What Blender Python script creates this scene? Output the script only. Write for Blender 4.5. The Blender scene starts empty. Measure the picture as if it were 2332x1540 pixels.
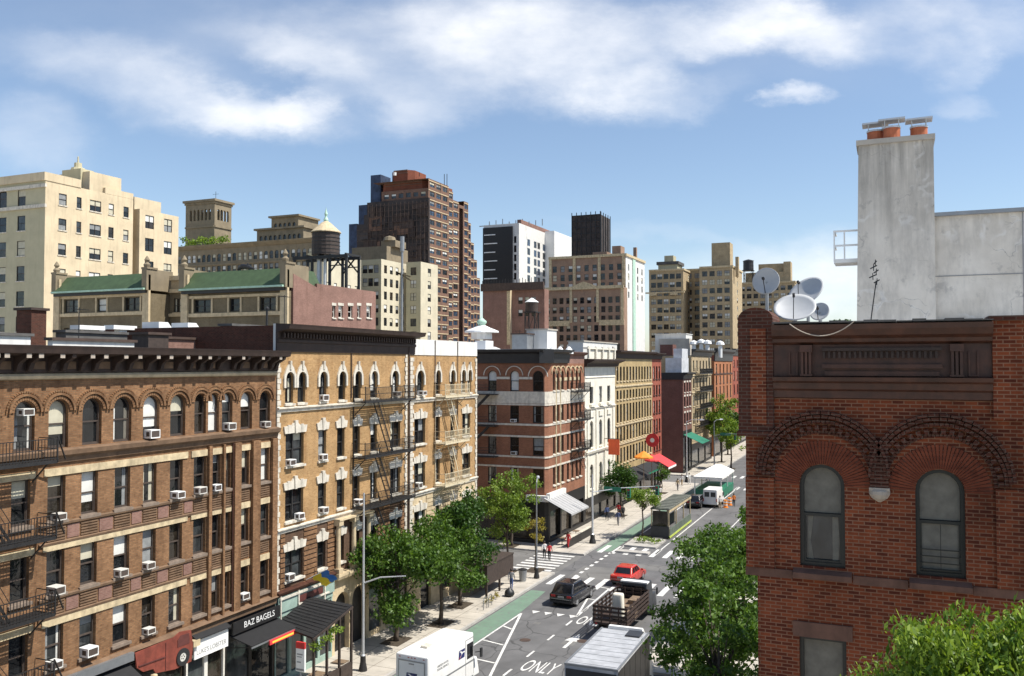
import bpy, bmesh, math, random
from mathutils import Vector, Matrix
random.seed(11)
S = bpy.context.scene
COL = S.collection
R = math.radians
# ------------------------------------------------------------------ survey
# the photograph was measured with this camera; pixel columns and rows of the
# 2332 x 1540 original turn into points on the facade planes of the street
FPX = 2000.0; TH = math.atan(864/FPX); PH = math.atan(60/FPX); EYE = 18.5
s_, c_ = math.sin(TH), math.cos(TH); sp_, cp_ = math.sin(PH), math.cos(PH)
def ray(u, v):
    a = (u-1166)/FPX; b = -(v-770)/FPX
    return (-s_*cp_+a*c_+b*s_*sp_, c_*cp_+a*s_-b*c_*sp_, sp_+b*cp_)
def onX(u, v, X=-32.5):
    d = ray(u, v); t = X/d[0]; return (t*d[1], EYE+t*d[2])
def onY(u, v, Y):
    d = ray(u, v); t = Y/d[1]; return (t*d[0], EYE+t*d[2])
def G(u, v, z=0.0):
    d = ray(u, v); t = (z-EYE)/d[2]; return (t*d[0], t*d[1])

# ------------------------------------------------------------------ materials
M = {}
class NT:
    def __init__(s, name):
        s.m = bpy.data.materials.new(name); s.m.use_nodes = True
        s.t = s.m.node_tree; s.b = s.t.nodes['Principled BSDF']; M[name] = s.m
    def n(s, typ, **k):
        o = s.t.nodes.new(typ)
        for a, v in k.items():
            if a.startswith('i_'):
                key = a[2:].replace('_', ' '); o.inputs[key].default_value = v
            else: setattr(o, a, v)
        return o
    def l(s, a, b): s.t.links.new(a, b)
    def mix(s, a, b, fac, mode='MIX'):
        o = s.t.nodes.new('ShaderNodeMix'); o.data_type = 'RGBA'; o.blend_type = mode
        for idx, v in ((0, fac), (6, a), (7, b)):
            if hasattr(v, 'links'): s.l(v, o.inputs[idx])
            elif idx == 0: o.inputs[0].default_value = v
            else: o.inputs[idx].default_value = (v[0], v[1], v[2], 1)
        return o.outputs[2]
    def noise(s, scale, detail=4, stretch=None, rough=.6, src='Object'):
        tc = s.n('ShaderNodeTexCoord'); out = tc.outputs[src]
        if stretch:
            mp = s.n('ShaderNodeMapping'); mp.inputs['Scale'].default_value = stretch
            s.l(out, mp.inputs['Vector']); out = mp.outputs[0]
        o = s.n('ShaderNodeTexNoise'); o.inputs['Scale'].default_value = scale
        o.inputs['Detail'].default_value = detail; o.inputs['Roughness'].default_value = rough
        s.l(out, o.inputs['Vector']); return o.outputs['Fac']
    def ramp(s, src, a, b, ca=0., cb=1.):
        o = s.n('ShaderNodeMapRange'); o.inputs[1].default_value = a; o.inputs[2].default_value = b
        o.inputs[3].default_value = ca; o.inputs[4].default_value = cb
        s.l(src, o.inputs[0]); return o.outputs[0]
    def bump(s, h, strength=.3, dist=.02):
        o = s.n('ShaderNodeBump'); o.inputs['Strength'].default_value = strength
        o.inputs['Distance'].default_value = dist
        s.l(h, o.inputs['Height']); s.l(o.outputs[0], s.b.inputs['Normal'])
def dk(c, f): return tuple(x*f for x in c)
def plain(name, c, rough=.8, var=.25, scale=1.5, metal=0., streak=.0, bump=0., spec=.5, coat=0.):
    t = NT(name); t.b.inputs['Roughness'].default_value = rough; t.b.inputs['Metallic'].default_value = metal
    t.b.inputs['Specular IOR Level'].default_value = spec; t.b.inputs['Coat Weight'].default_value = coat
    f = t.ramp(t.noise(scale, 6), .3, .7)
    col = t.mix(dk(c, 1-var), dk(c, 1+var), f)
    if streak:
        g = t.ramp(t.noise(2.2, 5, (1, 1, .12)), .5, .72)
        g2 = t.n('ShaderNodeMath', operation='MULTIPLY'); t.l(g, g2.inputs[0]); g2.inputs[1].default_value = streak
        col = t.mix(col, dk(c, .42), g2.outputs[0])
    t.l(col, t.b.inputs['Base Color'])
    if bump: t.bump(t.noise(scale*9, 4), bump, .02)
    return t.m
def brick(name, c1, c2, mort, w=.21, h=.075, ms=.012, var=.3, streak=.35, bump=.4, stain=(.35, .3, .25), spot=.3):
    t = NT(name); t.b.inputs['Roughness'].default_value = .9; t.b.inputs['Specular IOR Level'].default_value = .25
    tc = t.n('ShaderNodeTexCoord'); bt = t.n('ShaderNodeTexBrick')
    bt.inputs['Scale'].default_value = 1; bt.inputs['Brick Width'].default_value = w
    bt.inputs['Row Height'].default_value = h; bt.inputs['Mortar Size'].default_value = ms
    bt.inputs['Mortar Smooth'].default_value = .3; bt.inputs['Bias'].default_value = 0
    for k, v in (('Color1', c1), ('Color2', c2), ('Mortar', mort)): bt.inputs[k].default_value = (*v, 1)
    t.l(tc.outputs['UV'], bt.inputs['Vector'])
    f = t.ramp(t.noise(.55, 7), .3, .7)
    col = t.mix(bt.outputs['Color'], (1-var,)*3, f, 'MULTIPLY')
    f2 = t.ramp(t.noise(5.5, 3), .52, .75, 0, spot)
    col = t.mix(col, stain, f2, 'MULTIPLY')
    g = t.ramp(t.noise(1.6, 6, (1, 1, .1)), .52, .75, 0, streak)
    col = t.mix(col, stain, g, 'MULTIPLY')
    t.l(col, t.b.inputs['Base Color'])
    if bump: t.bump(bt.outputs['Fac'], -bump, .012)
    return t.m
brick('brown_brick', (.37, .195, .095), (.235, .115, .055), (.22, .15, .09), stain=(.34, .27, .23), streak=.65, spot=.55, var=.42)
brick('brown_brick_dark', (.15, .08, .05), (.10, .055, .035), (.12, .09, .06))
brick('yellow_brick', (.53, .315, .135), (.38, .215, .085), (.48, .34, .19), streak=.6, stain=(.5, .37, .28), spot=.5, var=.36)
brick('red_brick', (.27, .066, .025), (.105, .024, .012), (.27, .14, .085), w=.215, h=.0735, ms=.011, streak=.6, stain=(.28, .24, .22), var=.35)
brick('red_brick_arch', (.235, .064, .032), (.16, .043, .023), (.2, .1, .07), h=.08, ms=.0)
brick('red_brick_dark', (.12, .04, .025), (.07, .025, .016), (.13, .085, .065), w=.215, h=.0735, ms=.010)
brick('corner_brick', (.37, .155, .080), (.28, .105, .055), (.24, .15, .11), streak=.2)
brick('tan_brick', (.52, .38, .18), (.44, .31, .14), (.45, .36, .22), streak=.15)
brick('crimson_brick', (.42, .10, .06), (.33, .075, .045), (.3, .14, .1))
brick('purple_brick', (.22, .09, .07), (.16, .065, .05), (.2, .12, .1), streak=.15)
brick('orange_brick', (.52, .19, .08), (.43, .15, .06), (.4, .22, .13))
brick('pink_brick', (.32, .175, .14), (.24, .125, .10), (.3, .2, .16), streak=.35)
brick('tower_brick', (.27, .155, .11), (.20, .11, .08), (.18, .12, .09), bump=0)
brick('tower_red', (.30, .09, .05), (.24, .07, .04), (.2, .1, .07), bump=0)
brick('block_brick', (.43, .28, .195), (.34, .215, .145), (.3, .22, .17), bump=0, streak=.15)
brick('ochre_brick', (.60, .47, .29), (.50, .39, .235), (.3, .24, .16), bump=0, streak=.2)
brick('olive_brick', (.24, .19, .115), (.19, .15, .09), (.2, .17, .12), bump=0)
plain('cream_stucco', (.60, .495, .335), .9, .14, .35, streak=.3)
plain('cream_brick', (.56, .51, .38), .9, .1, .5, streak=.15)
plain('cream_dim', (.47, .43, .29), .9, .1, .5, streak=.15)  # darker copy of cream_brick: shade on south fronts put into the colour
plain('palace_stone', (.235, .19, .125), .9, .2, .6, streak=.25)
plain('limestone', (.72, .68, .58), .85, .12, 1.2, streak=.2)
plain('white_trim', (.60, .555, .47), .8, .2, 3, streak=.55)
plain('cream_trim', (.53, .43, .27), .85, .32, 2.5, streak=.55)
plain('sandstone', (.55, .44, .28), .85, .2, 2, streak=.35)
plain('red_sandstone', (.135, .068, .046), .9, .3, 2.5, streak=.5)
plain('brown_stone', (.17, .105, .062), .9, .3, 2, streak=.5)
plain('sill_stone', (.20, .155, .12), .85, .25, 3)
plain('cornice_brown', (.07, .044, .033), .7, .35, 2, streak=.3)
plain('cornice_umber', (.042, .025, .019), .7, .3, 2, streak=.3)
plain('cornice_black', (.018, .018, .02), .5, .3, 2)
plain('cornice_rust', (.062, .022, .012), .55, .45, 3, streak=.55)
plain('bracket_grey', (.40, .34, .28), .8, .2, 3)
plain('white_panel', (.66, .65, .62), .8, .08, 1, streak=.25)
plain('stucco_wall', (.66, .64, .60), .9, .14, .9, streak=.0)
plain('white_paint', (.80, .80, .78), .5, .05, 1)
plain('tarpaper', (.10, .095, .09), .9, .35, 1)
plain('silver_roof', (.55, .56, .58), .55, .2, 1.2, streak=.2)
plain('grey_metal', (.30, .31, .32), .45, .12, 2, metal=.6)
plain('pale_metal', (.55, .56, .57), .4, .1, 2, metal=.4)
plain('black_iron', (.018, .017, .017), .55, .3, 6)
plain('cream_iron', (.60, .52, .36), .6, .15, 4)
plain('dark_wood', (.05, .035, .028), .7, .3, 4)
plain('weathered_wood', (.20, .14, .09), .8, .3, 4, streak=.3)
plain('terracotta', (.42, .13, .06), .8, .2, 4)
plain('green_roof', (.055, .092, .04), .7, .2, 1.5, streak=.25)
plain('verdigris', (.40, .58, .47), .7, .2, 2)
plain('netting', (.045, .036, .034), .85, .5, .35, streak=.3, bump=.6)
plain('blue_netting', (.035, .055, .105), .8, .45, .6, streak=.4)
def road(name, c, crack=.7):
    t = NT(name); t.b.inputs['Roughness'].default_value = .85; t.b.inputs['Specular IOR Level'].default_value = .3
    col = t.mix(dk(c, .78), dk(c, 1.2), t.ramp(t.noise(.35, 8), .3, .7))
    col = t.mix(col, dk(c, .62), t.ramp(t.noise(.55, 5, (1.6, .06, 1)), .52, .7, 0, .6))      # tyre-darkened lanes
    col = t.mix(col, dk(c, .5), t.ramp(t.noise(1.3, 3), .66, .74, 0, .55))                     # oil spots
    col = t.mix(col, dk(c, 1.35), t.ramp(t.noise(.8, 6, (1, .5, 1)), .62, .72, 0, .5))
    tc = t.n('ShaderNodeTexCoord'); nz = t.n('ShaderNodeTexNoise'); nz.inputs['Scale'].default_value = .6; nz.inputs['Detail'].default_value = 4; t.l(tc.outputs['Object'], nz.inputs['Vector'])
    ad = t.n('ShaderNodeVectorMath', operation='ADD'); t.l(tc.outputs['Object'], ad.inputs[0]); t.l(nz.outputs['Color'], ad.inputs[1])
    vo = t.n('ShaderNodeTexVoronoi', feature='DISTANCE_TO_EDGE'); vo.inputs['Scale'].default_value = .22; t.l(ad.outputs[0], vo.inputs['Vector'])
    col = t.mix(col, dk(c, .35), t.ramp(vo.outputs['Distance'], .004, .012, crack, 0))
    g = t.ramp(t.noise(38, 2), .3, .7, .85, 1.15); gm = t.n('ShaderNodeVectorMath', operation='SCALE'); t.l(col, gm.inputs[0]); t.l(g, gm.inputs['Scale'])
    t.l(gm.outputs[0], t.b.inputs['Base Color']); t.bump(t.noise(30, 3), .3, .01)
road('asphalt', (.135, .133, .134)); road('asphalt_patch', (.165, .161, .155), .5)
def paint(name, c, under, wear=.5):
    t = NT(name); t.b.inputs['Roughness'].default_value = .7
    f = t.ramp(t.noise(2.6, 8, (1, 1, 1), .75), .5, .66, 0, wear); col = t.mix(dk(c, .9), dk(c, 1.06), t.ramp(t.noise(.9, 3), .3, .7))
    t.l(t.mix(col, under, f), t.b.inputs['Base Color'])
def pave():
    t = NT('concrete'); t.b.inputs['Roughness'].default_value = .9; c = (.46, .42, .36)
    col = t.mix(dk(c, .8), dk(c, 1.15), t.ramp(t.noise(.5, 8), .3, .7)); col = t.mix(col, dk(c, .55), t.ramp(t.noise(1.2, 6), .58, .74, 0, .6)); col = t.mix(col, dk(c, .45), t.ramp(t.noise(9, 2), .68, .72, 0, .5))
    t.l(col, t.b.inputs['Base Color']); t.bump(t.noise(12, 4), .15, .01)
pave()
plain('kerbstone', (.40, .38, .35), .85, .2, 1.5)
paint('bike_green', (.15, .235, .17), (.15, .16, .15), .9)
paint('road_paint', (.70, .69, .66), (.2, .2, .2), .7)
plain('yellow_paint', (.70, .50, .10), .7, .15, 3)
plain('soil', (.06, .045, .03), .95, .3, 4)
plain('bark', (.085, .065, .05), .9, .35, 7, bump=.4)
plain('rubber', (.016, .016, .017), .8, .2, 4)
plain('black_plastic', (.02, .02, .022), .5, .2, 4)
plain('car_black', (.012, .012, .014), .22, .1, 1, coat=.6)
plain('car_red', (.48, .035, .02), .28, .08, 1, coat=.6)
plain('truck_white', (.80, .80, .78), .35, .06, 1.2, streak=.16)
plain('truck_grey', (.42, .43, .45), .4, .2, 1.4, streak=.3)
plain('truck_dark', (.035, .037, .042), .45, .2, 2)
plain('rim', (.42, .43, .44), .35, .1, 2, metal=.7)
plain('navy_ink', (.018, .024, .12), .5, .1, 2)
plain('red_ink', (.55, .03, .03), .5, .1, 2)
plain('black_ink', (.03, .03, .03), .6, .1, 2)
plain('grey_ink', (.25, .25, .25), .6, .1, 2)
plain('sign_green', (.02, .17, .10), .5, .1, 2)
plain('sign_rust', (.20, .045, .028), .7, .35, 3, streak=.4)
plain('shop_green', (.28, .38, .33), .7, .15, 2)
plain('shop_black', (.016, .015, .015), .5, .3, 3)
plain('shop_maroon', (.10, .03, .025), .6, .25, 3)
plain('awning_black', (.011, .011, .012), .75, .25, 3)
plain('awning_grey', (.36, .36, .36), .85, .12, 4)
plain('canvas_white', (.82, .82, .80), .85, .06, 2)
plain('canvas_orange', (.80, .26, .03), .8, .1, 2)
plain('canvas_red', (.62, .045, .05), .8, .12, 2)
plain('banner_orange', (.80, .13, .045), .75, .1, 2)
plain('shed_green', (.10, .125, .10), .8, .25, 2)
plain('shed_roof', (.13, .135, .115), .85, .25, 1.5, streak=.3)
plain('lime', (.42, .50, .10), .7, .15, 3)
plain('skin', (.42, .24, .16), .6, .1, 9)
plain('skin_dark', (.17, .09, .055), .6, .1, 9)
plain('hair_dark', (.03, .02, .015), .6, .3, 12)
plain('flag_blue', (.03, .17, .55), .8, .1, 3)
plain('flag_yellow', (.80, .62, .03), .8, .1, 3)
for nm, c in (('cloth_red', (.5, .03, .035)), ('cloth_white', (.72, .71, .69)), ('cloth_black', (.02, .02, .022)), ('cloth_blue', (.06, .09, .20)), ('cloth_grey', (.2, .2, .21)), ('cloth_orange', (.7, .2, .03)), ('cloth_tan', (.42, .32, .2))):
    plain(nm, c, .9, .15, 6)
plain('dish_grey', (.43, .44, .45), .5, .1, 2)
plain('frame_dark', (.028, .026, .025), .5, .2, 4)
plain('frame_brown', (.07, .052, .042), .6, .25, 4)
plain('frame_white', (.62, .60, .55), .6, .1, 4)
plain('frame_green', (.016, .016, .013), .5, .2, 4)
plain('blind_white', (.66, .66, .62), .7, .1, 2)
plain('blind_cream', (.50, .47, .36), .8, .15, 2)
plain('blind_grey', (.24, .25, .25), .8, .2, 3)
plain('curtain_grey', (.165, .152, .125), .9, .2, 5)
def glass(name, c, rough=.06, wob=.25):
    t = NT(name); t.b.inputs['Roughness'].default_value = rough
    t.b.inputs['IOR'].default_value = 1.5
    f = t.ramp(t.noise(.9, 4, (1, 1, .5)), .35, .65)
    t.l(t.mix(dk(c, .45), dk(c, 1.7), f), t.b.inputs['Base Color'])
    t.bump(t.noise(1.1, 3), wob*1.4, .05)
glass('glass_dark', (.014, .016, .018)); glass('glass_mid', (.045, .05, .052)); glass('glass_room', (.03, .024, .018))
glass('glass_blue', (.03, .05, .085)); glass('glass_car', (.01, .011, .013), .03, .02)
def lamp_mat(name, c, e):
    t = NT(name); t.b.inputs['Base Color'].default_value = (*c, 1)
    t.b.inputs['Emission Color'].default_value = (*c, 1); t.b.inputs['Emission Strength'].default_value = e
lamp_mat('neon_orange', (1., .22, .03), 2.0); lamp_mat('tail_red', (.3, .015, .015), .05)
def leafmat(name, c, c2):
    t = NT(name); t.b.inputs['Roughness'].default_value = .5; t.b.inputs['Specular IOR Level'].default_value = .35
    gi = t.n('ShaderNodeNewGeometry')
    f = t.ramp(gi.outputs['Random Per Island'], 0, 1)
    col = t.mix(c, c2, f)
    t.l(col, t.b.inputs['Base Color'])
    tr = t.n('ShaderNodeBsdfTranslucent'); t.l(t.mix(col, (1.2, 1.25, .5), 1.0, 'MULTIPLY'), tr.inputs['Color'])
    mx = t.n('ShaderNodeMixShader'); mx.inputs[0].default_value = .34
    t.l(t.b.outputs[0], mx.inputs[1]); t.l(tr.outputs[0], mx.inputs[2])
    t.l(mx.outputs[0], t.t.nodes['Material Output'].inputs['Surface'])
leafmat('leaf_green', (.03, .078, .012), (.135, .23, .034))
leafmat('leaf_dark', (.022, .06, .012), (.07, .14, .022))
leafmat('leaf_light', (.10, .17, .022), (.24, .33, .055))
leafmat('leaf_bright', (.06, .13, .015), (.28, .38, .05))
leafmat('leaf_gold', (.22, .19, .03), (.38, .30, .06))
# stained render of the chimney wall: soot runs from the top, patched plaster
def stucco():
    t = NT('stained_stucco'); t.b.inputs['Roughness'].default_value = .92; t.b.inputs['Specular IOR Level'].default_value = .2
    base = t.mix((.58, .53, .455), (.77, .715, .63), t.ramp(t.noise(.8, 8), .3, .7))
    run = t.ramp(t.noise(1.1, 9, (1, 1, .3), .72), .47, .70, 0, .6)
    base = t.mix(base, (.27, .255, .235), run)
    blot = t.ramp(t.noise(2.4, 8), .6, .68, 0, .45)
    base = t.mix(base, (.33, .31, .29), blot)
    tc = t.n('ShaderNodeTexCoord'); sx = t.n('ShaderNodeSeparateXYZ'); t.l(tc.outputs['Object'], sx.inputs[0])
    soot = t.ramp(sx.outputs['Z'], 21.5, 26, 0, 1); sm = t.n('ShaderNodeMath', operation='MULTIPLY'); t.l(soot, sm.inputs[0]); t.l(t.ramp(t.noise(1.6, 8, (1.8, 1, .12), .7), .34, .66, 0, .95), sm.inputs[1]); base = t.mix(base, (.24, .225, .2), sm.outputs[0])
    nz = t.n('ShaderNodeTexNoise'); nz.inputs['Scale'].default_value = 1.7; nz.inputs['Detail'].default_value = 6; t.l(tc.outputs['Object'], nz.inputs['Vector'])
    ad = t.n('ShaderNodeVectorMath', operation='ADD'); t.l(tc.outputs['Object'], ad.inputs[0]); t.l(nz.outputs['Color'], ad.inputs[1])
    vo = t.n('ShaderNodeTexVoronoi', feature='DISTANCE_TO_EDGE'); vo.inputs['Scale'].default_value = .8; t.l(ad.outputs[0], vo.inputs['Vector'])
    cr = t.ramp(vo.outputs['Distance'], .004, .014, .6, 0); cm = t.n('ShaderNodeMath', operation='MULTIPLY'); t.l(cr, cm.inputs[0]); t.l(t.ramp(t.noise(.7, 3), .5, .6), cm.inputs[1]); base = t.mix(base, (.2, .19, .18), cm.outputs[0])
    ht = t.ramp(vo.outputs['Distance'], .02, .06, .4, 0); hm = t.n('ShaderNodeMath', operation='MULTIPLY'); t.l(ht, hm.inputs[0]); t.l(t.ramp(t.noise(.55, 3), .54, .6), hm.inputs[1]); base = t.mix(base, (.78, .76, .72), hm.outputs[0])
    pale = t.ramp(t.noise(1.1, 7, (1, 1, .5)), .66, .7, 0, .35)
    base = t.mix(base, (.80, .78, .75), pale)
    t.l(base, t.b.inputs['Base Color']); t.bump(t.noise(4, 6), .5, .02)
stucco()

# ------------------------------------------------------------------ mesh kit
class MB:
    def __init__(s): s.v = []; s.f = []; s.m = []
    def poly(s, pts, m=0):
        b = len(s.v); s.v.extend([tuple(p) for p in pts]); s.f.append(tuple(range(b, b+len(pts)))); s.m.append(m)
    def raw(s, vs, fs, m=0):
        b = len(s.v); s.v.extend([tuple(p) for p in vs])
        for f in fs: s.f.append(tuple(b+i for i in f)); s.m.append(m)
    def hexa(s, p, m=0):   # 4 bottom (ccw from above) + 4 top
        s.raw(p, [(3, 2, 1, 0), (4, 5, 6, 7), (0, 1, 5, 4), (1, 2, 6, 5), (2, 3, 7, 6), (3, 0, 4, 7)], m)
    def box(s, x0, x1, y0, y1, z0, z1, m=0):
        if x0 > x1: x0, x1 = x1, x0
        if y0 > y1: y0, y1 = y1, y0
        s.hexa([(x0, y0, z0), (x1, y0, z0), (x1, y1, z0), (x0, y1, z0), (x0, y0, z1), (x1, y0, z1), (x1, y1, z1), (x0, y1, z1)], m)
    def bar(s, a, b, w, h=None, m=0):
        a = Vector(a); b = Vector(b); d = (b-a)
        if d.length < 1e-6: return
        d.normalize(); up = Vector((0, 0, 1)) if abs(d.z) < .95 else Vector((0, 1, 0))
        x = d.cross(up).normalized(); y = x.cross(d).normalized(); h = h or w
        x *= w/2; y *= h/2
        s.raw([a-x-y, a+x-y, a+x+y, a-x+y, b-x-y, b+x-y, b+x+y, b-x+y], [(0, 3, 2, 1), (4, 5, 6, 7), (0, 1, 5, 4), (1, 2, 6, 5), (2, 3, 7, 6), (3, 0, 4, 7)][:6], m)
    def tube(s, pts, rad, n=8, m=0, cap=True):
        pts = [Vector(p) for p in pts]; rad = rad if isinstance(rad, (list, tuple)) else [rad]*len(pts)
        rings = []
        for i, p in enumerate(pts):
            d = (pts[min(i+1, len(pts)-1)]-pts[max(i-1, 0)]).normalized()
            up = Vector((0, 0, 1)) if abs(d.z) < .9 else Vector((1, 0, 0))
            x = d.cross(up).normalized(); y = x.cross(d).normalized()
            rings.append([p+x*rad[i]*math.cos(k*2*math.pi/n)+y*rad[i]*math.sin(k*2*math.pi/n) for k in range(n)])
        b = len(s.v)
        for r in rings: s.v.extend([tuple(q) for q in r])
        for i in range(len(rings)-1):
            for k in range(n):
                a0 = b+i*n+k; a1 = b+i*n+(k+1) % n; s.f.append((a0, a0+n, a1+n, a1)); s.m.append(m)
        if cap:
            s.f.append(tuple(b+k for k in range(n))); s.m.append(m)
            e = b+(len(rings)-1)*n; s.f.append(tuple(e+n-1-k for k in range(n))); s.m.append(m)
    def lathe(s, c, prof, n=16, m=0):
        c = Vector(c); b = len(s.v)
        for r, z in prof:
            for k in range(n): s.v.append((c.x+r*math.cos(k*2*math.pi/n), c.y+r*math.sin(k*2*math.pi/n), c.z+z))
        for i in range(len(prof)-1):
            for k in range(n):
                a0 = b+i*n+k; a1 = b+i*n+(k+1) % n; s.f.append((a0, a1, a1+n, a0+n)); s.m.append(m)
        if prof[0][0] > 1e-3: s.f.append(tuple(b+n-1-k for k in range(n))); s.m.append(m)
        e = b+(len(prof)-1)*n
        if prof[-1][0] > 1e-3: s.f.append(tuple(e+k for k in range(n))); s.m.append(m)
    def extrude(s, poly, fn, d0, d1, m=0):   # poly of (a,b); fn(a,b,d) -> xyz
        n = len(poly); p0 = [fn(a, b, d0) for a, b in poly]; p1 = [fn(a, b, d1) for a, b in poly]
        s.raw(p0+p1, [tuple(range(n-1, -1, -1)), tuple(range(n, 2*n))]+[(i, (i+1) % n, n+(i+1) % n, n+i) for i in range(n)], m)
    def mesh(s, name, mats, base=(0, 0, 0), smooth=False, fix=True):
        me = bpy.data.meshes.new(name)
        bx, by, bz = base
        me.from_pydata([(x-bx, y-by, z-bz) for x, y, z in s.v], [], s.f)
        for mm in mats: me.materials.append(M[mm])
        if len(mats) > 1: me.polygons.foreach_set('material_index', s.m)
        if fix:
            bm = bmesh.new(); bm.from_mesh(me)
            bmesh.ops.recalc_face_normals(bm, faces=bm.faces); bm.to_mesh(me); bm.free()
        uv = me.uv_layers.new(name='UVMap').data
        vs = s.v; buf = [0.0]*(2*len(me.loops)); lv = [0]*len(me.loops)
        me.loops.foreach_get('vertex_index', lv)
        for p in me.polygons:
            nx, ny, nz = (abs(q) for q in p.normal)
            for li in range(p.loop_start, p.loop_start+p.loop_total):
                x, y, z = vs[lv[li]]
                if nz > .75: a, b = x, y
                elif nx > ny: a, b = y, z
                else: a, b = x, z
                buf[2*li] = a; buf[2*li+1] = b
        uv.foreach_set('uv', buf)
        if smooth: me.polygons.foreach_set('use_smooth', [True]*len(me.polygons))
        me.update(); return me
def link(name, data, parent=None, loc=(0, 0, 0), rz=0.):
    o = bpy.data.objects.new(name, data); COL.objects.link(o)
    if parent: o.parent = parent
    o.location = loc; o.rotation_euler = (0, 0, rz); return o
def base_of(o):
    b = Vector((0, 0, 0))
    while o: b += o.location; o = o.parent
    return b
SPLIT = set('bracket bracket_block frieze_panel lintel_band spandrel_panel pilaster drainpipe string_course dentil quoin post hoop arm stone_band stone_trim brick_band door_line trim entrance_column gable_pier floor_slab floor_band coping sill crown railing stake_side side_panel roof_rib rear_window side_window door_frame band penthouse balcony bumper notice shop_fascia panel_joint roof_edge pier cornice'.split())
def pieces(mb):
    par = list(range(len(mb.v)))
    def find(i):
        while par[i] != i: par[i] = par[par[i]]; i = par[i]
        return i
    for f in mb.f:
        a = find(f[0])
        for i in f[1:]: par[find(i)] = a
    g = {}
    for f, m in zip(mb.f, mb.m): g.setdefault(find(f[0]), []).append((f, m))
    out = []
    for fs in g.values():
        o = MB(); mp = {}
        for f, m in fs:
            for i in f:
                if i not in mp: mp[i] = len(o.v); o.v.append(mb.v[i])
            o.f.append(tuple(mp[i] for i in f)); o.m.append(m)
        out.append(o)
    return out
def put(mb, name, mats, parent=None, smooth=False, fix=True):
    """mesh given in world coordinates; parts sit under an unrotated thing"""
    if isinstance(mats, str): mats = [mats]
    if parent and name in SPLIT:
        ps = pieces(mb)
        if 1 < len(ps) <= 100: return [link(name, q.mesh(name, mats, base_of(parent), smooth, fix), parent) for q in ps][0]
    return link(name, mb.mesh(name, mats, base_of(parent) if parent else (0, 0, 0), smooth, fix), parent)
def tag(o, label=None, cat=None, group=None, kind=None):
    for k, v in (('label', label), ('category', cat), ('group', group), ('kind', kind)):
        if v: o[k] = v
    return o
def thing(name, label, cat, loc=(0, 0, 0), rz=0., group=None):
    o = link(name, None, None, loc, rz); o.empty_display_size = .3
    return tag(o, label, cat, group)
def solo(mb, name, mats, label, cat, loc=(0, 0, 0), rz=0., group=None, smooth=False):
    if isinstance(mats, str): mats = [mats]
    o = link(name, mb.mesh(name, mats, (0, 0, 0), smooth), None, loc, rz); return tag(o, label, cat, group)
def sub(mb, name, mats, parent, smooth=False):
    """part given in its thing's own local coordinates"""
    if isinstance(mats, str): mats = [mats]
    if name in SPLIT:
        ps = pieces(mb)
        if 1 < len(ps) <= 100: return [link(name, q.mesh(name, mats, (0, 0, 0), smooth), parent) for q in ps][0]
    return link(name, mb.mesh(name, mats, (0, 0, 0), smooth), parent)
def struct(mb, name, mats):
    if isinstance(mats, str): mats = [mats]
    o = link(name, mb.mesh(name, mats)); o['kind'] = 'structure'; return o
def copy_tree(o, parent=None):
    c = o.copy(); COL.objects.link(c); c.parent = parent
    for ch in list(o.children): copy_tree(ch, c)
    return c
def text_mesh(txt, size, depth=.01, sx=1.):
    cu = bpy.data.curves.new('lettering', 'FONT'); cu.body = txt; cu.size = size; cu.extrude = depth
    cu.align_x = 'CENTER'; cu.align_y = 'CENTER'
    o = bpy.data.objects.new('lettering', cu); COL.objects.link(o)
    me = bpy.data.meshes.new_from_object(o.evaluated_get(bpy.context.evaluated_depsgraph_get()))
    bpy.data.objects.remove(o); me.transform(Matrix.Diagonal((sx, 1, 1, 1))); return me
def lettering(txt, size, mat, parent, mtx, depth=.006, sx=1., name='lettering'):
    me = text_mesh(txt, size, depth, sx); me.materials.clear(); me.materials.append(M[mat])
    o = bpy.data.objects.new(name, me); COL.objects.link(o); o.parent = parent; o.matrix_local = mtx; return o

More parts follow.
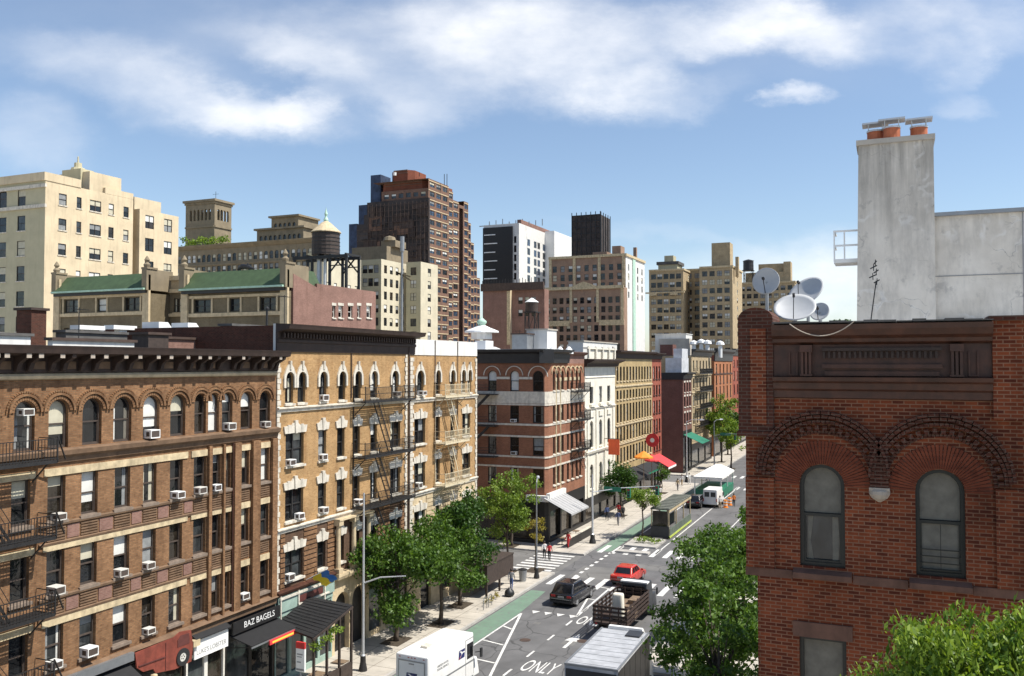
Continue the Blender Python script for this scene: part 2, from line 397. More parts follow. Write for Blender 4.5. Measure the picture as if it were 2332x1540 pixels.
# ------------------------------------------------------------------ facades
class Face:
    """vertical facade plane: u runs to the right seen from outside"""
    def __init__(s, O, U):
        s.O = O; s.U = U; s.N = (U[1], -U[0]); s.rz = math.atan2(U[1], U[0])
    def p(s, u, z, out=0.): return (s.O[0]+s.U[0]*u+s.N[0]*out, s.O[1]+s.U[1]*u+s.N[1]*out, z)
    def box(s, mb, u0, u1, z0, z1, o0, o1, m=0):
        a = s.p(u0, z0, o0); b = s.p(u1, z1, o1)
        mb.box(a[0], b[0], a[1], b[1], a[2], b[2], m)
    def prof(s, mb, u0, u1, prof, m=0):     # moulding: profile of (out,z)
        mb.extrude([(o, z) for o, z in prof], lambda o, z, d: s.p(d, z, o), u0, u1, m)
    def wall(s, mb, u0, u1, z0, z1, ops, depth=.22, m=0, mr=None):
        mr = m if mr is None else mr
        us = sorted({round(x, 4) for x in [u0, u1]+[a for o in ops for a in o[:2]]})
        zs = sorted({round(x, 4) for x in [z0, z1]+[a for o in ops for a in o[2:4]]})
        us = [x for x in us if u0-1e-4 <= x <= u1+1e-4]; zs = [x for x in zs if z0-1e-4 <= x <= z1+1e-4]
        for i in range(len(us)-1):
            run = None
            for j in range(len(zs)-1):
                cu = (us[i]+us[i+1])/2; cz = (zs[j]+zs[j+1])/2
                if any(o[0] < cu < o[1] and o[2] < cz < o[3] for o in ops): continue
                mb.poly([s.p(us[i], zs[j]), s.p(us[i+1], zs[j]), s.p(us[i+1], zs[j+1]), s.p(us[i], zs[j+1])], m)
        for o in ops:
            a, b, c, d = o[:4]; arch = len(o) > 4 and o[4]
            r = (b-a)/2; zt = d-r if arch else d
            Q = lambda u, z, w: s.p(u, z, -w)
            mb.poly([Q(a, c, 0), Q(a, zt, 0), Q(a, zt, depth), Q(a, c, depth)], mr)
            mb.poly([Q(b, c, 0), Q(b, c, depth), Q(b, zt, depth), Q(b, zt, 0)], mr)
            mb.poly([Q(a, c, 0), Q(a, c, depth), Q(b, c, depth), Q(b, c, 0)], mr)
            if not arch: mb.poly([Q(a, d, 0), Q(b, d, 0), Q(b, d, depth), Q(a, d, depth)], mr)
            else:
                K = 12; cx = (a+b)/2
                arc = [(cx-r*math.cos(k*math.pi/K), zt+r*math.sin(k*math.pi/K)) for k in range(K+1)]
                for k in range(K):
                    p, q = arc[k], arc[k+1]
                    mb.poly([Q(*p, 0), Q(*q, 0), Q(*q, depth), Q(*p, depth)], mr)
                    cor = (a, d) if k < K/2 else (b, d)
                    mb.poly([Q(*p, 0), Q(*q, 0), Q(*cor, 0)], m)
def ring(mb, cx, cz, r0, r1, y0, y1, n, gap=0., a0=0., a1=math.pi, fn=None, m=0, jit=0.):
    fn = fn or (lambda x, z, y: (x, y, z))
    for k in range(n):
        t0 = a0+(a1-a0)*(k+gap/2)/n; t1 = a0+(a1-a0)*(k+1-gap/2)/n
        yy = y1+random.uniform(-jit, jit)
        P = [(cx-r0*math.cos(t0), cz+r0*math.sin(t0)), (cx-r1*math.cos(t0), cz+r1*math.sin(t0)), (cx-r1*math.cos(t1), cz+r1*math.sin(t1)), (cx-r0*math.cos(t1), cz+r0*math.sin(t1))]
        mb.raw([fn(x, z, y0) for x, z in P]+[fn(x, z, yy) for x, z in P], [(3, 2, 1, 0), (4, 5, 6, 7), (0, 1, 5, 4), (1, 2, 6, 5), (2, 3, 7, 6), (3, 0, 4, 7)], m)
def op_poly(w, h, arch, inset, y, z0=0., K=12):
    r = w/2
    if not arch: return [(inset, y, z0+inset), (w-inset, y, z0+inset), (w-inset, y, h-inset), (inset, y, h-inset)]
    pts = [(inset, y, z0+inset), (w-inset, y, z0+inset)]
    return pts+[(r+(r-inset)*math.cos(k*math.pi/K), y, h-r+(r-inset)*math.sin(k*math.pi/K)) for k in range(K+1)]
CACHE = {}
def frame_mesh(w, h, arch, units, d, fm, t):
    key = ('f', round(w, 2), round(h, 2), arch, units, d, fm, t)
    if key in CACHE: return CACHE[key]
    mb = MB(); y0, y1 = d-.04, d+.07
    top = h-w/2 if arch else h
    mb.box(0.002, t, y0, y1, 0.002, top); mb.box(w-t, w-.002, y0, y1, 0.002, top); mb.box(t, w-t, y0, y1, 0.002, t)
    if arch: ring(mb, w/2, top, w/2-t, w/2-.002, y0, y1, 12)
    else: mb.box(t, w-t, y0, y1, h-t, h-.002)
    uw = w/units
    for k in range(units):
        a, b = k*uw, (k+1)*uw
        if k: mb.box(a-t*.7, a+t*.7, y0-.01, y1, t, top-(0 if arch else t))
        mb.box(a+t, b-t, y0+.015, y1, h*.5-.03, h*.5+.03)
        mb.box(a+t, a+t+.035, y0+.03, y1, t, h*.5-.03); mb.box(b-t-.035, b-t, y0+.03, y1, t, h*.5-.03); mb.box(a+t+.035, b-t-.035, y0+.03, y1, t, t+.05)
    CACHE[key] = mb.mesh('window', [fm]); return CACHE[key]
def poly_mesh(key, pts, mat, name):
    key = (name, mat)+key
    if key not in CACHE:
        mb = MB(); mb.poly(pts); CACHE[key] = mb.mesh(name, [mat], fix=False)
    return CACHE[key]
SILLK = {}
def window(bld, face, o, d=.16, units=1, fm='frame_dark', t=.06, sill='sill_stone', lintel=None, blind=.55, glasses=('glass_dark', 'glass_mid', 'glass_room', 'glass_dark'), hood=None, name='window'):
    u0, u1, z0, z1 = o[:4]; arch = len(o) > 4 and o[4]; w = u1-u0; h = z1-z0
    b = base_of(bld); P = Vector(face.p(u0, z0))-b
    wo = link(name, frame_mesh(w, h, arch, units, d, fm, t), bld, P, face.rz)
    g = random.choice(glasses); y = d+.05; k = (round(w, 2), round(h, 2), arch, d)
    link('pane', poly_mesh(k, op_poly(w, h, arch, .01, y), g, 'pane'), wo)
    if blind and random.random() < .3 and not (arch and units > 1):      # drapes drawn to the sides
        zt_ = h-w/2 if arch else h-t
        for a_, e_ in ((t, w*random.uniform(.2, .36)), (w*random.uniform(.66, .82), w-t)):
            cb = MB(); kk = 4
            for i_ in range(kk):
                q0 = a_+(e_-a_)*i_/kk; q1 = a_+(e_-a_)*(i_+1)/kk; yy0 = y-.012-.02*(i_ % 2); yy1 = y-.012-.02*((i_+1) % 2)
                cb.poly([(q0, yy0, t), (q1, yy1, t), (q1, yy1, zt_), (q0, yy0, zt_)])
            sub(cb, 'curtain', random.choice(['blind_white', 'blind_cream', 'blind_grey', 'curtain_grey']), wo)
    elif random.random() < blind:
        bm = random.choice(['blind_white', 'blind_cream', 'blind_grey', 'blind_white'])
        f = random.choice([.25, .4, .5, .5, .72, .95]); zc = h*(1-f)
        q = random.randrange(units); a = w/units*q+t; e = w/units*(q+1)-t
        mb = MB()
        if arch and units == 1: pts = [(x, yy, max(z, zc)) for x, yy, z in op_poly(w, h, arch, t, y-.012)]
        else: pts = [(a, y-.012, zc), (e, y-.012, zc), (e, y-.012, h-t), (a, y-.012, h-t)]
        link('blind', poly_mesh(k+(f, q, units), pts, bm, 'blind'), wo)
    if sill:
        key = ('sill', round(w, 2), sill)
        if key not in CACHE:
            mb = MB(); mb.box(-.1, w+.1, -.12, -.002, -.13, 0); mb.box(-.0, w, -.002, d-.045, .0, .03); CACHE[key] = mb.mesh('sill', [sill])
        link('sill', CACHE[key], wo)
    if lintel:
        kind, lm = lintel; key = ('lintel', kind, lm, round(w, 2), round(h, 2))
        if key not in CACHE:
            mb = MB()
            if kind == 'flat': mb.box(-.12, w+.12, -.05, -.003, h, h+.3)
            elif kind == 'keyed':     # splayed stone lintel with a stepped raised key
                mb.extrude([(-.14, h), (w+.14, h), (w+.24, h+.42), (w*.5+.36, h+.46), (w*.5+.22, h+.6), (w*.5-.22, h+.6), (w*.5-.36, h+.46), (-.24, h+.42)], lambda a, b, y: (a, y, b), -.003, -.09)
                mb.extrude([(w*.5-.09, h-.02), (w*.5+.09, h-.02), (w*.5+.14, h+.74), (w*.5-.14, h+.74)], lambda a, b, y: (a, y, b), -.003, -.15)
                if w > 1.2:
                    for q in (-.62, .62): mb.extrude([(w*.5+q-.1, h), (w*.5+q+.1, h), (w*.5+q+.12, h+.5), (w*.5+q-.12, h+.5)], lambda a, b, y: (a, y, b), -.004, -.105)
            elif kind == 'ogee':      # pointed gothic hood with finial
                r = w/2; K = 10; zt = h-r; inn = []; out = []
                for i in range(K+1):
                    a = i*math.pi/K; sx = -math.cos(a); sz = math.sin(a)
                    inn.append((r+sx*(r+.01), zt+sz*(r+.01)))
                    pk = max(0, sz-.55)*.75
                    out.append((r+sx*(r+.2)*(1-.5*max(0, sz-.75)), zt+sz*(r+.14)+pk))
                for i in range(K):
                    P4 = [inn[i], out[i], out[i+1], inn[i+1]]
                    mb.raw([(x, -.003, z) for x, z in P4]+[(x, -.1, z) for x, z in P4], [(3, 2, 1, 0), (4, 5, 6, 7), (0, 1, 5, 4), (1, 2, 6, 5), (2, 3, 7, 6), (3, 0, 4, 7)])
                mb.box(-.19, -.01, -.1, -.003, zt-.55, zt); mb.box(w+.01, w+.19, -.1, -.003, zt-.55, zt)
                mb.box(r-.08, r+.08, -.16, -.003, h+.15, h+.66)
            elif kind == 'round':     # corbelled brick hood
                r = w/2; ring(mb, r, h-r, r+.03, r+.17, -.002, -.06, 15, .18); ring(mb, r, h-r, r+.20, r+.30, -.002, -.12, 12, 0)
                ring(mb, r, h-r, r+.34, r+.40, -.002, -.07, 24, .3)
            elif kind == 'bead':
                r = w/2; ring(mb, r, h-r, r+.42, r+.50, -.002, -.1, 14, 0)
            CACHE[key] = mb.mesh('lintel', [lm])
        link('arch_hood' if kind in ('round', 'ogee', 'bead') else 'lintel', CACHE[key], wo)
    return wo
WCOUNT = {}
def small_mesh(w, h, fm='frame_dark', gm='glass_dark', units=1, sill=None, gt=None):
    key = ('small', round(w, 2), round(h, 2), fm, gm, units, sill, gt); gt = gt or gm
    if key not in CACHE:
        mb = MB(); t = .07
        mb.box(0.003, t, .06, .15, .003, h-.003); mb.box(w-t, w-.003, .06, .15, .003, h-.003); mb.box(t, w-t, .06, .15, .003, t); mb.box(t, w-t, .06, .15, h-t, h-.003); mb.box(t, w-t, .07, .15, h*.5-.04, h*.5+.04)
        for k in range(1, units): mb.box(w*k/units-.05, w*k/units+.05, .06, .15, t, h-t)
        hm = h*.5; mb.poly([(0.003, .13, 0.003), (w-.003, .13, 0.003), (w-.003, .13, hm), (0.003, .13, hm)], 1); mb.poly([(0.003, .13, hm), (w-.003, .13, hm), (w-.003, .13, h-.003), (0.003, .13, h-.003)], 2)
        mats = [fm, gm, gt]
        if sill: mb.box(-.12, w+.12, -.1, -.004, -.16, 0, 3); mats.append(sill)
        CACHE[key] = mb.mesh('window', mats)
    return CACHE[key]
def small_window(bld, face, o, fm='frame_dark', gm=None, units=1, sill=None, stuff=None):
    """a far window, too small in the picture to show parts"""
    gm = gm or random.choice(['glass_dark', 'glass_dark', 'glass_mid', 'glass_room', 'blind_grey', 'glass_dark', 'blind_cream'])
    n = WCOUNT.get(bld.name, 0); WCOUNT[bld.name] = n+1
    me = small_mesh(o[1]-o[0], o[3]-o[2], fm if random.random() < .75 else 'frame_brown', gm, units, sill, random.choice([None, None, 'blind_white', 'blind_cream', 'blind_grey', 'glass_mid']))
    P = Vector(face.p(o[0], o[2]))-base_of(bld)
    if n >= 96 and stuff is not None:
        mt = Matrix.Rotation(face.rz, 3, 'Z'); off = base_of(bld)+P
        for pg in me.polygons:
            stuff.poly([tuple(mt@me.vertices[i].co+off) for i in pg.vertices], 0 if pg.material_index not in (1, 2) else 1)
        return
    link('window', me, bld, P, face.rz)
def grid(u0, u1, n, w, z0, dz, rows, h):
    st = (u1-u0)/n
    return [(u0+st*(i+.5)-w/2, u0+st*(i+.5)+w/2, z0+dz*j, z0+dz*j+h) for i in range(n) for j in range(rows)]
# ------------------------------------------------------------------ setting: ground, roads, pavements, paint
mb = MB(); mb.poly([(-1500, -300, -.03), (1500, -300, -.03), (1500, 2500, -.03), (-1500, 2500, -.03)]); struct(mb, 'ground', 'concrete')
KW, KE = -27.5, -12.2                         # west and east kerb lines of the avenue
mb = MB()
mb.poly([(KW, -20, 0), (KE, -20, 0), (KE, 600, 0), (KW, 600, 0)]); struct(mb, 'avenue_road', 'asphalt')
mb = MB()
for y0, y1 in ((4, 14), (73.2, 81.2), (136.5, 145.5)):
    mb.poly([(-220, y0, 0), (KW, y0, 0), (KW, y1, 0), (-220, y1, 0)]); mb.poly([(KE, y0, 0), (60, y0, 0), (60, y1, 0), (KE, y1, 0)])
struct(mb, 'side_street', 'asphalt_patch')
def pavement(x0, x1, y0, y1, name='pavement'):
    mb = MB(); mb.box(x0+.18, x1-.18, y0+.18, y1-.18, -.02, .15)
    k = MB(); z = .156
    k.box(x0, x1, y0, y0+.18, -.02, z); k.box(x0, x1, y1-.18, y1, -.02, z); k.box(x0, x0+.18, y0+.18, y1-.18, -.02, z); k.box(x1-.18, x1, y0+.18, y1-.18, -.02, z)
    mb2 = MB()                       # flag joints
    for i in range(int((y1-y0)/1.6)):
        mb2.box(x1-5.2, x1-.2, y0+.3+i*1.6, y0+.325+i*1.6, .15, .153)
    for q in (1.7, 3.4): mb2.box(x1-q-.012, x1-q+.012, y0+.2, y1-.2, .15, .1525)
    struct(mb, name, 'concrete'); struct(k, 'kerb', 'kerbstone')
    if x1 < -20: struct(mb2, 'pavement_joints', 'soil')
pavement(-110, KW, 14, 73.2); pavement(-110, KW, 81.2, 136.5); pavement(-110, KW, 145.5, 420)
pavement(KE, 60, 14, 73.2); pavement(KE, 60, 81.2, 420); pavement(-14.4, KE-.01, 52, 63, 'pavement')
# paint
Z1, Z2 = .004, .008
def strip(mb, pts, w, z=Z2):
    for (x0, y0), (x1, y1) in zip(pts, pts[1:]):
        d = Vector((x1-x0, y1-y0)); d.normalize(); n = Vector((-d.y, d.x))*w/2
        mb.poly([(x0-n.x, y0-n.y, z), (x1-n.x, y1-n.y, z), (x1+n.x, y1+n.y, z), (x0+n.x, y0+n.y, z)])
mb = MB()
mb.poly([(-27.35, 14, Z1), (-25.62, 14, Z1), (-25.62, 60.7, Z1), (-26.1, 67.3, Z1), (-27.35, 67.3, Z1)])
for i in range(8): mb.poly([(-27.2, 84+0, Z1), (-25.7, 84, Z1), (-25.7, 136, Z1), (-27.2, 136, Z1)]) if i == 0 else None
struct(mb, 'bike_lane', 'bike_green')
mb = MB()
strip(mb, [(-25.5, 14), (-25.5, 60.7)], .14)
strip(mb, [(-25.5, 60.75), (-21.45, 45.4)], .17, Z2+.001)
for y, xl in ((57.2, -24.6), (53.8, -23.7), (50.4, -22.8), (47.2, -22.0)): strip(mb, [(-25.4, y+.1), (xl, y-.35)], .16, Z2+.002)
for k in range(14): y = 15.3+3.66*k; strip(mb, [(-21.4, y), (-21.4, y+1.25)], .15)
strip(mb, [(-21.42, 61.5), (-22.95, 70.6), (-21.6, 70.2), (-21.42, 61.7)], .16, Z2)
strip(mb, [(-22.3, 66.6), (-21.5, 66.4)], .14, Z2+.002)
strip(mb, [(-25.3, 67.55), (-22.4, 67.55)], .3)
strip(mb, [(-21.35, 84.6), (-21.4, 136)], .14); strip(mb, [(-16.9, 84.6), (-16.9, 136)], .12)
for k in range(14): y = 146+4*k; strip(mb, [(-21.4, y), (-21.4, y+1.5)], .14)
for k in range(9): y = 71.5+1.45*k; strip(mb, [(-25.55, y), (-25.55, y+.7)], .3)       # broken guide line across the junction
strip(mb, [(-25.3, 84.2), (-25.3, 136)], .14)
for k in range(4):                                                              # give-way triangles
    x = -25.0+.98*k; mb.poly([(x, 61.75, Z2), (x+.32, 61.05, Z2), (x+.64, 61.75, Z2)])
struct(mb, 'lane_markings', 'road_paint')
mb = MB()
for k in range(11): x = -27.0+1.36*k; mb.poly([(x, 69.6, Z2+.003), (x+.5, 69.6, Z2+.003), (x+.5, 73.2, Z2+.003), (x, 73.2, Z2+.003)])
for k in range(11): x = -26.9+1.3*k; mb.poly([(x, 83.3, Z2), (x+.5, 83.3, Z2), (x+.5, 86.9, Z2), (x, 86.9, Z2)])
for k in range(7): y = 73.9+1.05*k; mb.poly([(-32, y, Z2), (-28.2, y, Z2), (-28.2, y+.45, Z2), (-32, y+.45, Z2)])
for k in range(10): x = -26.8+1.3*k; mb.poly([(x, 132.5, Z2), (x+.5, 132.5, Z2), (x+.5, 135.6, Z2), (x, 135.6, Z2)]); mb.poly([(x, 146, Z2), (x+.5, 146, Z2), (x+.5, 149, Z2), (x, 149, Z2)])
struct(mb, 'crosswalk_stripes', 'road_paint')
for (x, y) in ((-19.95, 50.35), (-20.0, 60.75)):
    me = text_mesh('ONLY', 1.0, .001); xs_ = [v.co.x for v in me.vertices]; ys_ = [v.co.y for v in me.vertices]
    me.transform(Matrix.Diagonal((2.15/(max(xs_)-min(xs_)), 2.0/(max(ys_)-min(ys_)), 1, 1))); me.materials.clear(); me.materials.append(M['road_paint'])
    o = link('road_lettering', me, None, (x, y, .009)); o['kind'] = 'structure'
mb = MB(); ax, ay = -19.85, 54.5
mb.poly([(ax-.12, ay, Z2), (ax+.12, ay, Z2), (ax+.12, ay+1.9, Z2), (ax-.12, ay+1.9, Z2)]); mb.poly([(ax-.5, ay+1.5, Z2+.001), (ax+.5, ay+1.5, Z2+.001), (ax, ay+3.2, Z2+.001)])
struct(mb, 'road_arrow', 'road_paint')
mb = MB()
for x, y, w, l in ((-23.9, 75.0, 4.5, 4.5), (-20.6, 79, 3.4, 2.2), (-19.4, 92, 1.4, 9), (-23.5, 58.9, .5, .5), (-19.9, 56, .9, 1.8)):
    mb.poly([(x-w/2, y-l/2, Z1-.002), (x+w/2, y-l/2, Z1-.002), (x+w/2, y+l/2, Z1-.002), (x-w/2, y+l/2, Z1-.002)])
struct(mb, 'asphalt_repair', 'asphalt_patch')
mb = MB()
for x, y in ((-19.2, 56.3), (-22.8, 55.0), (-20.2, 74.6), (-23.0, 79.4), (-19.5, 64.0)): mb.lathe((x, y, .0), [(.38, .0), (.38, .011), (0, .0115)], 16)
struct(mb, 'manhole_cover', 'cornice_brown')
# planted kerb island in front of the dining shed
mb = MB(); mb.box(-25.2, -21.9, 83.9, 84.9, 0, .17); mb.box(-25.2, -21.9, 87.0, 91.4, 0, .17)
struct(mb, 'kerb_island', 'kerbstone')

# ------------------------------------------------------------------ west side of the avenue
XW = -32.5
E = Face((XW, 0), (0, 1))
def shell(mb, x0, x1, y0, y1, z0, z1, m=0, north=True, south=True, east=False):
    """back and side walls of a house whose street faces are built separately"""
    mb.poly([(x0, y1, z0), (x0, y0, z0), (x0, y0, z1), (x0, y1, z1)], m)
    if south: mb.poly([(x0, y0, z0), (x1, y0, z0), (x1, y0, z1), (x0, y0, z1)], m)
    if north: mb.poly([(x1, y1, z0), (x0, y1, z0), (x0, y1, z1), (x1, y1, z1)], m)
    if east: mb.poly([(x1, y0, z0), (x1, y1, z0), (x1, y1, z1), (x1, y0, z1)], m)
def roof(b, x0, x1, y0, y1, z, mat='tarpaper', par=.0):
    mb = MB(); mb.box(x0+.02, x1-.02, y0+.02, y1-.02, z-.25, z); put(mb, 'roof', mat, b)
def fire_escape(b, y0, y1, zs, mat, out=1.05, hatch=.5, drop=2.2, sign=1, gooseneck=None):
    fe = MB(); fe.bar(E.p(y0+.15, zs[-1]-1.0, .05), E.p(y0+.15, zs[0]+1.0, .05), .06)
    f = put(fe, 'fire_escape', mat, b); fe = MB()
    for z in zs:
        for y in (y0+.3, y1-.3):
            fe.bar(E.p(y, z-.05, .02), E.p(y, z-.05, out), .06); fe.bar(E.p(y, z-.9, .03), E.p(y, z-.08, out*.85), .05)
    put(fe, 'bracket', mat, f)
    for i, z in enumerate(zs):
        p = MB(); n = int(out/.095)
        for k in range(n+1):
            o = .06+(out-.06)*k/n; p.bar(E.p(y0, z, o), E.p(y1, z, o), .045, .03)
        for y in (y0, (y0+y1)/2, y1): p.bar(E.p(y, z-.03, .03), E.p(y, z-.03, out), .05, .07)
        p.bar(E.p(y0, z-.02, out), E.p(y1, z-.02, out), .05, .14)
        put(p, 'platform', mat, f)
        r = MB()
        for hgt in (.12, .5, .92):
            r.bar(E.p(y0, z+hgt, out), E.p(y1, z+hgt, out), .035); r.bar(E.p(y0, z+hgt, .03), E.p(y0, z+hgt, out), .035); r.bar(E.p(y1, z+hgt, .03), E.p(y1, z+hgt, out), .035)
        k = y0
        while k < y1: r.bar(E.p(k, z, out), E.p(k, z+.92, out), .022); k += .14
        for y in (y0, (y0+y1)/2, y1): r.bar(E.p(y, z-.05, out), E.p(y, z+1.0, out), .05)
        r.bar(E.p(y1, z+1.0, out), E.p(y1+.75, z-.02, out*.6), .05)
        put(r, 'railing', mat, f)
    for i in range(len(zs)):
        s = MB(); za = zs[i]; zb = zs[i+1] if i+1 < len(zs) else za-drop
        ya, yb = (y0+(y1-y0)*.3, y0+(y1-y0)*.3+min(2.0, (y1-y0)*.42)); ya += (i % 2)*.2
        if sign < 0: ya, yb = yb, ya
        for o in (.4, .78): s.bar(E.p(ya, za, o), E.p(yb, zb, o), .035, .1); s.bar(E.p(ya, za+.75, o), E.p(yb, zb+.75, o), .022)
        N = 9
        for k in range(N+1):
            t = k/N; s.bar(E.p(ya+(yb-ya)*t, za+(zb-za)*t, .4), E.p(ya+(yb-ya)*t, za+(zb-za)*t, .78), .12, .02)
        put(s, 'stair', mat, f)
    if gooseneck:
        g = MB()
        for dy in (0, .38): g.bar(E.p(gooseneck[0]+dy, zs[0], .25), E.p(gooseneck[0]+dy, gooseneck[1], .25), .035)
        z = zs[0]+.3
        while z < gooseneck[1]: g.bar(E.p(gooseneck[0], z, .25), E.p(gooseneck[0]+.38, z, .25), .025); z += .32
        put(g, 'roof_ladder', mat, f)
ACN = []
def aircon(face, u, z, label, w=.62, tilt=0.):
    """window air conditioner, sitting on the sill and sticking out"""
    t = thing('air_conditioner', label, 'air conditioner', face.p(u, z), face.rz, 'window air conditioners on the street fronts')
    if 'ac' not in CACHE:
        W_, D_, H_ = .52, .33, .35
        a = MB(); a.box(0, W_, -D_, .12, .0, H_); a.box(.0, .035, -D_-.025, -D_, 0, H_); a.box(W_-.035, W_, -D_-.025, -D_, 0, H_); a.box(.035, W_-.035, -D_-.025, -D_, H_-.04, H_); a.box(.035, W_-.035, -D_-.025, -D_, 0, .04)
        g = MB(); g.box(.045, W_-.045, -D_-.012, -D_-.004, .05, H_-.05); g.box(-.006, -.002, -D_+.07, -.06, .08, H_-.08); g.box(W_+.002, W_+.006, -D_+.07, -.06, .08, H_-.08)
        CACHE['ac'] = (a.mesh('casing', ['white_paint']), g.mesh('grille', ['frame_brown']))
    k = random.randrange(3)
    if ('acc', k) not in CACHE: m_ = CACHE['ac'][0].copy(); m_.materials.clear(); m_.materials.append(M[['white_paint', 'blind_white', 'frame_white'][k]]); CACHE[('acc', k)] = m_
    link('casing', CACHE[('acc', k)], t); link('grille', CACHE['ac'][1], t); q = random.uniform(.86, 1.12); t.scale = (q, random.uniform(.8, 1.25), q*random.uniform(.85, 1.08)); t.rotation_euler[0] = 0
ORD = ['first', 'second', 'third', 'fourth', 'fifth', 'sixth', 'seventh', 'eighth', 'ninth', 'tenth', 'eleventh', 'twelfth', 'thirteenth']

# --- the brown round-arched house on the left
BR = thing('brick_apartment_building', 'long brown brick walk-up with a row of round arched top windows and bracketed cornice', 'building', (XW, 20, 0))
top = [(22.6, 23.7), (24.62, 25.55), (26.2, 27.16), (27.88, 28.9), (29.55, 30.58), (31.27, 32.28), (32.98, 33.98), (34.6, 35.42), (35.58, 36.38), (36.6, 37.4), (38.05, 38.98), (39.6, 40.5)]
low = [(22.7, 23.5), (24.55, 25.4), (26.2, 27.07), (27.88, 28.74), (29.66, 30.55), (31.33, 32.14), (33.0, 33.84), (34.6, 35.48), (35.8, 36.55), (36.78, 37.3), (38.0, 38.76), (39.65, 40.45)]
rows = [(5.75, 7.53), (8.82, 10.67), (11.9, 13.8)]
ops = [(a, b, 14.95, 17.0, True) for a, b in top]; opl = [(a, b, z0, z1) for z0, z1 in rows for a, b in low]
mb = MB(); E.wall(mb, 20, 41.02, 4.9, 19.0, ops+opl, .3); shell(mb, -46, XW, 20, 41.02, 0, 19.0); put(mb, 'wall', 'brown_brick', BR)
for o in ops: window(BR, E, o, .2, fm='frame_brown', lintel=('round', 'brown_brick'), blind=.75, sill=None)
for o in opl: window(BR, E, o, .2, fm='frame_brown', lintel=None, blind=.6)
roof(BR, -46, XW, 20, 41.02, 18.95)
mb = MB()
E.prof(mb, 20, 41.1, [(.003, 14.3), (.1, 14.34), (.14, 14.55), (.3, 14.66), (.34, 14.86), (.003, 14.93)]); put(mb, 'string_course', 'brown_stone', BR)
mb = MB(); E.prof(mb, 20, 41.0, [(.003, 17.86), (.12, 17.9), (.16, 18.02), (.05, 18.1), (.003, 18.12)]); put(mb, 'moulding', 'sandstone', BR)
mb = MB(); E.prof(mb, 20, 41.1, [(.003, 18.12), (.1, 18.16), (.14, 18.8), (.95, 18.95), (1.0, 19.12), (1.06, 19.27), (.003, 19.3)])
cn = put(mb, 'cornice', 'cornice_umber', BR)
mb = MB(); y = 20.4
for y in [20.4, 21.7, 23.2, 23.6, 24.55, 25.1, 26.1, 26.7, 27.6, 28.3, 29.4, 30.2, 31.3, 32.1, 33.2, 34.0, 34.7, 35.4, 36.1, 37.2, 37.7, 38.8, 39.4, 40.3, 40.7]:
    mb.extrude([(.15, 18.2), (.3, 18.25), (.42, 18.55), (.85, 18.78), (.88, 18.93), (.15, 18.8)], lambda o, z, d: E.p(d, z, o), y-.1, y+.1)
put(mb, 'bracket', 'cornice_umber', cn)
mb = MB()
for y in [20.4, 23.2, 23.6, 24.55, 25.1, 26.1, 27.6, 28.3, 29.4, 30.2, 31.3, 32.1, 33.2, 34.0, 34.7, 36.1, 37.2, 38.8, 40.3]: E.box(mb, y-.11, y+.11, 18.76, 18.93, .885, .905)
put(mb, 'bracket_block', 'bracket_grey', cn)
mb = MB()
for y0, y1 in zip([20.4, 21.7, 23.6, 25.1, 26.7, 28.3, 30.2, 32.1, 34.0, 35.4, 37.7, 39.4], [21.7, 23.2, 24.55, 26.1, 27.6, 29.4, 31.3, 33.2, 34.7, 36.1, 38.8, 40.3]):
    if y1-y0 > .6: E.box(mb, y0+.22, y1-.22, 18.3, 18.62, .12, .16)
put(mb, 'frieze_panel', 'brown_stone', cn)
mb = MB()
for z in (7.53, 10.67, 13.8):
    for a, b in ((26.0, 34.15), (34.4, 37.35), (37.96, 38.84), (39.55, 40.5)): E.box(mb, a, b, z, z+.32, .004, .06)
    E.box(mb, 22.5, 25.6, z, z+.3, .004, .05)
put(mb, 'lintel_band', 'cream_trim', BR)
mb = MB(); mc = MB()
for z in (8.82, 11.9):
    E.prof(mb, 25.8, 37.3, [(.003, z-.22), (.1, z-.2), (.12, z-.1), (.003, z-.06)]); E.prof(mb, 25.8, 37.3, [(.003, z-1.02), (.07, z-1.0), (.1, z-.9), (.003, z-.86)])
    for a, b in low[2:]:
        for k in range(5): E.box(mb, a-.02, b+.02, z-.82+k*.12, z-.76+k*.12, .004, .05)
    for (a, b), (c, d) in zip(low[2:7], low[3:8]): E.box(mc, b+.1, c-.1, z-.82, z-.26, .004, .035)
put(mb, 'string_course', 'brown_stone', BR); put(mc, 'spandrel_panel', 'pink_brick', BR)
mb = MB()
for a, b in ((37.42, 37.92), (38.88, 39.5), (40.55, 40.98)): E.box(mb, a, b, 5.2, 14.28, .003, .22)
E.box(mb, 35.53, 35.74, 5.2, 14.28, .003, .18); E.box(mb, 36.6, 36.74, 5.2, 14.28, .003, .18)
put(mb, 'pilaster', 'brown_brick', BR)
mb = MB()
for y in (35.76, 37.38, 39.54, 41.0): mb.tube([E.p(y, 5.0, .12), E.p(y, 14.3, .12)], .045, 6)
put(mb, 'drainpipe', 'cornice_rust', BR)
fire_escape(BR, 20.4, 25.75, (14.55, 11.45, 8.35, 5.5), 'black_iron', 1.1, sign=1)
mb = MB(); E.prof(mb, 20, 41.0, [(.003, 4.85), (.16, 4.9), (.2, 5.15), (.35, 5.28), (.003, 5.4)]); put(mb, 'shop_cornice', 'brown_stone', BR)
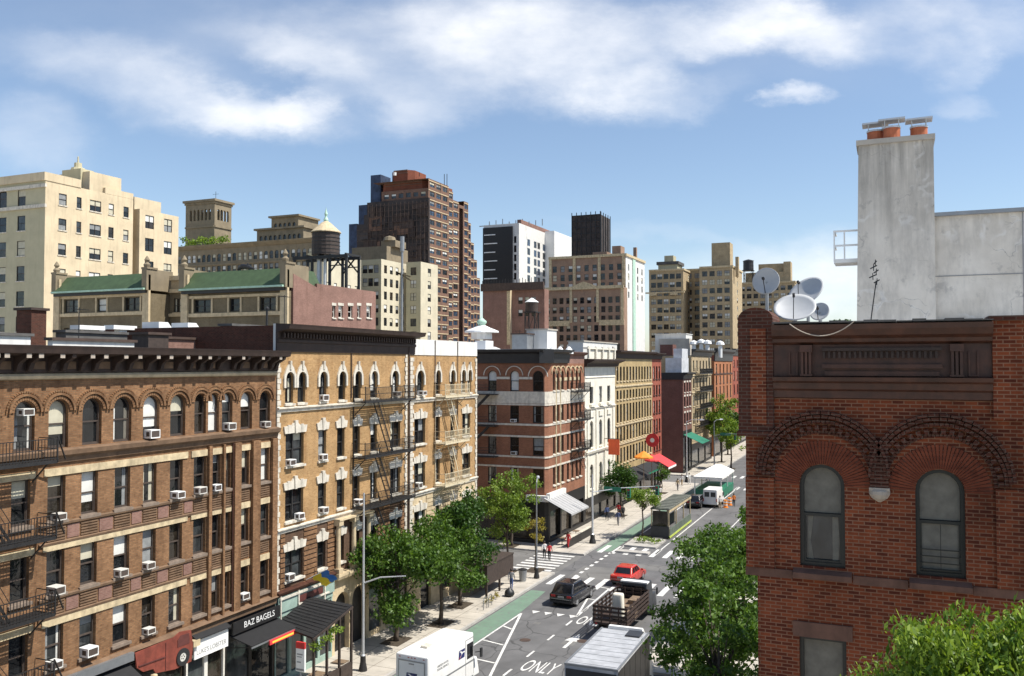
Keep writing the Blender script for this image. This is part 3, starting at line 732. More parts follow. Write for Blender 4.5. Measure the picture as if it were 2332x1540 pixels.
def shopfront(b, y0, y1, z1, n, mat, face=E, fascia=None, stall=.5):
    mb = MB(); st = (y1-y0)/n; ops = [(y0+i*st+.12, y0+(i+1)*st-.12, stall, z1-1.15) for i in range(n)]
    face.wall(mb, y0, y1, .1, z1, ops, .15); s = put(mb, 'shopfront', mat, b)
    for o in ops:
        p = MB(); p.poly([face.p(o[0], o[2], -.12), face.p(o[1], o[2], -.12), face.p(o[1], o[3], -.12), face.p(o[0], o[3], -.12)]); put(p, 'shop_window', random.choice(['glass_dark', 'glass_room', 'glass_mid']), s)
    if fascia:
        f = MB(); face.box(f, y0+.1, y1-.1, z1-.95, z1-.25, .004, .1); put(f, 'fascia', fascia, s)
    return s
shopfront(BR, 20, 30.2, 4.85, 5, 'shop_black', fascia='shop_black'); shopfront(BR, 30.22, 34.2, 4.85, 2, 'shop_black', fascia='awning_black')
shopfront(BR, 34.22, 37.0, 4.85, 2, 'frame_white', fascia='shop_black'); shopfront(BR, 37.02, 41.0, 4.85, 2, 'shop_black', fascia='shop_black')
for i, r, off in ((2, 1, .1), (2, 0, .1), (3, 0, .1), (4, 1, .05), (5, 1, .0), (2, 2, .25), (6, 2, .1), (7, 2, .05), (8, 2, .05), (5, 0, .1), (10, 0, .05)):
    a, b = low[i]; aircon(E, a+off, rows[r][0]+.03, 'white air conditioner, %s window from left on the %s storey of the brown house' % (ORD[i-1], ['second', 'third', 'fourth'][r]))
for i, dz in ((5, .02), (9, .05), (11, .0), (1, 1.45)):
    a, b = top[i]; aircon(E, a+.15, 14.97+dz, 'white air conditioner in the %s arched top window of the brown house' % ORD[i-1])
# roof clutter of the brown house, all standing on its roof
def crate(name, label, cat, x0, x1, y0, y1, z0, z1, mat, cap=None, group=None):
    t = thing(name, label, cat, ((x0+x1)/2, (y0+y1)/2, z0), 0, group)
    mb = MB(); mb.box(x0, x1, y0, y1, z0, z1); put(mb, 'wall', mat, t)
    if cap: mb = MB(); mb.box(x0-.12, x1+.12, y0-.12, y1+.12, z1, z1+.14); put(mb, 'coping', cap, t)
    return t
def quadY(u0, u1, X):  # Y range of a roof object between two picture columns
    return onX(u0, 760, X)[0], onX(u1, 760, X)[0]
def bulk(name, label, cat, u0, u1, v, X, depth, mat, z0=18.95, cap=None, group=None):
    y0, z1 = onX(u0, v, X); y1 = onX(u1, v, X)[0]
    return crate(name, label, cat, X-depth, X, y0, y1, z0, z1, mat, cap, group)
bulk('chimney_stack', 'dark square brick chimney on the left end of the brown roof', 'chimney', 72, 106, 706, -44, 1.2, 'red_brick_dark', cap='cornice_umber')
bulk('roof_parapet', 'low white painted parapet wall on the far left of the brown roof', 'parapet', -60, 70, 762, -40, .35, 'white_panel', cap='tarpaper')
bulk('roof_parapet', 'long grey and white parapet wall on the brown roof under the green mansards', 'parapet', 120, 306, 775, -37.5, .35, 'white_panel', cap='cornice_brown')
bulk('roof_bulkhead', 'low grey tarred bulkhead behind the long white roof parapet', 'bulkhead', 150, 290, 757, -43, .8, 'tarpaper', cap='tarpaper')
bulk('roof_parapet', 'dark brick parapet wall with coping between the two white skylights and the cornice', 'parapet', 382, 520, 772, -38.5, .35, 'pink_brick', cap='cornice_brown')
bulk('roof_bulkhead', 'small dark timber roof box left of the brick parapet', 'bulkhead', 338, 384, 762, -37.6, 1.2, 'dark_wood', cap='cornice_brown')
bulk('roof_bulkhead', 'sooty brick stair bulkhead at the right end of the brown roof', 'bulkhead', 528, 628, 742, -37.4, .9, 'red_brick_dark', cap='tarpaper')
for i, (u0, u1, v, lb) in enumerate(((362, 428, 733, 'white sheet-metal skylight wedge, the left of the pair on the brown roof'), (428, 492, 735, 'white sheet-metal skylight wedge, the right of the pair on the brown roof'))):
    y0, zt = onX(u0, v, -42); y1 = onX(u1, v, -42)[0]; t = thing('roof_skylight', lb, 'skylight', (-42, y0, 18.95), 0, 'white skylight wedges')
    mb = MB(); mb.extrude([(y0, 18.95), (y1+.5, 18.95), (y0+.75, zt), (y0, zt)], lambda a, z, d: (d, a, z), -43.4, -42); put(mb, 'hood', 'white_paint', t)
    mb = MB(); mb.box(-43.5, -41.9, y0-.1, y1+.6, 18.95, 19.1); put(mb, 'base', 'grey_metal', t)
for i, (u, v, lb) in enumerate(((275, 742, 'flat white roof ventilator beside the left skylight wedge'), (200, 742, 'pale grey roof ventilator on the tarred bulkhead'))):
    y, z = onX(u, v, -43.8); t = thing('roof_vent', lb, 'vent', (-43.8, y, 18.95)); mb = MB(); mb.box(-44.2, -43.4, y-.9, y+.9, z-.25, z); mb.box(-44, -43.6, y-.3, y+.3, 18.95, z-.25); put(mb, 'hood', 'white_paint', t)

# --- shop signs on the brown house
t = thing('shop_sign', 'rust red shop sign shaped like the side of an old pickup truck', 'sign', (XW, 32.3, 4.6))
prof = [(30.5, 5.25), (30.62, 4.55), (31.0, 4.25), (31.6, 4.2), (31.75, 3.95), (33.0, 3.75), (34.05, 3.8), (34.15, 4.6), (34.0, 5.35), (33.3, 5.45), (32.9, 5.3)]
mb = MB(); mb.extrude(prof, lambda a, z, d: E.p(a, z, d), .42, .5); put(mb, 'body_panel', 'sign_rust', t)
mb = MB(); mb.extrude([(33.1, 4.75), (33.9, 4.75), (33.85, 5.25), (33.3, 5.28), (33.1, 5.1)], lambda a, z, d: E.p(a, z, d), .5, .52); mb.bar(E.p(32.35, 5.2, .51), E.p(32.35, 3.9, .51), .03); mb.bar(E.p(30.7, 4.6, .52), E.p(32.3, 4.55, .52), .05); put(mb, 'door_line', 'shop_maroon', t)
mb = MB(); ring(mb, 33.45, 4.2, .22, .42, .5, .56, 20, 0, 0, 2*math.pi, lambda x, z, y: E.p(x, z, y)); w = put(mb, 'tyre', 'rubber', t)
mb = MB(); ring(mb, 33.45, 4.2, .0, .215, .5, .53, 16, .0, 0, 2*math.pi, lambda x, z, y: E.p(x, z, y)); put(mb, 'rim', 'frame_white', w)
mb = MB(); ring(mb, 33.45, 4.2, .06, .13, .53, .535, 5, .5, 0, 2*math.pi, lambda x, z, y: E.p(x, z, y)); put(mb, 'hub', 'black_ink', w)
mb = MB(); mb.box(*[E.p(34.15, 4.6, .2)[0], E.p(34.15, 4.6, .55)[0]], 34.14, 34.6, 4.45, 4.75); put(mb, 'headlight', 'cream_trim', t)
mb = MB()
for y in (31, 32.5, 33.8): mb.bar(E.p(y, 4.9, .01), E.p(y, 4.9, .42), .05)
put(mb, 'bracket', 'black_iron', t)
t = thing('shop_sign', "white fascia sign lettered LUKE'S LOBSTER above a narrow shop", 'sign', (XW, 35.6, 4.0))
mb = MB(); E.box(mb, 34.42, 36.85, 3.72, 4.68, .25, .34); put(mb, 'panel', 'white_paint', t)
RX = Matrix.Rotation(R(90), 4, 'Z') @ Matrix.Rotation(R(90), 4, 'X')
lettering("LUKE'S LOBSTER", .34, 'grey_ink', t, Matrix.Translation((.345, 35.63-35.6, 4.02-4.0)) @ RX, .004, .86)
t = thing('shop_sign', 'black fascia sign with white letters BAZ BAGELS beside the green shop', 'sign', (XW, 39.2, 4.6))
mb = MB(); E.box(mb, 37.1, 40.95, 4.2, 4.84, .36, .46); put(mb, 'panel', 'shop_black', t)
lettering('BAZ BAGELS', .46, 'white_paint', t, Matrix.Translation((.466, 39.2-39.2, 4.52-4.6)) @ RX, .004, 1.0)
t = thing('neon_sign', 'glowing orange neon strip in a red housing under the black awning', 'sign', (XW, 39.6, 3.6))
mb = MB(); E.box(mb, 38.55, 41.0, 3.42, 3.66, 1.62, 1.7); put(mb, 'housing', 'canvas_red', t)
mb = MB(); E.box(mb, 38.75, 40.55, 3.48, 3.58, 1.702, 1.72); put(mb, 'tube', 'neon_orange', t)
def awning(label, y0, y1, zt, zb, out, mat, valance=.25, vm=None, face=E, name='shop_awning', ribs=0, base=0.):
    t = thing(name, label, 'awning', face.p((y0+y1)/2, zt, base))
    mb = MB(); mb.hexa([face.p(y0, zt-.05, base+.02), face.p(y0, zb-.05, base+out), face.p(y1, zb-.05, base+out), face.p(y1, zt-.05, base+.02), face.p(y0, zt, base+.02), face.p(y0, zb, base+out), face.p(y1, zb, base+out), face.p(y1, zt, base+.02)])
    for k in range(ribs):
        y = y0+(y1-y0)*(k+.5)/ribs; mb.bar(face.p(y, zt+.01, base+.05), face.p(y, zb+.01, base+out), .025)
    put(mb, 'canopy', mat, t)
    if valance: mb = MB(); face.box(mb, y0, y1, zb-.05-valance, zb-.05, base+out-.03, base+out); put(mb, 'valance', vm or mat, t)
    mb = MB()
    for y in (y0+.05, y1-.05): mb.bar(face.p(y, zb-.08, base+out-.05), face.p(y, zb-.3, base+.02), .035)
    put(mb, 'arm', 'black_iron', t); return t
awning('wide black awning with a pale edge below the left end of the brown house', 25.6, 30.35, 4.95, 3.9, 1.9, 'awning_black', .3)
mb = MB(); E.box(mb, 25.6, 30.4, 4.97, 5.35, .36, .55); solo(mb, 'awning_box', 'grey_metal', 'long grey metal roller box above the wide black awning', 'awning box')
awning("black awning above the white LUKE'S LOBSTER sign", 34.4, 36.9, 5.0, 4.75, .5, 'awning_black', 0)
awning('black awning with a grey edge under the white lettered fascia', 37.2, 41.0, 4.15, 3.75, 1.6, 'awning_black', .1, 'grey_metal')
t = thing('street_lantern', 'cream round shop lantern hanging below the rust red truck sign', 'lantern', E.p(31.25, 3.6, .9)); mb = MB(); mb.lathe(E.p(31.25, 3.3, .9), [(.06, 0), (.13, .1), (.12, .5), (.17, .6), (.15, .8), (0, .85)], 10); put(mb, 'shade', 'cream_trim', t); mb = MB(); mb.bar(E.p(31.25, 4.1, .02), E.p(31.25, 4.12, .92), .04); put(mb, 'arm', 'black_iron', t)
# --- the two yellow brick houses
def quoins(b, y0, y1, z0, z1, mat='white_trim', wide=.34):
    mb = MB(); z = z0; k = 0
    while z < z1-.1:
        w = wide if k % 2 else wide*.68
        E.box(mb, y0, y0+w, z+.015, min(z+.30, z1), .003, .07) if y1 > y0 else E.box(mb, y0-w, y0, z+.015, min(z+.30, z1), .003, .07)
        z += .32; k += 1
    put(mb, 'quoin', mat, b)
YB = thing('brick_apartment_building', 'golden brick apartment house with a tall dark umber cornice and a black fire escape', 'building', (XW, 41.05, 0))
rz = [(5.88, 7.6), (9.3, 11.17), (12.55, 14.45)]
c5 = [(41.85, 42.6), (43.02, 43.77), (45.17, 45.92), (47.23, 47.98), (49.03, 49.8), (51.0, 51.8), (53.7, 54.6)]
c4 = [(41.93, 43.65), (45.12, 45.95), (47.12, 47.95), (49.04, 49.73), (51.02, 51.83), (53.6, 54.95)]
o5 = [(a, b, 16.2, 18.05, True) for a, b in c5]; o4 = [(a, b, z0, z1) for z0, z1 in rz[1:] for a, b in c4]
o2 = [(a, b, *rz[0]) for a, b in c4]
mb = MB(); E.wall(mb, 41.05, 56.15, 8.8, 19.3, o5+o4, .28); put(mb, 'wall', 'yellow_brick', YB)
mb = MB(); E.wall(mb, 41.05, 56.15, 4.9, 8.8, o2, .3); shell(mb, -46, XW, 41.05, 56.15, 0, 20.6); put(mb, 'wall', 'brown_brick_dark', YB)
mb = MB(); E.wall(mb, 41.05, 56.15, 19.3, 20.6, []); put(mb, 'frieze', 'cornice_umber', YB)
for o in o5: window(YB, E, o, .2, lintel=('ogee', 'white_trim'), sill='white_trim', blind=.3)
for o in o4: window(YB, E, o, .2, units=2 if o[1]-o[0] > 1.3 else 1, lintel=('keyed', 'white_trim'), sill='white_trim', blind=.4)
for o in o2: window(YB, E, o, .2, units=2 if o[1]-o[0] > 1.3 else 1, lintel=('keyed', 'white_trim'), sill='white_trim', blind=.4)
quoins(YB, 41.06, 50, 4.9, 19.2); quoins(YB, 55.85, 40, 4.9, 19.2)
mb = MB()
for y0, y1, z in ((41.05, 56.1, 15.72), (41.05, 56.1, 8.72)):
    E.prof(mb, y0, y1, [(.003, z-.02), (.1, z), (.12, z+.14), (.22, z+.2), (.22, z+.27), (.003, z+.3)])
put(mb, 'string_course', 'white_trim', YB)
mb = MB(); z = 5.3
while z < 8.6:                    # banded brickwork of the second storey
    for a, b in ((41.5, 41.9), (43.7, 45.0), (46.1, 47.0), (52.0, 53.5), (55.05, 55.5)): E.box(mb, a, b, z, z+.2, .003, .05)
    z += .29
put(mb, 'brick_band', 'brown_brick', YB)
mb = MB(); E.prof(mb, 40.95, 56.9, [(.003, 19.22), (.1, 19.25), (.12, 19.75), (.2, 19.8), (.2, 19.95), (.12, 20.0), (.14, 20.35), (.3, 20.42), (.95, 20.55), (1.0, 20.7), (1.05, 20.82), (.003, 20.86)]); cn = put(mb, 'cornice', 'cornice_umber', YB)
mb = MB(); y = 41.3
while y < 56.5: E.box(mb, y, y+.13, 20.05, 20.34, .14, .34); y += .31
put(mb, 'dentil', 'cornice_umber', cn)
roof(YB, -46, XW, 41.05, 56.15, 20.5)
mb = MB(); mb.box(-46, XW-.2, 41.0, 41.2, 19.3, 20.75); put(mb, 'gable_wall', 'red_brick_dark', YB); mb = MB(); mb.box(XW-.2, XW+.02, 40.99, 41.16, 19.3, 20.85); put(mb, 'gable_coping', 'white_panel', YB)
mb = MB(); mb.tube([E.p(55.98, 5, .12), E.p(55.98, 20.5, .12)], .06, 6); mb.tube([E.p(48.6, 16.3, .08), E.p(48.6, 20.4, .08)], .04, 6); put(mb, 'drainpipe', 'cornice_umber', YB)
fire_escape(YB, 48.75, 55.3, (16.05, 12.4, 9.1, 5.7), 'black_iron', 1.05, sign=1)
# stone entrance bay with columns and arches
mb = MB()
for y in (47.0, 48.75, 50.5): mb.tube([E.p(y, 5.6, .22), E.p(y, 8.3, .22)], [.17, .14], 10); E.box(mb, y-.24, y+.24, 8.3, 8.6, .02, .46); E.box(mb, y-.24, y+.24, 5.3, 5.6, .02, .46)
E.box(mb, 46.75, 50.8, 8.602, 8.72, .02, .5); E.prof(mb, 46.7, 50.85, [(.003, 4.85), (.42, 4.9), (.5, 5.1), (.5, 5.28), (.003, 5.3)])
put(mb, 'entrance_column', 'sandstone', YB)
mb = MB(); E.wall(mb, 46.72, 50.82, .12, 4.86, [(47.0, 48.6, .12, 3.9, True), (48.95, 50.55, .12, 3.9, True)], .4); put(mb, 'entrance_arch', 'sandstone', YB)
mb = MB(); mb.poly([E.p(46.9, .1, -.35), E.p(50.7, .1, -.35), E.p(50.7, 4.2, -.35), E.p(46.9, 4.2, -.35)]); put(mb, 'entrance_door', 'shop_black', YB)
shopfront(YB, 41.1, 46.72, 4.9, 4, 'shop_green', fascia='shop_green'); shopfront(YB, 50.82, 56.15, 4.9, 3, 'sandstone', fascia='sandstone')
mb = MB(); E.prof(mb, 41.05, 46.7, [(.003, 5.2), (.3, 5.25), (.36, 5.4), (.003, 5.5)]); put(mb, 'shop_cornice', 'cornice_rust', YB)
t = thing('shop_sign', 'pale green timber shop fascia with a maroon board above the dark dining roof', 'sign', (XW, 43.9, 4.5))
mb = MB(); E.box(mb, 41.15, 46.65, 4.25, 5.15, .12, .2); put(mb, 'panel', 'shop_green', t)
mb = MB(); E.box(mb, 43.0, 45.4, 4.45, 4.85, .202, .24); put(mb, 'board', 'shop_maroon', t)
mb = MB()
for y in (41.25, 42.9, 45.5): E.box(mb, y, y+.1, 3.8, 5.2, .205, .28)
E.box(mb, 41.2, 46.6, 4.98, 5.1, .203, .3); E.box(mb, 42.9, 46.0, 4.32, 4.4, .203, .3); put(mb, 'trim', 'white_trim', t)
t = thing('flag', 'blue over yellow striped flag on a slanted pole above the green shop', 'flag', E.p(43.9, 5.2, .1))
mb = MB(); mb.tube([E.p(43.9, 5.55, .05), E.p(43.9, 6.3, 1.5)], .025, 6); put(mb, 'pole', 'white_paint', t)
for nm, r0, r1, mat in (('blue_stripe', 0, .5, 'flag_blue'), ('yellow_stripe', .5, 1, 'flag_yellow')):
    mb = MB(); N = 12
    P = lambda i, r: E.p(43.9+1.25*(i/N)+.03*math.sin(r*5), 6.28-.52*r-.85*(i/N)+.05*math.sin(i*1.1+r*2), 1.45-.95*r+.10*math.sin(i*.9+r*2.2)+.1*i/N)
    for i in range(N):
        for j in range(4):
            a, b = r0+(r1-r0)*j/4, r0+(r1-r0)*(j+1)/4; mb.poly([P(i, a), P(i+1, a), P(i+1, b), P(i, b)])
    put(mb, nm, mat, t, smooth=True)
for (a, r, lab) in ((41.98, 2, 'wide fourth-storey window'), (45.2, 2, 'narrow fourth-storey window beside the wide one'), (42.9, 1, 'wide third-storey window'), (45.25, 1, 'narrow third-storey window'), (49.1, 1, 'third-storey window at the black fire escape'), (42.0, 0, 'wide second-storey window above the green shop')):
    aircon(E, a, rz[r][0]+.03, 'air conditioner in the %s of the golden house' % lab)
aircon(E, 45.24, 16.24, 'white air conditioner in the third arched top window of the golden brick house'); aircon(E, 53.85, 16.24, 'air conditioner in the arched top window at the right end of the black fire escape')

YC = thing('brick_apartment_building', 'narrow golden brick corner house with a plain white parapet and cream fire escape', 'building', (XW, 56.2, 0))
d5 = [(57.25, 58.35), (60.2, 61.0), (62.72, 63.5), (64.68, 65.4), (65.88, 66.55)]; d4 = [(57.0, 58.65), (60.25, 61.0), (62.8, 63.52), (64.92, 66.4)]
p5 = [(a, b, 16.15, 18.05, True) for a, b in d5]; p4 = [(a, b, z0, z1) for z0, z1 in rz for a, b in d4]
mb = MB(); E.wall(mb, 56.17, 67.6, 8.8, 19.2, p5+[o for o in p4 if o[2] > 9], .28); shell(mb, -46, XW, 56.17, 67.6, 0, 19.2); put(mb, 'wall', 'yellow_brick', YC)
mb = MB(); E.wall(mb, 56.17, 67.6, .1, 8.8, [o for o in p4 if o[2] < 9]+[(58, 59.6, .1, 3.4), (61, 63, .8, 3.4), (64, 66.6, .8, 3.4)], .28); put(mb, 'wall', 'sandstone', YC)
mb = MB(); z = 4.6
while z < 8.6:
    for a, b in ((56.5, 56.9), (58.8, 60.1), (61.1, 62.7), (63.6, 64.8), (66.55, 67.2)): E.box(mb, a, b, z, z+.24, .003, .05)
    z += .31
put(mb, 'stone_band', 'sandstone', YC)
for o in p5: window(YC, E, o, .2, lintel=('ogee', 'white_trim'), sill='white_trim', blind=.4)
for o in p4: window(YC, E, o, .2, units=2 if o[1]-o[0] > 1.3 else 1, lintel=('keyed', 'white_trim'), sill='white_trim', blind=.5)
for a, b, c, d in ((58, 59.6, .1, 3.4), (61, 63, .8, 3.4), (64, 66.6, .8, 3.4)):
    p = MB(); p.poly([E.p(a, c, -.2), E.p(b, c, -.2), E.p(b, d, -.2), E.p(a, d, -.2)]); put(p, 'shop_window', 'glass_dark', YC)
quoins(YC, 56.28, 70, 4.3, 19.1, wide=.55); quoins(YC, 67.58, 40, 4.3, 19.1)
mb = MB()
for z in (15.68, 8.72): E.prof(mb, 56.2, 67.6, [(.003, z-.02), (.1, z), (.12, z+.14), (.2, z+.2), (.2, z+.27), (.003, z+.3)])
E.prof(mb, 56.2, 67.6, [(.003, 4.1), (.2, 4.15), (.25, 4.35), (.003, 4.4)])
put(mb, 'string_course', 'white_trim', YC)
mb = MB(); E.box(mb, 56.9, 67.62, 19.2, 20.38, -.3, .05); mb.box(-46, -32.81, 67.3, 67.6, 19.2, 20.38); put(mb, 'parapet', 'white_panel', YC)
mb = MB()
for y in (60.05, 63.9): mb.tube([E.p(y, 12, .09), E.p(y, 20.35, .09)], .035, 6)
put(mb, 'drainpipe', 'cornice_brown', YC); roof(YC, -46, XW, 56.17, 67.6, 19.25, 'silver_roof')
fire_escape(YC, 60.0, 64.2, (16.0, 12.4, 9.15, 5.9), 'cream_iron', 1.0, sign=1)
aircon(E, 57.6, 16.2, 'air conditioner in the first arched window under the plain white parapet'); aircon(E, 57.1, 9.33, 'air conditioner in a wide third-storey window of the house with the plain white parapet')

# --- brown corner house across the side street, with a curved bay
CB = thing('brick_corner_building', 'brown brick corner house with pale bands, curved corner bay and black cornice', 'building', (XW, 84.2, 0))
SF = Face((0, 84.2), (1, 0)); XC = XW
cols = [(86.0, 86.62), (87.1, 87.82), (88.5, 89.3), (90.3, 90.95), (91.7, 92.4), (93.2, 93.85), (94.4, 95.05)]
zr = [(5.9, 7.75), (9.1, 10.95), (12.45, 14.2)]; zt5 = (15.75, 17.85)
oe = [(a, b, zt5[0], zt5[1], True) for a, b in cols]+[(a, b, z0, z1) for z0, z1 in zr for a, b in cols]
scol = [(-45.3, -44.3), (-42.2, -41.2), (-39.15, -38.15), (-36.6, -35.6), (-34.05, -32.85)]
os_ = [(a, b, zt5[0]-.05, zt5[1], True) for a, b in scol]+[(a, b, z0, z1) for z0, z1 in zr for a, b in scol]
mb = MB(); E.wall(mb, 84.75, 96.35, 4.6, 18.6, oe, .25); SF.wall(mb, -52, -32.75, 4.6, 18.6, os_, .25)
mb.poly([(-32.75, 84.2, 4.6), (XW, 84.75, 4.6), (XW, 84.75, 18.6), (-32.75, 84.2, 18.6)])
mb.poly([(-52, 96.35, 0), (-52, 84.2, 0), (-52, 84.2, 18.6), (-52, 96.35, 18.6)]); mb.poly([(XW, 96.35, 4.6), (-52, 96.35, 4.6), (-52, 96.35, 18.6), (XW, 96.35, 18.6)])
put(mb, 'wall', 'corner_brick', CB)
for o in oe: window(CB, E, o, .18, lintel=('bead', 'cream_trim') if len(o) > 4 else None, blind=.35, sill='white_trim')
for o in os_: window(CB, SF, o, .18, lintel=('bead', 'white_trim') if len(o) > 4 else None, blind=.5, sill=None)
mb = MB()
def band(z0, z1, out, gaps=True):
    SF.box(mb, -52, -32.7, z0, z1, .003, out); E.box(mb, 84.7, 96.35, z0, z1, .003, out)
    mb.hexa([(-32.7, 84.197-out, z0), (XW+out, 84.7, z0), (XW+.003, 84.7, z0), (-32.7, 84.197, z0), (-32.7, 84.197-out, z1), (XW+out, 84.7, z1), (XW+.003, 84.7, z1), (-32.7, 84.197, z1)])
for z0, z1 in ((12.16, 12.36), (10.95, 11.14), (8.85, 9.03), (7.8, 7.98), (14.25, 14.42)): band(z0, z1, .07)
band(14.45, 15.68, .04)
for (a, b), (c, d) in zip(scol, scol[1:]): SF.box(mb, b+.02, c-.02, 16.95, 17.2, .003, .06)
put(mb, 'stone_band', 'white_trim', CB)
mb = MB()
for (a, b), (c, d) in zip(cols, cols[1:]): E.box(mb, b+.05, c-.05, 16.75, 17.1, .003, .06)
for y in (86.85, 88.15): mb.tube([E.p(y, 5, .02), E.p(y, 17.0, .02)], .1, 8)
put(mb, 'pilaster', 'cream_trim', CB)
mb = MB(); SF.prof(mb, -52.3, -32.6, [(.003, 18.6), (.2, 18.62), (.3, 19.6), (.75, 19.8), (.8, 20.05), (.003, 20.1)]); E.prof(mb, 84.3, 90.6, [(.003, 18.62), (.2, 18.65), (.3, 19.6), (.75, 19.8), (.8, 20.05), (.003, 20.1)])
mb.hexa([(-33, 84.2-.78, 18.63), (XW+.78, 84.3, 18.63), (XW, 86, 18.63), (-34, 86, 18.63), (-33, 84.2-.78, 20.06), (XW+.78, 84.3, 20.06), (XW, 86, 20.06), (-34, 86, 20.06)])
put(mb, 'cornice', 'cornice_black', CB)
mb = MB(); E.wall(mb, 90.6, 96.35, 18.6, 19.7, []); E.prof(mb, 90.62, 96.4, [(.003, 19.5), (.3, 19.6), (.5, 19.85), (.003, 19.9)]); put(mb, 'frieze', 'pink_brick', CB)
roof(CB, -52, XW, 84.2, 96.35, 19.7, 'silver_roof')
fire_escape(CB, 91.4, 95.6, (15.5, 12.3, 9.0), 'black_iron', .95)
# shop base
mb = MB(); E.wall(mb, 84.7, 96.35, .1, 4.6, [(85.2, 88.2, .5, 3.3), (88.6, 91.6, .5, 3.3), (92, 95.8, .5, 3.3)], .3); SF.wall(mb, -52, -32.75, .1, 4.6, [(-38, -33.4, .5, 3.3), (-43, -38.5, .5, 3.3)], .3); mb.poly([(-32.75, 84.2, .1), (XW, 84.7, .1), (XW, 84.7, 4.6), (-32.75, 84.2, 4.6)]); put(mb, 'shopfront', 'shop_black', CB)
mb = MB(); mb.poly([E.p(85, .3, -.28), E.p(96, .3, -.28), E.p(96, 3.5, -.28), E.p(85, 3.5, -.28)]); mb.poly([SF.p(-44, .3, -.28), SF.p(-33.2, .3, -.28), SF.p(-33.2, 3.5, -.28), SF.p(-44, 3.5, -.28)]); put(mb, 'shop_window', 'glass_room', CB)
mb = MB(); SF.box(mb, -34.6, -32.2, 4.5, 5.1, .01, .5); E.box(mb, 84.0, 88.9, 4.7, 5.3, .01, .4); put(mb, 'shop_fascia', 'white_panel', CB)
# fire escape at the left end of the south front
fe = MB(); fe.bar((-43.2, 84.1, 8.0), (-43.2, 84.1, 16.3), .06); f = put(fe, 'fire_escape', 'black_iron', CB)
for z in (15.4, 12.1, 8.9):
    p = MB(); p.box(-43.4, -37.9, 83.0, 84.15, z-.08, z); put(p, 'platform', 'black_iron', f)
    p = MB(); [p.bar((x, 83.03, z), (x, 83.03, z+.95), .05) for x in (-43.4, -40.6, -37.9)]; [p.bar((-43.4, 83.03, z+q), (-37.9, 83.03, z+q), .035) for q in (.35, .65, .95)]; put(p, 'guard', 'black_iron', f)
for z in (15.4, 12.1):
    p = MB(); [p.bar((-38.6, dy, z), (-42, dy, z-3.25), .06, .15) for dy in (83.15, 83.6)]; put(p, 'stair', 'black_iron', f)
awning('large pale grey awning of the corner restaurant', 83.3, 88.7, 4.95, 3.55, 3.0, 'awning_grey', .12, ribs=7)
aircon(SF, -36.4, 12.5, 'air conditioner below the broad pale band of the brown corner house'); aircon(SF, -36.4, 9.13, 'lower of the two air conditioners on the shaded front of the brown corner house')

# --- roof things on the corner house and behind it
t = thing('roof_cupola', 'mint green domed cupola with a finial on a white sloping roof', 'cupola', (-62, 98, 17.5))
yc, zc = -62, 98
def cup(x, y, zb, sc=1.):
    mb = MB(); mb.lathe((x, y, zb), [(2.2*sc, 0), (2.2*sc, 1.5*sc)], 8); a = mb
    b = MB(); b.lathe((x, y, zb+1.5*sc), [(3.4*sc, -.1), (3.35*sc, .1), (1.7*sc, .8*sc), (.75*sc, 1.25*sc)], 16)
    d = MB(); d.lathe((x, y, zb+2.7*sc), [(.7*sc, 0), (.75*sc, .35*sc), (1.0*sc, .6*sc), (.95*sc, .95*sc), (.45*sc, 1.35*sc), (.16*sc, 1.6*sc), (.07*sc, 1.85*sc), (0, 1.9*sc)], 12)
    return a, b, d
x0, z0 = onY(1097, 762, 98)
t.location = (x0, 98, z0-.6)
a, b, d = cup(x0, 98, z0-.6, .62); put(a, 'lantern_wall', 'white_panel', t); put(b, 'skirt_roof', 'white_paint', t); put(d, 'dome', 'verdigris', t, smooth=True)
def atY(name, label, cat, u0, u1, v, Y, depth, mat, z0, cap=None, group=None):
    x0, z1 = onY(u0, v, Y); x1 = onY(u1, v, Y)[0]
    return crate(name, label, cat, x0, x1, Y, Y+depth, z0, z1, mat, cap, group)
atY('roof_bulkhead', 'pale concrete lift bulkhead standing on the roof behind the black cornice', 'bulkhead', 1199, 1246, 752, 91, 3, 'white_panel', 19.5, cap='concrete')
atY('roof_bulkhead', 'grey shingled roof bulkhead between the cupola and the pale lift bulkhead', 'bulkhead', 1166, 1200, 762, 89, 2.5, 'grey_metal', 19.5, cap='cornice_brown')
atY('roof_bulkhead', 'white painted stair bulkhead left of the black cornice', 'bulkhead', 1082, 1106, 776, 87, 2, 'white_paint', 19.5)
x, z = onY(1125, 768, 94); t = thing('roof_canopy', 'white low pitched roof canopy below the mint cupola', 'canopy', (x, 94, 19.6)); mb = MB(); mb.lathe((x, 94, 19.7), [(2.2, .0), (2.15, .12), (.15, .85)], 4); put(mb, 'canopy', 'white_paint', t); mb = MB(); [mb.bar((x+q, 93.2, 18.9), (x+q, 93.2, 19.75), .1) for q in (-1.2, 0, 1.2)]; put(mb, 'post', 'grey_metal', t)
x, z = onY(1280, 778, 90); t = thing('roof_vent', 'heap of white covered roof ventilators at the right end of the corner roof', 'vent', (x, 90, 19.7)); mb = MB(); [mb.lathe((x+q, 90+.3*q, 19.65), [(.55, 0), (.5, .3), (.15, .75), (0, .8)], 8) for q in (-1.0, -.2, .7)]; put(mb, 'hood', 'white_paint', t)

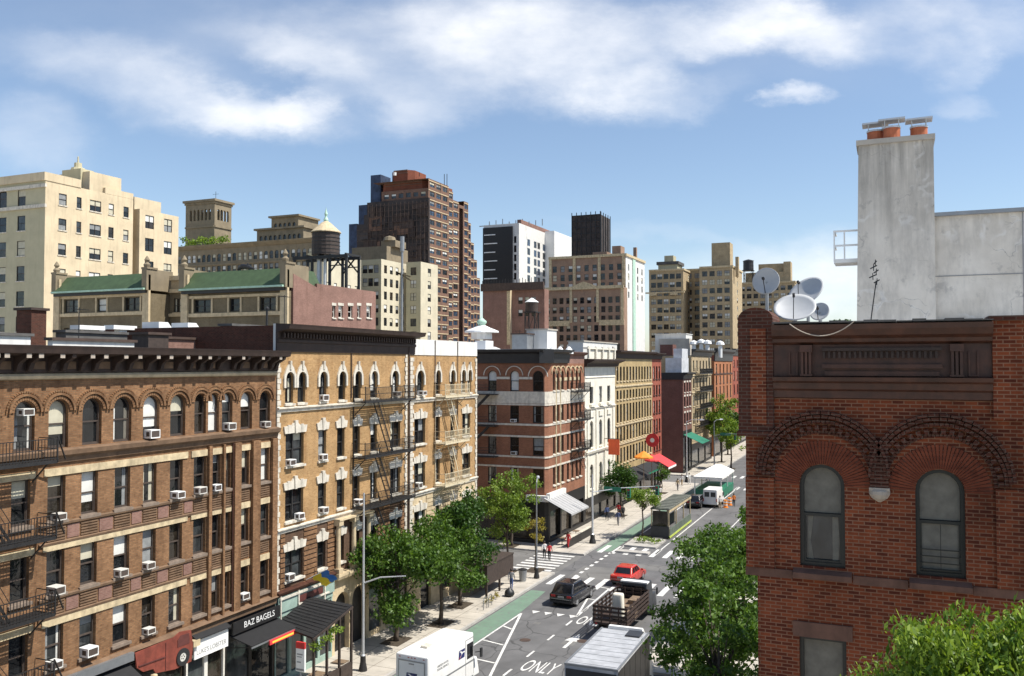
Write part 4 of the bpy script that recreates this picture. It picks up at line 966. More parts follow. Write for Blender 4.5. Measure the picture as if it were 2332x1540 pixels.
# --- white limestone house
WB = thing('limestone_building', 'narrow white limestone house with arched windows and a dark projecting cornice', 'building', (XW, 96.4, 0))
wc = [(98.2, 99.5), (101.75, 102.95), (105.1, 106.35)]
ow = [(a, b, z0, z1, ar) for a, b in wc for z0, z1, ar in ((13.85, 15.85, False), (8.7, 11.85, True), (3.9, 6.75, True))]
mb = MB(); E.wall(mb, 96.4, 108.45, 3.0, 18.2, ow, .3); shell(mb, -46, XW, 96.4, 108.45, 0, 18.2); put(mb, 'wall', 'limestone', WB)
for o in ow: window(WB, E, o, .24, sill='limestone', blind=.2)
mb = MB(); E.prof(mb, 96.2, 109.0, [(.003, 18.2), (.3, 18.25), (.4, 18.6), (1.2, 18.9), (1.25, 19.1), (.003, 19.15)]); put(mb, 'cornice', 'cornice_umber', WB)
mb = MB(); E.wall(mb, 97.2, 108.4, 19.1, 20.3, []); E.box(mb, 97.0, 108.5, 20.3, 20.5, -.4, .2)
for y in (97.5, 100.2, 102.8, 105.4, 107.8): E.box(mb, y-.2, y+.2, 19.2, 20.6, .01, .25)
put(mb, 'parapet', 'limestone', WB)
mb = MB(); E.prof(mb, 96.5, 108.4, [(.003, 8.0), (.2, 8.05), (.3, 8.35), (.003, 8.4)]); E.prof(mb, 96.5, 108.4, [(.003, 13.2), (.15, 13.25), (.2, 13.4), (.003, 13.45)]); E.prof(mb, 96.5, 108.4, [(.003, 16.9), (.1, 16.95), (.003, 17.1)])
for a, b in wc: E.box(mb, a-.2, b+.2, 13.5, 13.8, .01, .3); E.box(mb, a-.15, b+.15, 12.3, 12.9, .01, .14)
for y in (97.3, 100.6, 104.0, 107.5): E.box(mb, y-.25, y+.25, 8.45, 13.1, .003, .12); E.box(mb, y-.25, y+.25, 3.2, 7.9, .003, .12)
put(mb, 'string_course', 'limestone', WB); shopfront(WB, 96.4, 108.45, 3.0, 4, 'shop_black'); roof(WB, -46, XW, 96.4, 108.45, 18.3)
bulk('roof_bulkhead', 'long pale roof shed behind the limestone parapet', 'bulkhead', 1328, 1405, 778, -36, 2, 'white_panel', z0=18.2, cap='concrete')

def rowhouse(label, y0, y1, mat, ztop, cols, rws, cmat, cz, cout=.8, south=False, shop='shop_black', sillm='cream_trim', zbase=4.4, bands=(), fe=None, roofm='tarpaper', name='brick_row_building', xback=-46, lint=None):
    b = thing(name, label, 'building', (XW, y0, 0))
    n, w = cols; o = grid(y0+.3, y1-.3, n, w, 0, 1, 1, 1); ops = [(a, c, z0, z1) for a, c, _, _ in o for z0, z1 in rws]
    mb = MB(); E.wall(mb, y0, y1, zbase, ztop, ops, .22); shell(mb, xback, XW, y0, y1, 0, ztop); put(mb, 'wall', mat, b)
    for q in ops: window(b, E, q, .15, sill=sillm, lintel=lint, blind=.3)
    mb = MB(); E.prof(mb, y0, y1, [(.003, ztop-.05), (.15, ztop), (.25, ztop+(cz-ztop)*.6), (cout, ztop+(cz-ztop)*.8), (cout+.05, cz), (.003, cz+.03)]); put(mb, 'cornice', cmat, b)
    if bands:
        mb = MB()
        for z in bands: E.prof(mb, y0, y1, [(.003, z), (.12, z+.03), (.14, z+.2), (.003, z+.24)])
        put(mb, 'string_course', sillm, b)
    if shop: shopfront(b, y0, y1, zbase, 3, shop)
    roof(b, xback, XW, y0, y1, ztop+.1, roofm)
    if fe: fire_escape(b, *fe)
    return b
rowhouse('tan brick row building with vertical rows of windows and a dark bracketed cornice', 108.5, 127.4, 'tan_brick', 19.3, (12, .85), ((5.6, 7.6), (8.4, 10.3), (10.9, 13.3), (13.3+.6, 15.1), (16.3, 18.2)), 'cornice_umber', 20.3, bands=(15.5, 10.45, 8.0))
rowhouse('narrow crimson brick building squeezed between the tan row and the purple corner', 127.45, 133.0, 'crimson_brick', 19.3, (3, .9), ((5.6, 7.6), (8.4, 10.3), (11.2, 13.1), (13.9, 15.4), (16.3, 18.2)), 'cornice_umber', 20.2, sillm='cornice_rust')
# purple-brown corner house past the second side street
b = rowhouse('dusky purple brick corner house with a blank side wall and pale lintels', 148.2, 155.2, 'purple_brick', 16.0, (3, 1.0), ((8.3, 10.2), (11.2, 13.0), (13.7, 15.4)), 'cornice_black', 17.1, xback=-36.2, sillm='white_trim', lint=('flat', 'white_trim'), zbase=7.2)
mb = MB(); mb.box(-36.2, -32.3, 148.0, 148.19, 15.9, 17.1); put(mb, 'side_cornice', 'cornice_black', b)
t = thing('roof_bulkhead', 'big silver painted bulkhead on top of the purple corner house', 'bulkhead', (-34, 150, 17.1)); mb = MB(); mb.box(-35.7, -32.9, 149.2, 154.8, 17.1, 19.6); mb.box(-34.4, -32.9, 149.6, 154.2, 19.6, 21.2); put(mb, 'wall', 'silver_roof', t)
rowhouse('tan and brown brick row building with a dark iron fire escape past the purple corner', 155.3, 173.8, 'ochre_brick', 20.0, (6, 1.1), ((7.8, 9.8), (11.0, 13.0), (14.2, 16.0), (17.2, 19.2)), 'cornice_black', 21.2, bands=(13.3, 16.4), fe=(158, 170, (16.8, 13.6, 10.5, 7.4), 'black_iron', 1.0))
rowhouse('bright orange brick building under a black cornice near the far trees', 177.0, 198.5, 'orange_brick', 19.2, (5, 1.3), ((8.8, 10.8), (11.6, 14.0), (14.6, 16.2), (16.8, 18.6)), 'cornice_black', 21.7, sillm='cornice_rust', bands=(16.4,))
rowhouse('dark red brick building at the far end of the street, beside the red corner house', 198.6, 235, 'crimson_brick', 20.5, (8, 1.4), ((8.8, 10.8), (12, 14.0), (15, 17.0), (18, 19.5)), 'cornice_black', 22.0, sillm='cornice_rust')
rowhouse('farthest brown brick row building seen over the street trees', 235.1, 300, 'corner_brick', 19.5, (12, 1.6), ((8.8, 10.8), (12, 14.0), (15, 17.0)), 'cornice_black', 21.0)
# far rooftops behind the row
for args in (('roof_bulkhead', 'long white roof shed with a small dark opening above the tan row', 'bulkhead', 1492, 1562, 762, 175, 6, 'white_panel', 18, 'white_panel'),
             ('roof_bulkhead', 'grey concrete roof block under the long white shed', 'bulkhead', 1500, 1570, 772, 172, 2.5, 'concrete', 17, None),
             ('roof_bulkhead', 'small rusty brick roof block below the white shed', 'bulkhead', 1503, 1532, 785, 165, 3, 'purple_brick', 17, None)):
    atY(*args)
for i, (u, v, lb) in enumerate(((1580, 775, 'white mushroom roof vent nearest the silver bulkhead'), (1597, 772, 'white mushroom roof vent second from the silver bulkhead'), (1611, 774, 'white mushroom roof vent third from the silver bulkhead'), (1640, 776, 'white mushroom roof vent above the orange building'))):
    x, z = onY(u, v, 172); t = thing('roof_vent', lb, 'vent', (x, 172, 19.8), 0, 'white roof vents'); mb = MB(); mb.lathe((x, 172, 19.8), [(.4, 0), (.4, max(.5, z-20.8)), (.85, max(.6, z-20.6)), (.7, z-20.1), (0, z-19.8)], 10); put(mb, 'hood', 'white_paint', t)

# small fittings standing on the street-front roofs
for k, (x, y, lb, kind) in enumerate(((-36, 44.5, 'thin black vent pipe on the golden roof behind the dark cornice', 'pipe'), (-35.5, 58.5, 'pale vent pipe behind the plain white parapet', 'pipe'), (-37, 62.5, 'white roof hatch box behind the plain white parapet', 'box'), (-39, 65, 'grey condenser unit on the silver roof of the corner house', 'cond'), (-38, 27, 'thin black vent pipe on the brown roof near the chimney', 'pipe'), (-38, 112, 'grey condenser unit on the tan row roof', 'cond'), (-36, 119, 'rusty vent pipe on the tan row roof', 'pipe'))):
    z0 = 20.5 if 41 < y < 56 else 18.95 if y < 41 else 19.25 if y < 70 else 19.4
    t = thing({'pipe': 'vent_pipe', 'turbine': 'turbine_vent', 'box': 'roof_hatch', 'cond': 'condenser_unit'}[kind], lb, 'roof fitting', (x, y, z0)); mb = MB()
    if kind == 'pipe': mb.tube([(0, 0, 0), (0, 0, 1.5)], .07, 8); mb.lathe((0, 0, 1.5), [(.13, -.05), (.13, .05), (0, .15)], 8); sub(mb, 'pipe', 'black_iron' if 'black' in lb else 'cornice_rust' if 'rusty' in lb else 'pale_metal', t)
    elif kind == 'turbine': mb.lathe((0, 0, 0), [(.2, 0), (.2, .9), (.38, 1.0), (.42, 1.25), (.3, 1.45), (0, 1.52)], 14); sub(mb, 'hood', 'pale_metal', t)
    elif kind == 'box': mb.box(-.8, .8, -.6, .6, 0, 1.7); sub(mb, 'wall', 'white_paint', t); mb = MB(); mb.box(-.9, .9, -.7, .7, 1.7, 1.78); sub(mb, 'lid', 'grey_metal', t)
    else: mb.box(-.5, .5, -.5, .5, .25, 1.3); [mb.box(a-.05, a+.05, b_-.05, b_+.05, 0, .25) for a in (-.4, .4) for b_ in (-.4, .4)]; sub(mb, 'casing', 'grey_metal', t); mb = MB(); mb.lathe((0, 0, 1.3), [(.4, 0), (.4, .06), (.1, .08), (0, .08)], 14); sub(mb, 'fan_guard', 'black_iron', t)
for k, (x, y, lb) in enumerate(((-37, 47.5, 'spindly television aerial on the golden roof'), (-40, 34, 'spindly television aerial on the brown roof'), (-38, 90, 'spindly television aerial on the brown corner house'))):
    z0 = (20.5, 18.95, 19.7)[k]; t = thing('aerial', lb, 'antenna', (x, y, z0)); mb = MB(); mb.tube([(0, 0, 0), (0, 0, 2.6)], .025, 6); sub(mb, 'mast', 'black_iron', t); mb = MB(); mb.bar((0, -.6, 2.5), (0, .6, 2.5), .03); [mb.bar((-.3+.03*q, -.5+.2*q, 2.5), (.3-.03*q, -.5+.2*q, 2.5), .02) for q in range(6)]; sub(mb, 'antenna', 'black_iron', t)

# the avenue goes on: far west row and the low east row past the red house (seen only from farther left)
def eastrow(label, y0, y1, mat, z1, name='brick_row_building'):
    b = thing(name, label, 'building', (-2.9, y0, 0)); EF = Face((-2.9, y1), (0, -1)); n = int((y1-y0)/2.6)
    ops = [(a, c, z, z+1.8) for a, c, *_ in grid(.4, y1-y0-.4, n, 1.1, 0, 1, 1, 1) for z in [4.8+3.2*k for k in range(int((z1-5.5)/3.2))]]
    mb = MB(); EF.wall(mb, 0, y1-y0, 0, z1, ops, .22); mb.poly([(-2.9, y0, 0), (12, y0, 0), (12, y0, z1), (-2.9, y0, z1)]); mb.poly([(12, y1, 0), (-2.9, y1, 0), (-2.9, y1, z1), (12, y1, z1)]); mb.poly([(12, y0, 0), (12, y1, 0), (12, y1, z1), (12, y0, z1)]); put(mb, 'wall', mat, b)
    for o in ops: small_window(b, EF, o)
    mb = MB(); EF.prof(mb, 0, y1-y0, [(.003, z1-.3), (.3, z1-.2), (.7, z1+.2), (.75, z1+.5), (.003, z1+.55)]); put(mb, 'cornice', 'cornice_brown', b); mb = MB(); mb.box(-2.88, 11.9, y0+.1, y1-.1, z1-.4, z1-.05); put(mb, 'roof', 'tarpaper', b)
eastrow('brown brick row building on the east side, past the second side street', 86, 118, 'corner_brick', 16)
eastrow('tan brick row building on the east side, farther up the avenue', 118.2, 150, 'ochre_brick', 18)
eastrow('red brick row building on the east side, farthest up the avenue', 150.2, 230, 'crimson_brick', 17)
rowhouse('ochre row building at the very end of the west row', 300.2, 420, 'ochre_brick', 20, (20, 2.2), ((8.8, 10.8), (12, 14.0), (15, 17.0)), 'cornice_black', 21.4)
# ------------------------------------------------------------------ houses behind the street front
def two_face(b, xl, xc, yc, yr, z0, z1, ms, me, ops_s, ops_e, fm='frame_dark', units_s=1, units_e=1, sill=None, depth=.18, top='tarpaper', gm=None):
    SFc = Face((0, yc), (1, 0)); EFc = Face((xc, 0), (0, 1)); st = MB()
    mb = MB(); SFc.wall(mb, xl, xc, z0, z1, ops_s, depth); put(mb, 'wall', ms, b)
    mb = MB(); EFc.wall(mb, yc, yr, z0, z1, ops_e, depth); mb.poly([(xl, yr, z0), (xl, yc, z0), (xl, yc, z1), (xl, yr, z1)]); mb.poly([(xc, yr, z0), (xl, yr, z0), (xl, yr, z1), (xc, yr, z1)]); put(mb, 'wall', me, b)
    key = lambda o: -o[2]
    pr = [(o, SFc, units_s) for o in ops_s]+[(o, EFc, units_e) for o in ops_e]
    for o, f, un in sorted(pr, key=lambda q: -q[0][2]): small_window(b, f, o, fm, gm, un if o[1]-o[0] > 1.5 else 1, sill, st)
    if st.f: w = put(st, 'window', [fm, 'glass_dark'], b, fix=False); w['kind'] = 'stuff'
    mb = MB(); mb.box(xl+.05, xc-.05, yc+.05, yr-.05, z1-.6, z1-.15); put(mb, 'roof', top, b)
    return SFc, EFc
def trimband(b, F1, F2, xl, xc, yc, yr, zs, h, out, mat, name='string_course'):
    mb = MB()
    for z in zs: F1.box(mb, xl, xc+out, z, z+h, .003, out); F2.box(mb, yc, yr, z, z+h, .003, out)
    put(mb, name, mat, b)
yx = lambda u, X, v=650: onX(u, v, X)[0]
xy = lambda u, Y, v=650: onY(u, v, Y)[0]
# cream apartment house, far left
YA = 89.; xa = xy(100, YA); AP = thing('apartment_house', 'tall cream apartment house with a sunlit plastered flank at the far left', 'building', (xa, YA, 0))
ztop = onX(110, 412, xa)[1]; e1 = yx(301, xa); e2 = yx(316, xa); e3 = yx(405, xa)
def cols_e(px, X): return [(yx(a, X), yx(b, X)) for a, b in px]
ce = cols_e([(131, 149), (172, 183), (202, 228), (245, 257), (279, 291)], xa); zz = [onX(140, v, xa)[1] for v in (467, 441)]; dz = onX(140, 441, xa)[1]-onX(140, 498, xa)[1]
oe = [(a, b, zz[0]-dz*k, zz[0]-dz*k+zz[1]-zz[0]) for k in range(5) for a, b in ce]
xs0 = xy(-60, YA); sc = [(xy(a, YA), xy(b, YA)) for a, b in ((-48, -30), (-6, 12), (37, 55))]
zs = [onY(46, v, YA)[1] for v in (526, 492)]; os_ = [(a, b, zs[0]-dz*k, zs[1]-dz*k) for k in range(5) for a, b in sc]+[(a, b, zs[0]+dz*.95, zs[0]+dz*.95+3.0, True) for a, b in sc]
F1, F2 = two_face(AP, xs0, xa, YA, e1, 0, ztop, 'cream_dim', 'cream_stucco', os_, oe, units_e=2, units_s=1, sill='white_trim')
trimband(AP, F1, F2, xs0, xa, YA, YA+.02, (ztop-1.0, zs[1]+.9), .5, .3, 'white_trim')
mb = MB(); mb.box(xs0, xa+.1, YA-.25, YA+6, ztop, ztop+1.2); mb.box(xa-9, xa-.5, YA+8, YA+14, ztop, ztop+3.0); mb.box(xa-7, xa+.02, e1-5.5, e1, ztop-.02, ztop+.9); put(mb, 'penthouse', 'cream_stucco', AP)
xq, zq = onX(178, 365, xa-4)[0], onX(178, 372, xa-4)[1]
mb = MB(); mb.box(xa-6, xa-2, xq-1.2, xq+1.2, ztop, zq-1.2); mb.box(xa-6.6, xa-2.4, xq+1.2, xq+4.5, ztop, zq-2.2); mb.lathe((xa-4, xq, zq-1.2), [(1.1, 0), (1.0, .4), (.6, .5), (.55, 1.2), (.15, 1.3), (.1, 2.2), (0, 2.3)], 10); put(mb, 'penthouse', 'cream_dim', AP)
mb = MB(); mb.box(xa-3, xa-2.9, e2-.2, e1+.2, 0, ztop); mb.box(xa-9, xa-3, e1-.02, e2, 0, ztop-.4); put(mb, 'light_court', 'ochre_brick', AP)
zt2 = onX(330, 478, xa)[1]; ce = cols_e([(329, 349), (372, 390)], xa); zz = [onX(340, v, xa)[1] for v in (521, 491)]; d2 = onX(340, 491, xa)[1]-onX(340, 543, xa)[1]
two_face(AP, xa-8.9, xa, e2, e3, 0, zt2, 'cream_stucco', 'cream_stucco', [], [(a, b, zz[0]-d2*k, zz[1]-d2*k) for k in range(4) for a, b in ce], units_e=2)
mb = MB(); mb.box(xa-8, xa-1.5, e2+.3, e2+6, zt2-.2, onX(330, 455, xa-2)[1]); put(mb, 'penthouse', 'cream_stucco', AP)

# two green mansarded houses and the pinkish side wall
YM = 72.
def mansard(label, uL, uR, vt, vb, wins, right=True):
    x0, x1 = xy(uL, YM), xy(uR, YM); zb = onY(uL+60, vb, YM)[1]; zt = onY(uL+60, vt, YM)[1]
    b = thing('mansard_house', label, 'building', ((x0+x1)/2, YM, 0)); Fm = Face((0, YM), (1, 0))
    zw0, zw1 = onY(uL+60, 711, YM)[1], onY(uL+60, 682, YM)[1]
    ops = [(xy(a, YM), xy(c, YM), zw0, zw1) for a, c in wins]
    low = [(a, c, zw0-3.1, zw1-3.2) for a, c, _, _ in ops]
    mb = MB(); Fm.wall(mb, x0, x1, 0, zb-.5, ops+low, .35); shell(mb, x0, x1, YM, YM+14, 0, zb-.5, south=False, east=True); put(mb, 'wall', 'olive_brick', b)
    for o in ops+low: window(b, Fm, o, .25, units=2 if o[1]-o[0] > 1.6 else 1, sill=None, blind=.3)
    mb = MB()
    for a, c, p, q in ops:
        for u in (a-.22, c): Fm.box(mb, u, u+.22, p-.1, q+.1, .003, .1)
    Fm.box(mb, x0, x1, zw1+.12, zw1+.4, .003, .14); Fm.box(mb, x0, x1, zw0-.5, zw0-.12, .003, .18); Fm.box(mb, x0-.2, x0+.7, 0, zt-.3, .01, .3); Fm.box(mb, x1-.7, x1+.2, 0, zt-.3, .01, .3)
    put(mb, 'stone_trim', 'sandstone', b)
    mb = MB(); mb.hexa([(x0, YM-.75, zb), (x1, YM-.75, zb), (x1, YM+6, zb), (x0, YM+6, zb), (x0+.5, YM+.9, zt), (x1-.5, YM+.9, zt), (x1-.5, YM+5, zt), (x0+.5, YM+5, zt)]); put(mb, 'mansard_roof', 'green_roof', b)
    mb = MB(); mb.box(x0, x1, YM-.85, YM-.02, zb-.16, zb+.02); put(mb, 'gutter', 'verdigris', b)
    mb = MB(); mb.box(x0+.02, x1-.02, YM-.5, YM-.02, zb-.5, zb-.16); put(mb, 'eaves', 'cornice_black', b)
    mb = MB()
    for x in (x0+.15, x1-.15):
        mb.box(x-.35, x+.35, YM-.6, YM+3.2, zb-.2, zt+.3); mb.box(x-.45, x+.45, YM-.6, YM+.9, zt+.3, zt+.5)
        mb.lathe((x, YM-.2, zt+.5), [(.3, 0), (.38, .3), (.15, .55), (.3, .8), (.12, 1.15), (0, 1.3)], 8)
    put(mb, 'gable_pier', 'palace_stone', b)
    return b, x0, x1, zb, zt
b1, *_ = mansard('stone row house with a green mansard roof, the left of the two', 130, 340, 628, 664, [(147, 180), (222, 244), (284, 320)])
b2, m0, m1, mzb, mzt = mansard('stone row house with a green mansard roof, beside the pinkish brick side wall', 420, 655, 617, 658, [(442, 482), (523, 548), (592, 630)])
xs, zs_ = onY(560, 620, YM+1.2); t = thing('roof_bird', 'dark crouching bird-like ornament on the ridge of the right green roof', 'roof ornament', (xs, YM+1.2, mzt)); mb = MB(); mb.tube([(xs-1.1, YM+1.2, mzt+.15), (xs-.5, YM+1.2, mzt+.45), (xs+.2, YM+1.2, mzt+.4), (xs+1.1, YM+1.2, mzt+.1)], [.08, .28, .26, .06], 7); mb.tube([(xs+.1, YM+1.2, mzt+.4), (xs+.3, YM+1.2, mzt+.7)], [.14, .1], 6); put(mb, 'body', 'cornice_black', t)
bx0, bx1 = xy(345, YM+3), xy(414, YM+3); G3 = thing('row_house', 'recessed sunlit stone row house between the two green mansards', 'building', (bx0, YM+3, 0)); Fg = Face((0, YM+3), (1, 0)); zg = onY(380, 632, YM+3)[1]
og = [(xy(357, YM+3), xy(372, YM+3), onY(360, 712, YM+3)[1], onY(360, 680, YM+3)[1]), (xy(396, YM+3), xy(412, YM+3), onY(400, 712, YM+3)[1], onY(400, 680, YM+3)[1])]
mb = MB(); Fg.wall(mb, bx0-1, bx1+1, 0, zg, og, .3); shell(mb, bx0-1, bx1+1, YM+3, YM+12, 0, zg, south=False); put(mb, 'wall', 'olive_brick', G3)
for o in og: window(G3, Fg, o, .2, sill='sandstone', blind=.2)
mb = MB(); z = onY(380, 668, YM+3)[1]; Fg.box(mb, bx0-1, bx1+1, z, z+.4, .003, .3); Fg.box(mb, bx0-1, bx1+1, zg-.4, zg+.1, .003, .3); z = onY(380, 722, YM+3)[1]; Fg.box(mb, bx0-1, bx1+1, z, z+.35, .003, .2); put(mb, 'stone_trim', 'sandstone', G3)
mb = MB(); Fg.box(mb, bx0-1, bx1+1, zg-1.7, zg-.42, .004, .12); put(mb, 'frieze', 'ochre_brick', G3)
# side wall: belongs to the house next to the right mansard
xp = m1+.25; PW = thing('brick_house', 'house with a long blank pinkish brick side wall carrying the water tank frame', 'building', (xp, YM, 0)); EP = Face((xp, 0), (0, 1))
ya, yb_, yc_ = YM+.6, yx(722, xp), yx(856, xp); za, zb_, zc_ = onX(660, 622, xp)[1], onX(722, 655, xp)[1], onX(850, 664, xp)[1]
wp = [(yx(a, xp), yx(c, xp), onX(a, 724, xp)[1], onX(a, 696, xp)[1]) for a, c in ((757, 764), (771, 781), (793, 803), (814, 821), (835, 845))]
mb = MB(); EP.wall(mb, yb_, yc_, 0, zc_, wp, .3); mb.poly([EP.p(ya, 0), EP.p(yb_, 0), EP.p(yb_, zb_), EP.p(ya, za)]); mb.poly([(xp, yb_, zc_), (xp-.3, yb_, zc_), (xp-.3, yb_, zb_), (xp, yb_, zb_)])
mb.poly([(xp-.3, yb_, 0), (xp-.3, ya, 0), (xp-.3, ya, za), (xp-.3, yb_, zb_)]); mb.poly([EP.p(ya, za), EP.p(yb_, zb_), (xp-.3, yb_, zb_), (xp-.3, ya, za)]); mb.poly([(xp, yc_, 0), (xp-12, yc_, 0), (xp-12, yc_, zc_), (xp, yc_, zc_)]); mb.poly([(xp, ya, 0), (xp-.3, ya, 0), (xp-.3, ya, za), (xp, ya, za)])
put(mb, 'wall', 'pink_brick', PW)
for o in wp: window(PW, EP, o, .2, fm='frame_white', sill='white_trim', lintel=('flat', 'white_trim'), blind=.6)
mb = MB(); mb.box(xp-12, xp-.32, yb_, yc_, zc_-1, zc_-.4); put(mb, 'roof', 'tarpaper', PW)
def water_tank(label, x, y, zb, r, h, coneh, mat='weathered_wood', cmat='cream_trim', legs=None, frame='black_iron', fin=True, hoops=6, name='water_tank'):
    t = thing(name, label, 'water tank', (x, y, zb))
    mb = MB(); mb.lathe((x, y, zb), [(r, 0), (r*.97, h)], 20); put(mb, 'barrel', mat, t)
    mb = MB()
    for k in range(hoops): z = zb+h*(k+.4)/hoops; mb.lathe((x, y, z), [(r*1.012, 0), (r*1.012, .07)], 20)
    put(mb, 'hoop', 'black_iron', t)
    mb = MB(); mb.lathe((x, y, zb+h), [(r*1.08, -.05), (r*1.08, .05), (r*.35, coneh*.75), (0, coneh)], 20); put(mb, 'cone_roof', cmat, t)
    if fin: mb = MB(); mb.lathe((x, y, zb+h+coneh*.8), [(.22, 0), (.3, .3), (.12, .7), (.2, 1.0), (.05, 1.5), (0, 1.9)], 8); put(mb, 'finial', 'verdigris', t)
    if legs:
        mb = MB(); z0 = legs
        for dx in (-.8, .8):
            for dy in (-.8, .8): mb.bar((x+dx*r, y+dy*r, z0), (x+dx*r, y+dy*r, zb), .22)
        for dx in (-.8, .8): mb.bar((x+dx*r, y-.8*r, z0), (x+dx*r, y+.8*r, zb-.3), .1); mb.bar((x+dx*r, y-.8*r, zb-.3), (x+dx*r, y+.8*r, z0), .1)
        for dy in (-.8, .8): mb.bar((x-.8*r, y+dy*r, z0), (x+.8*r, y+dy*r, zb-.3), .1)
        mb.box(x-r*1.05, x+r*1.05, y-r*1.05, y+r*1.05, zb-.25, zb-.01)
        put(mb, 'leg_frame', frame, t)
    return t
yt = 86.; xt, zt_ = onY(742, 582, yt); rt = (xy(769, yt)-xy(716, yt))/2
tk = water_tank('dark wooden rooftop water tank with a pale cone roof and finial on an iron frame', xt, yt, zt_, rt, onY(742, 530, yt)[1]-zt_, 1.5, cmat='sandstone', mat='dark_wood')
mb = MB(); zf = onY(742, 652, yt)[1]; xl, xr = xy(686, yt), xy(803, yt)
for x in (xl, xt-rt*.6, xt+rt*.9, xr):
    for y in (yt-1.3, yt+1.3): mb.bar((x, y, zf-2), (x, y, zt_-.3), .26)
for y in (yt-1.3, yt+1.3):
    mb.bar((xl-.2, y, zt_-.35), (xr+.2, y, zt_-.35), .3, .35); mb.bar((xt+rt*.9, y, zt_-2.2), (xt+rt*.9+1.6, y, zt_-.5), .14); mb.bar((xr, y, zt_-2.2), (xr-1.6, y, zt_-.5), .14); mb.bar((xt+rt*.9, y, zt_-1.4), (xr, y, zt_-1.4), .12)
for x in (xl, xt-rt, xt, xt+rt, xr): mb.bar((x, yt-1.5, zt_-.15), (x, yt+1.5, zt_-.15), .22)
put(mb, 'leg_frame', 'black_iron', tk)
mb = MB(); mb.tube([(xt-.5, yt-.6, zf-3), (xt-.5, yt-.6, zt_)], .28, 8); mb.tube([(xt+.3, yt-.6, zf-3), (xt+.3, yt-.6, zt_)], .18, 8); put(mb, 'riser_pipe', 'pale_metal', tk)

# the long stone palace block with its square lookout tower
YP = 150.; SP = Face((0, YP), (1, 0)); x0, x1 = xy(398, YP), xy(716, YP); zp = onY(560, 553, YP)[1]
PB = thing('palace_apartment_block', 'huge brown stone palazzo apartment block with a square arcaded lookout tower', 'building', (x0, YP, 0))
zr1, zr2 = onY(560, 592, YP)[1], onY(560, 574, YP)[1]; n = 26
o1 = [(a, c, zr1, zr2, True) for a, c, _, _ in grid(x0+.5, x1-.5, n, .95, 0, 1, 1, 1)]; o2 = [(a, c, zr1-2.8, zr1-1.0) for a, c, *_ in o1]
mb = MB(); SP.wall(mb, x0, x1, 0, zp, o1+o2, .35); shell(mb, x0, x1, YP, YP+9, 0, zp, south=False, east=True); put(mb, 'wall', 'palace_stone', PB)
for o in o1+o2: small_window(PB, SP, o, 'frame_dark', random.choice(['glass_dark', 'blind_white', 'glass_dark', 'blind_cream', 'glass_mid']))
mb = MB(); SP.prof(mb, x0, x1+.5, [(.003, zp-.9), (.3, zp-.8), (.9, zp-.25), (1.0, zp), (.003, zp+.05)]); z = zr1-.5; SP.box(mb, x0, x1, z-.3, z, .003, .25); put(mb, 'cornice', 'palace_stone', PB)
mb = MB(); mb.box(x0+.1, x1-.1, YP+1, YP+8.9, zp-.4, zp-.05); put(mb, 'roof', 'tarpaper', PB)
yt2 = YP+5; ST = Face((0, yt2), (1, 0)); tx0, tx1 = xy(421, yt2), xy(487, yt2); ty = yx(527, tx1, 500); ET = Face((tx1, 0), (0, 1)); ztt = onY(487, 458, yt2)[1]
za0, za1 = onY(450, 503, yt2)[1], onY(450, 478, yt2)[1]
ar = [(a, c, za0, za1, True) for a, c, _, _ in grid(tx0+1.0, tx1-.9, 6, .62, 0, 1, 1, 1)]; ae = [(a, c, za0, za1, True) for a, c, _, _ in grid(yt2+.8, ty-.8, 4, .75, 0, 1, 1, 1)]
mb = MB(); ST.wall(mb, tx0, tx1, zp, ztt, ar, .5); ET.wall(mb, yt2, ty, zp, ztt, ae, .5); mb.poly([(tx0, ty, zp), (tx0, yt2, zp), (tx0, yt2, ztt), (tx0, ty, ztt)]); tw = put(mb, 'lookout_tower', 'palace_stone', PB)
mb = MB(); mb.box(tx0-.5, tx1+.5, yt2-.5, ty+.5, ztt, ztt+.5); mb.box(tx0-.2, tx1+.2, yt2-.2, ty+.2, ztt-.5, ztt-.02); z = onY(450, 520, yt2)[1]; ST.box(mb, tx0, tx1, z, z+.4, .003, .25); ET.box(mb, yt2, ty, z, z+.4, .003, .25); put(mb, 'tower_roof', 'palace_stone', tw)
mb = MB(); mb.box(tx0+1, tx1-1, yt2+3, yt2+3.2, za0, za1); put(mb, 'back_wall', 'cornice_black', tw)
mb = MB(); mb.tube([(tx1-1.5, yt2+2, ztt+.4), (tx1-1.5, yt2+2, ztt+2.6)], .05, 5); mb.bar((tx1-2.4, yt2+2, ztt+2), (tx1-.6, yt2+2, ztt+2), .05); put(mb, 'aerial', 'black_iron', tw)
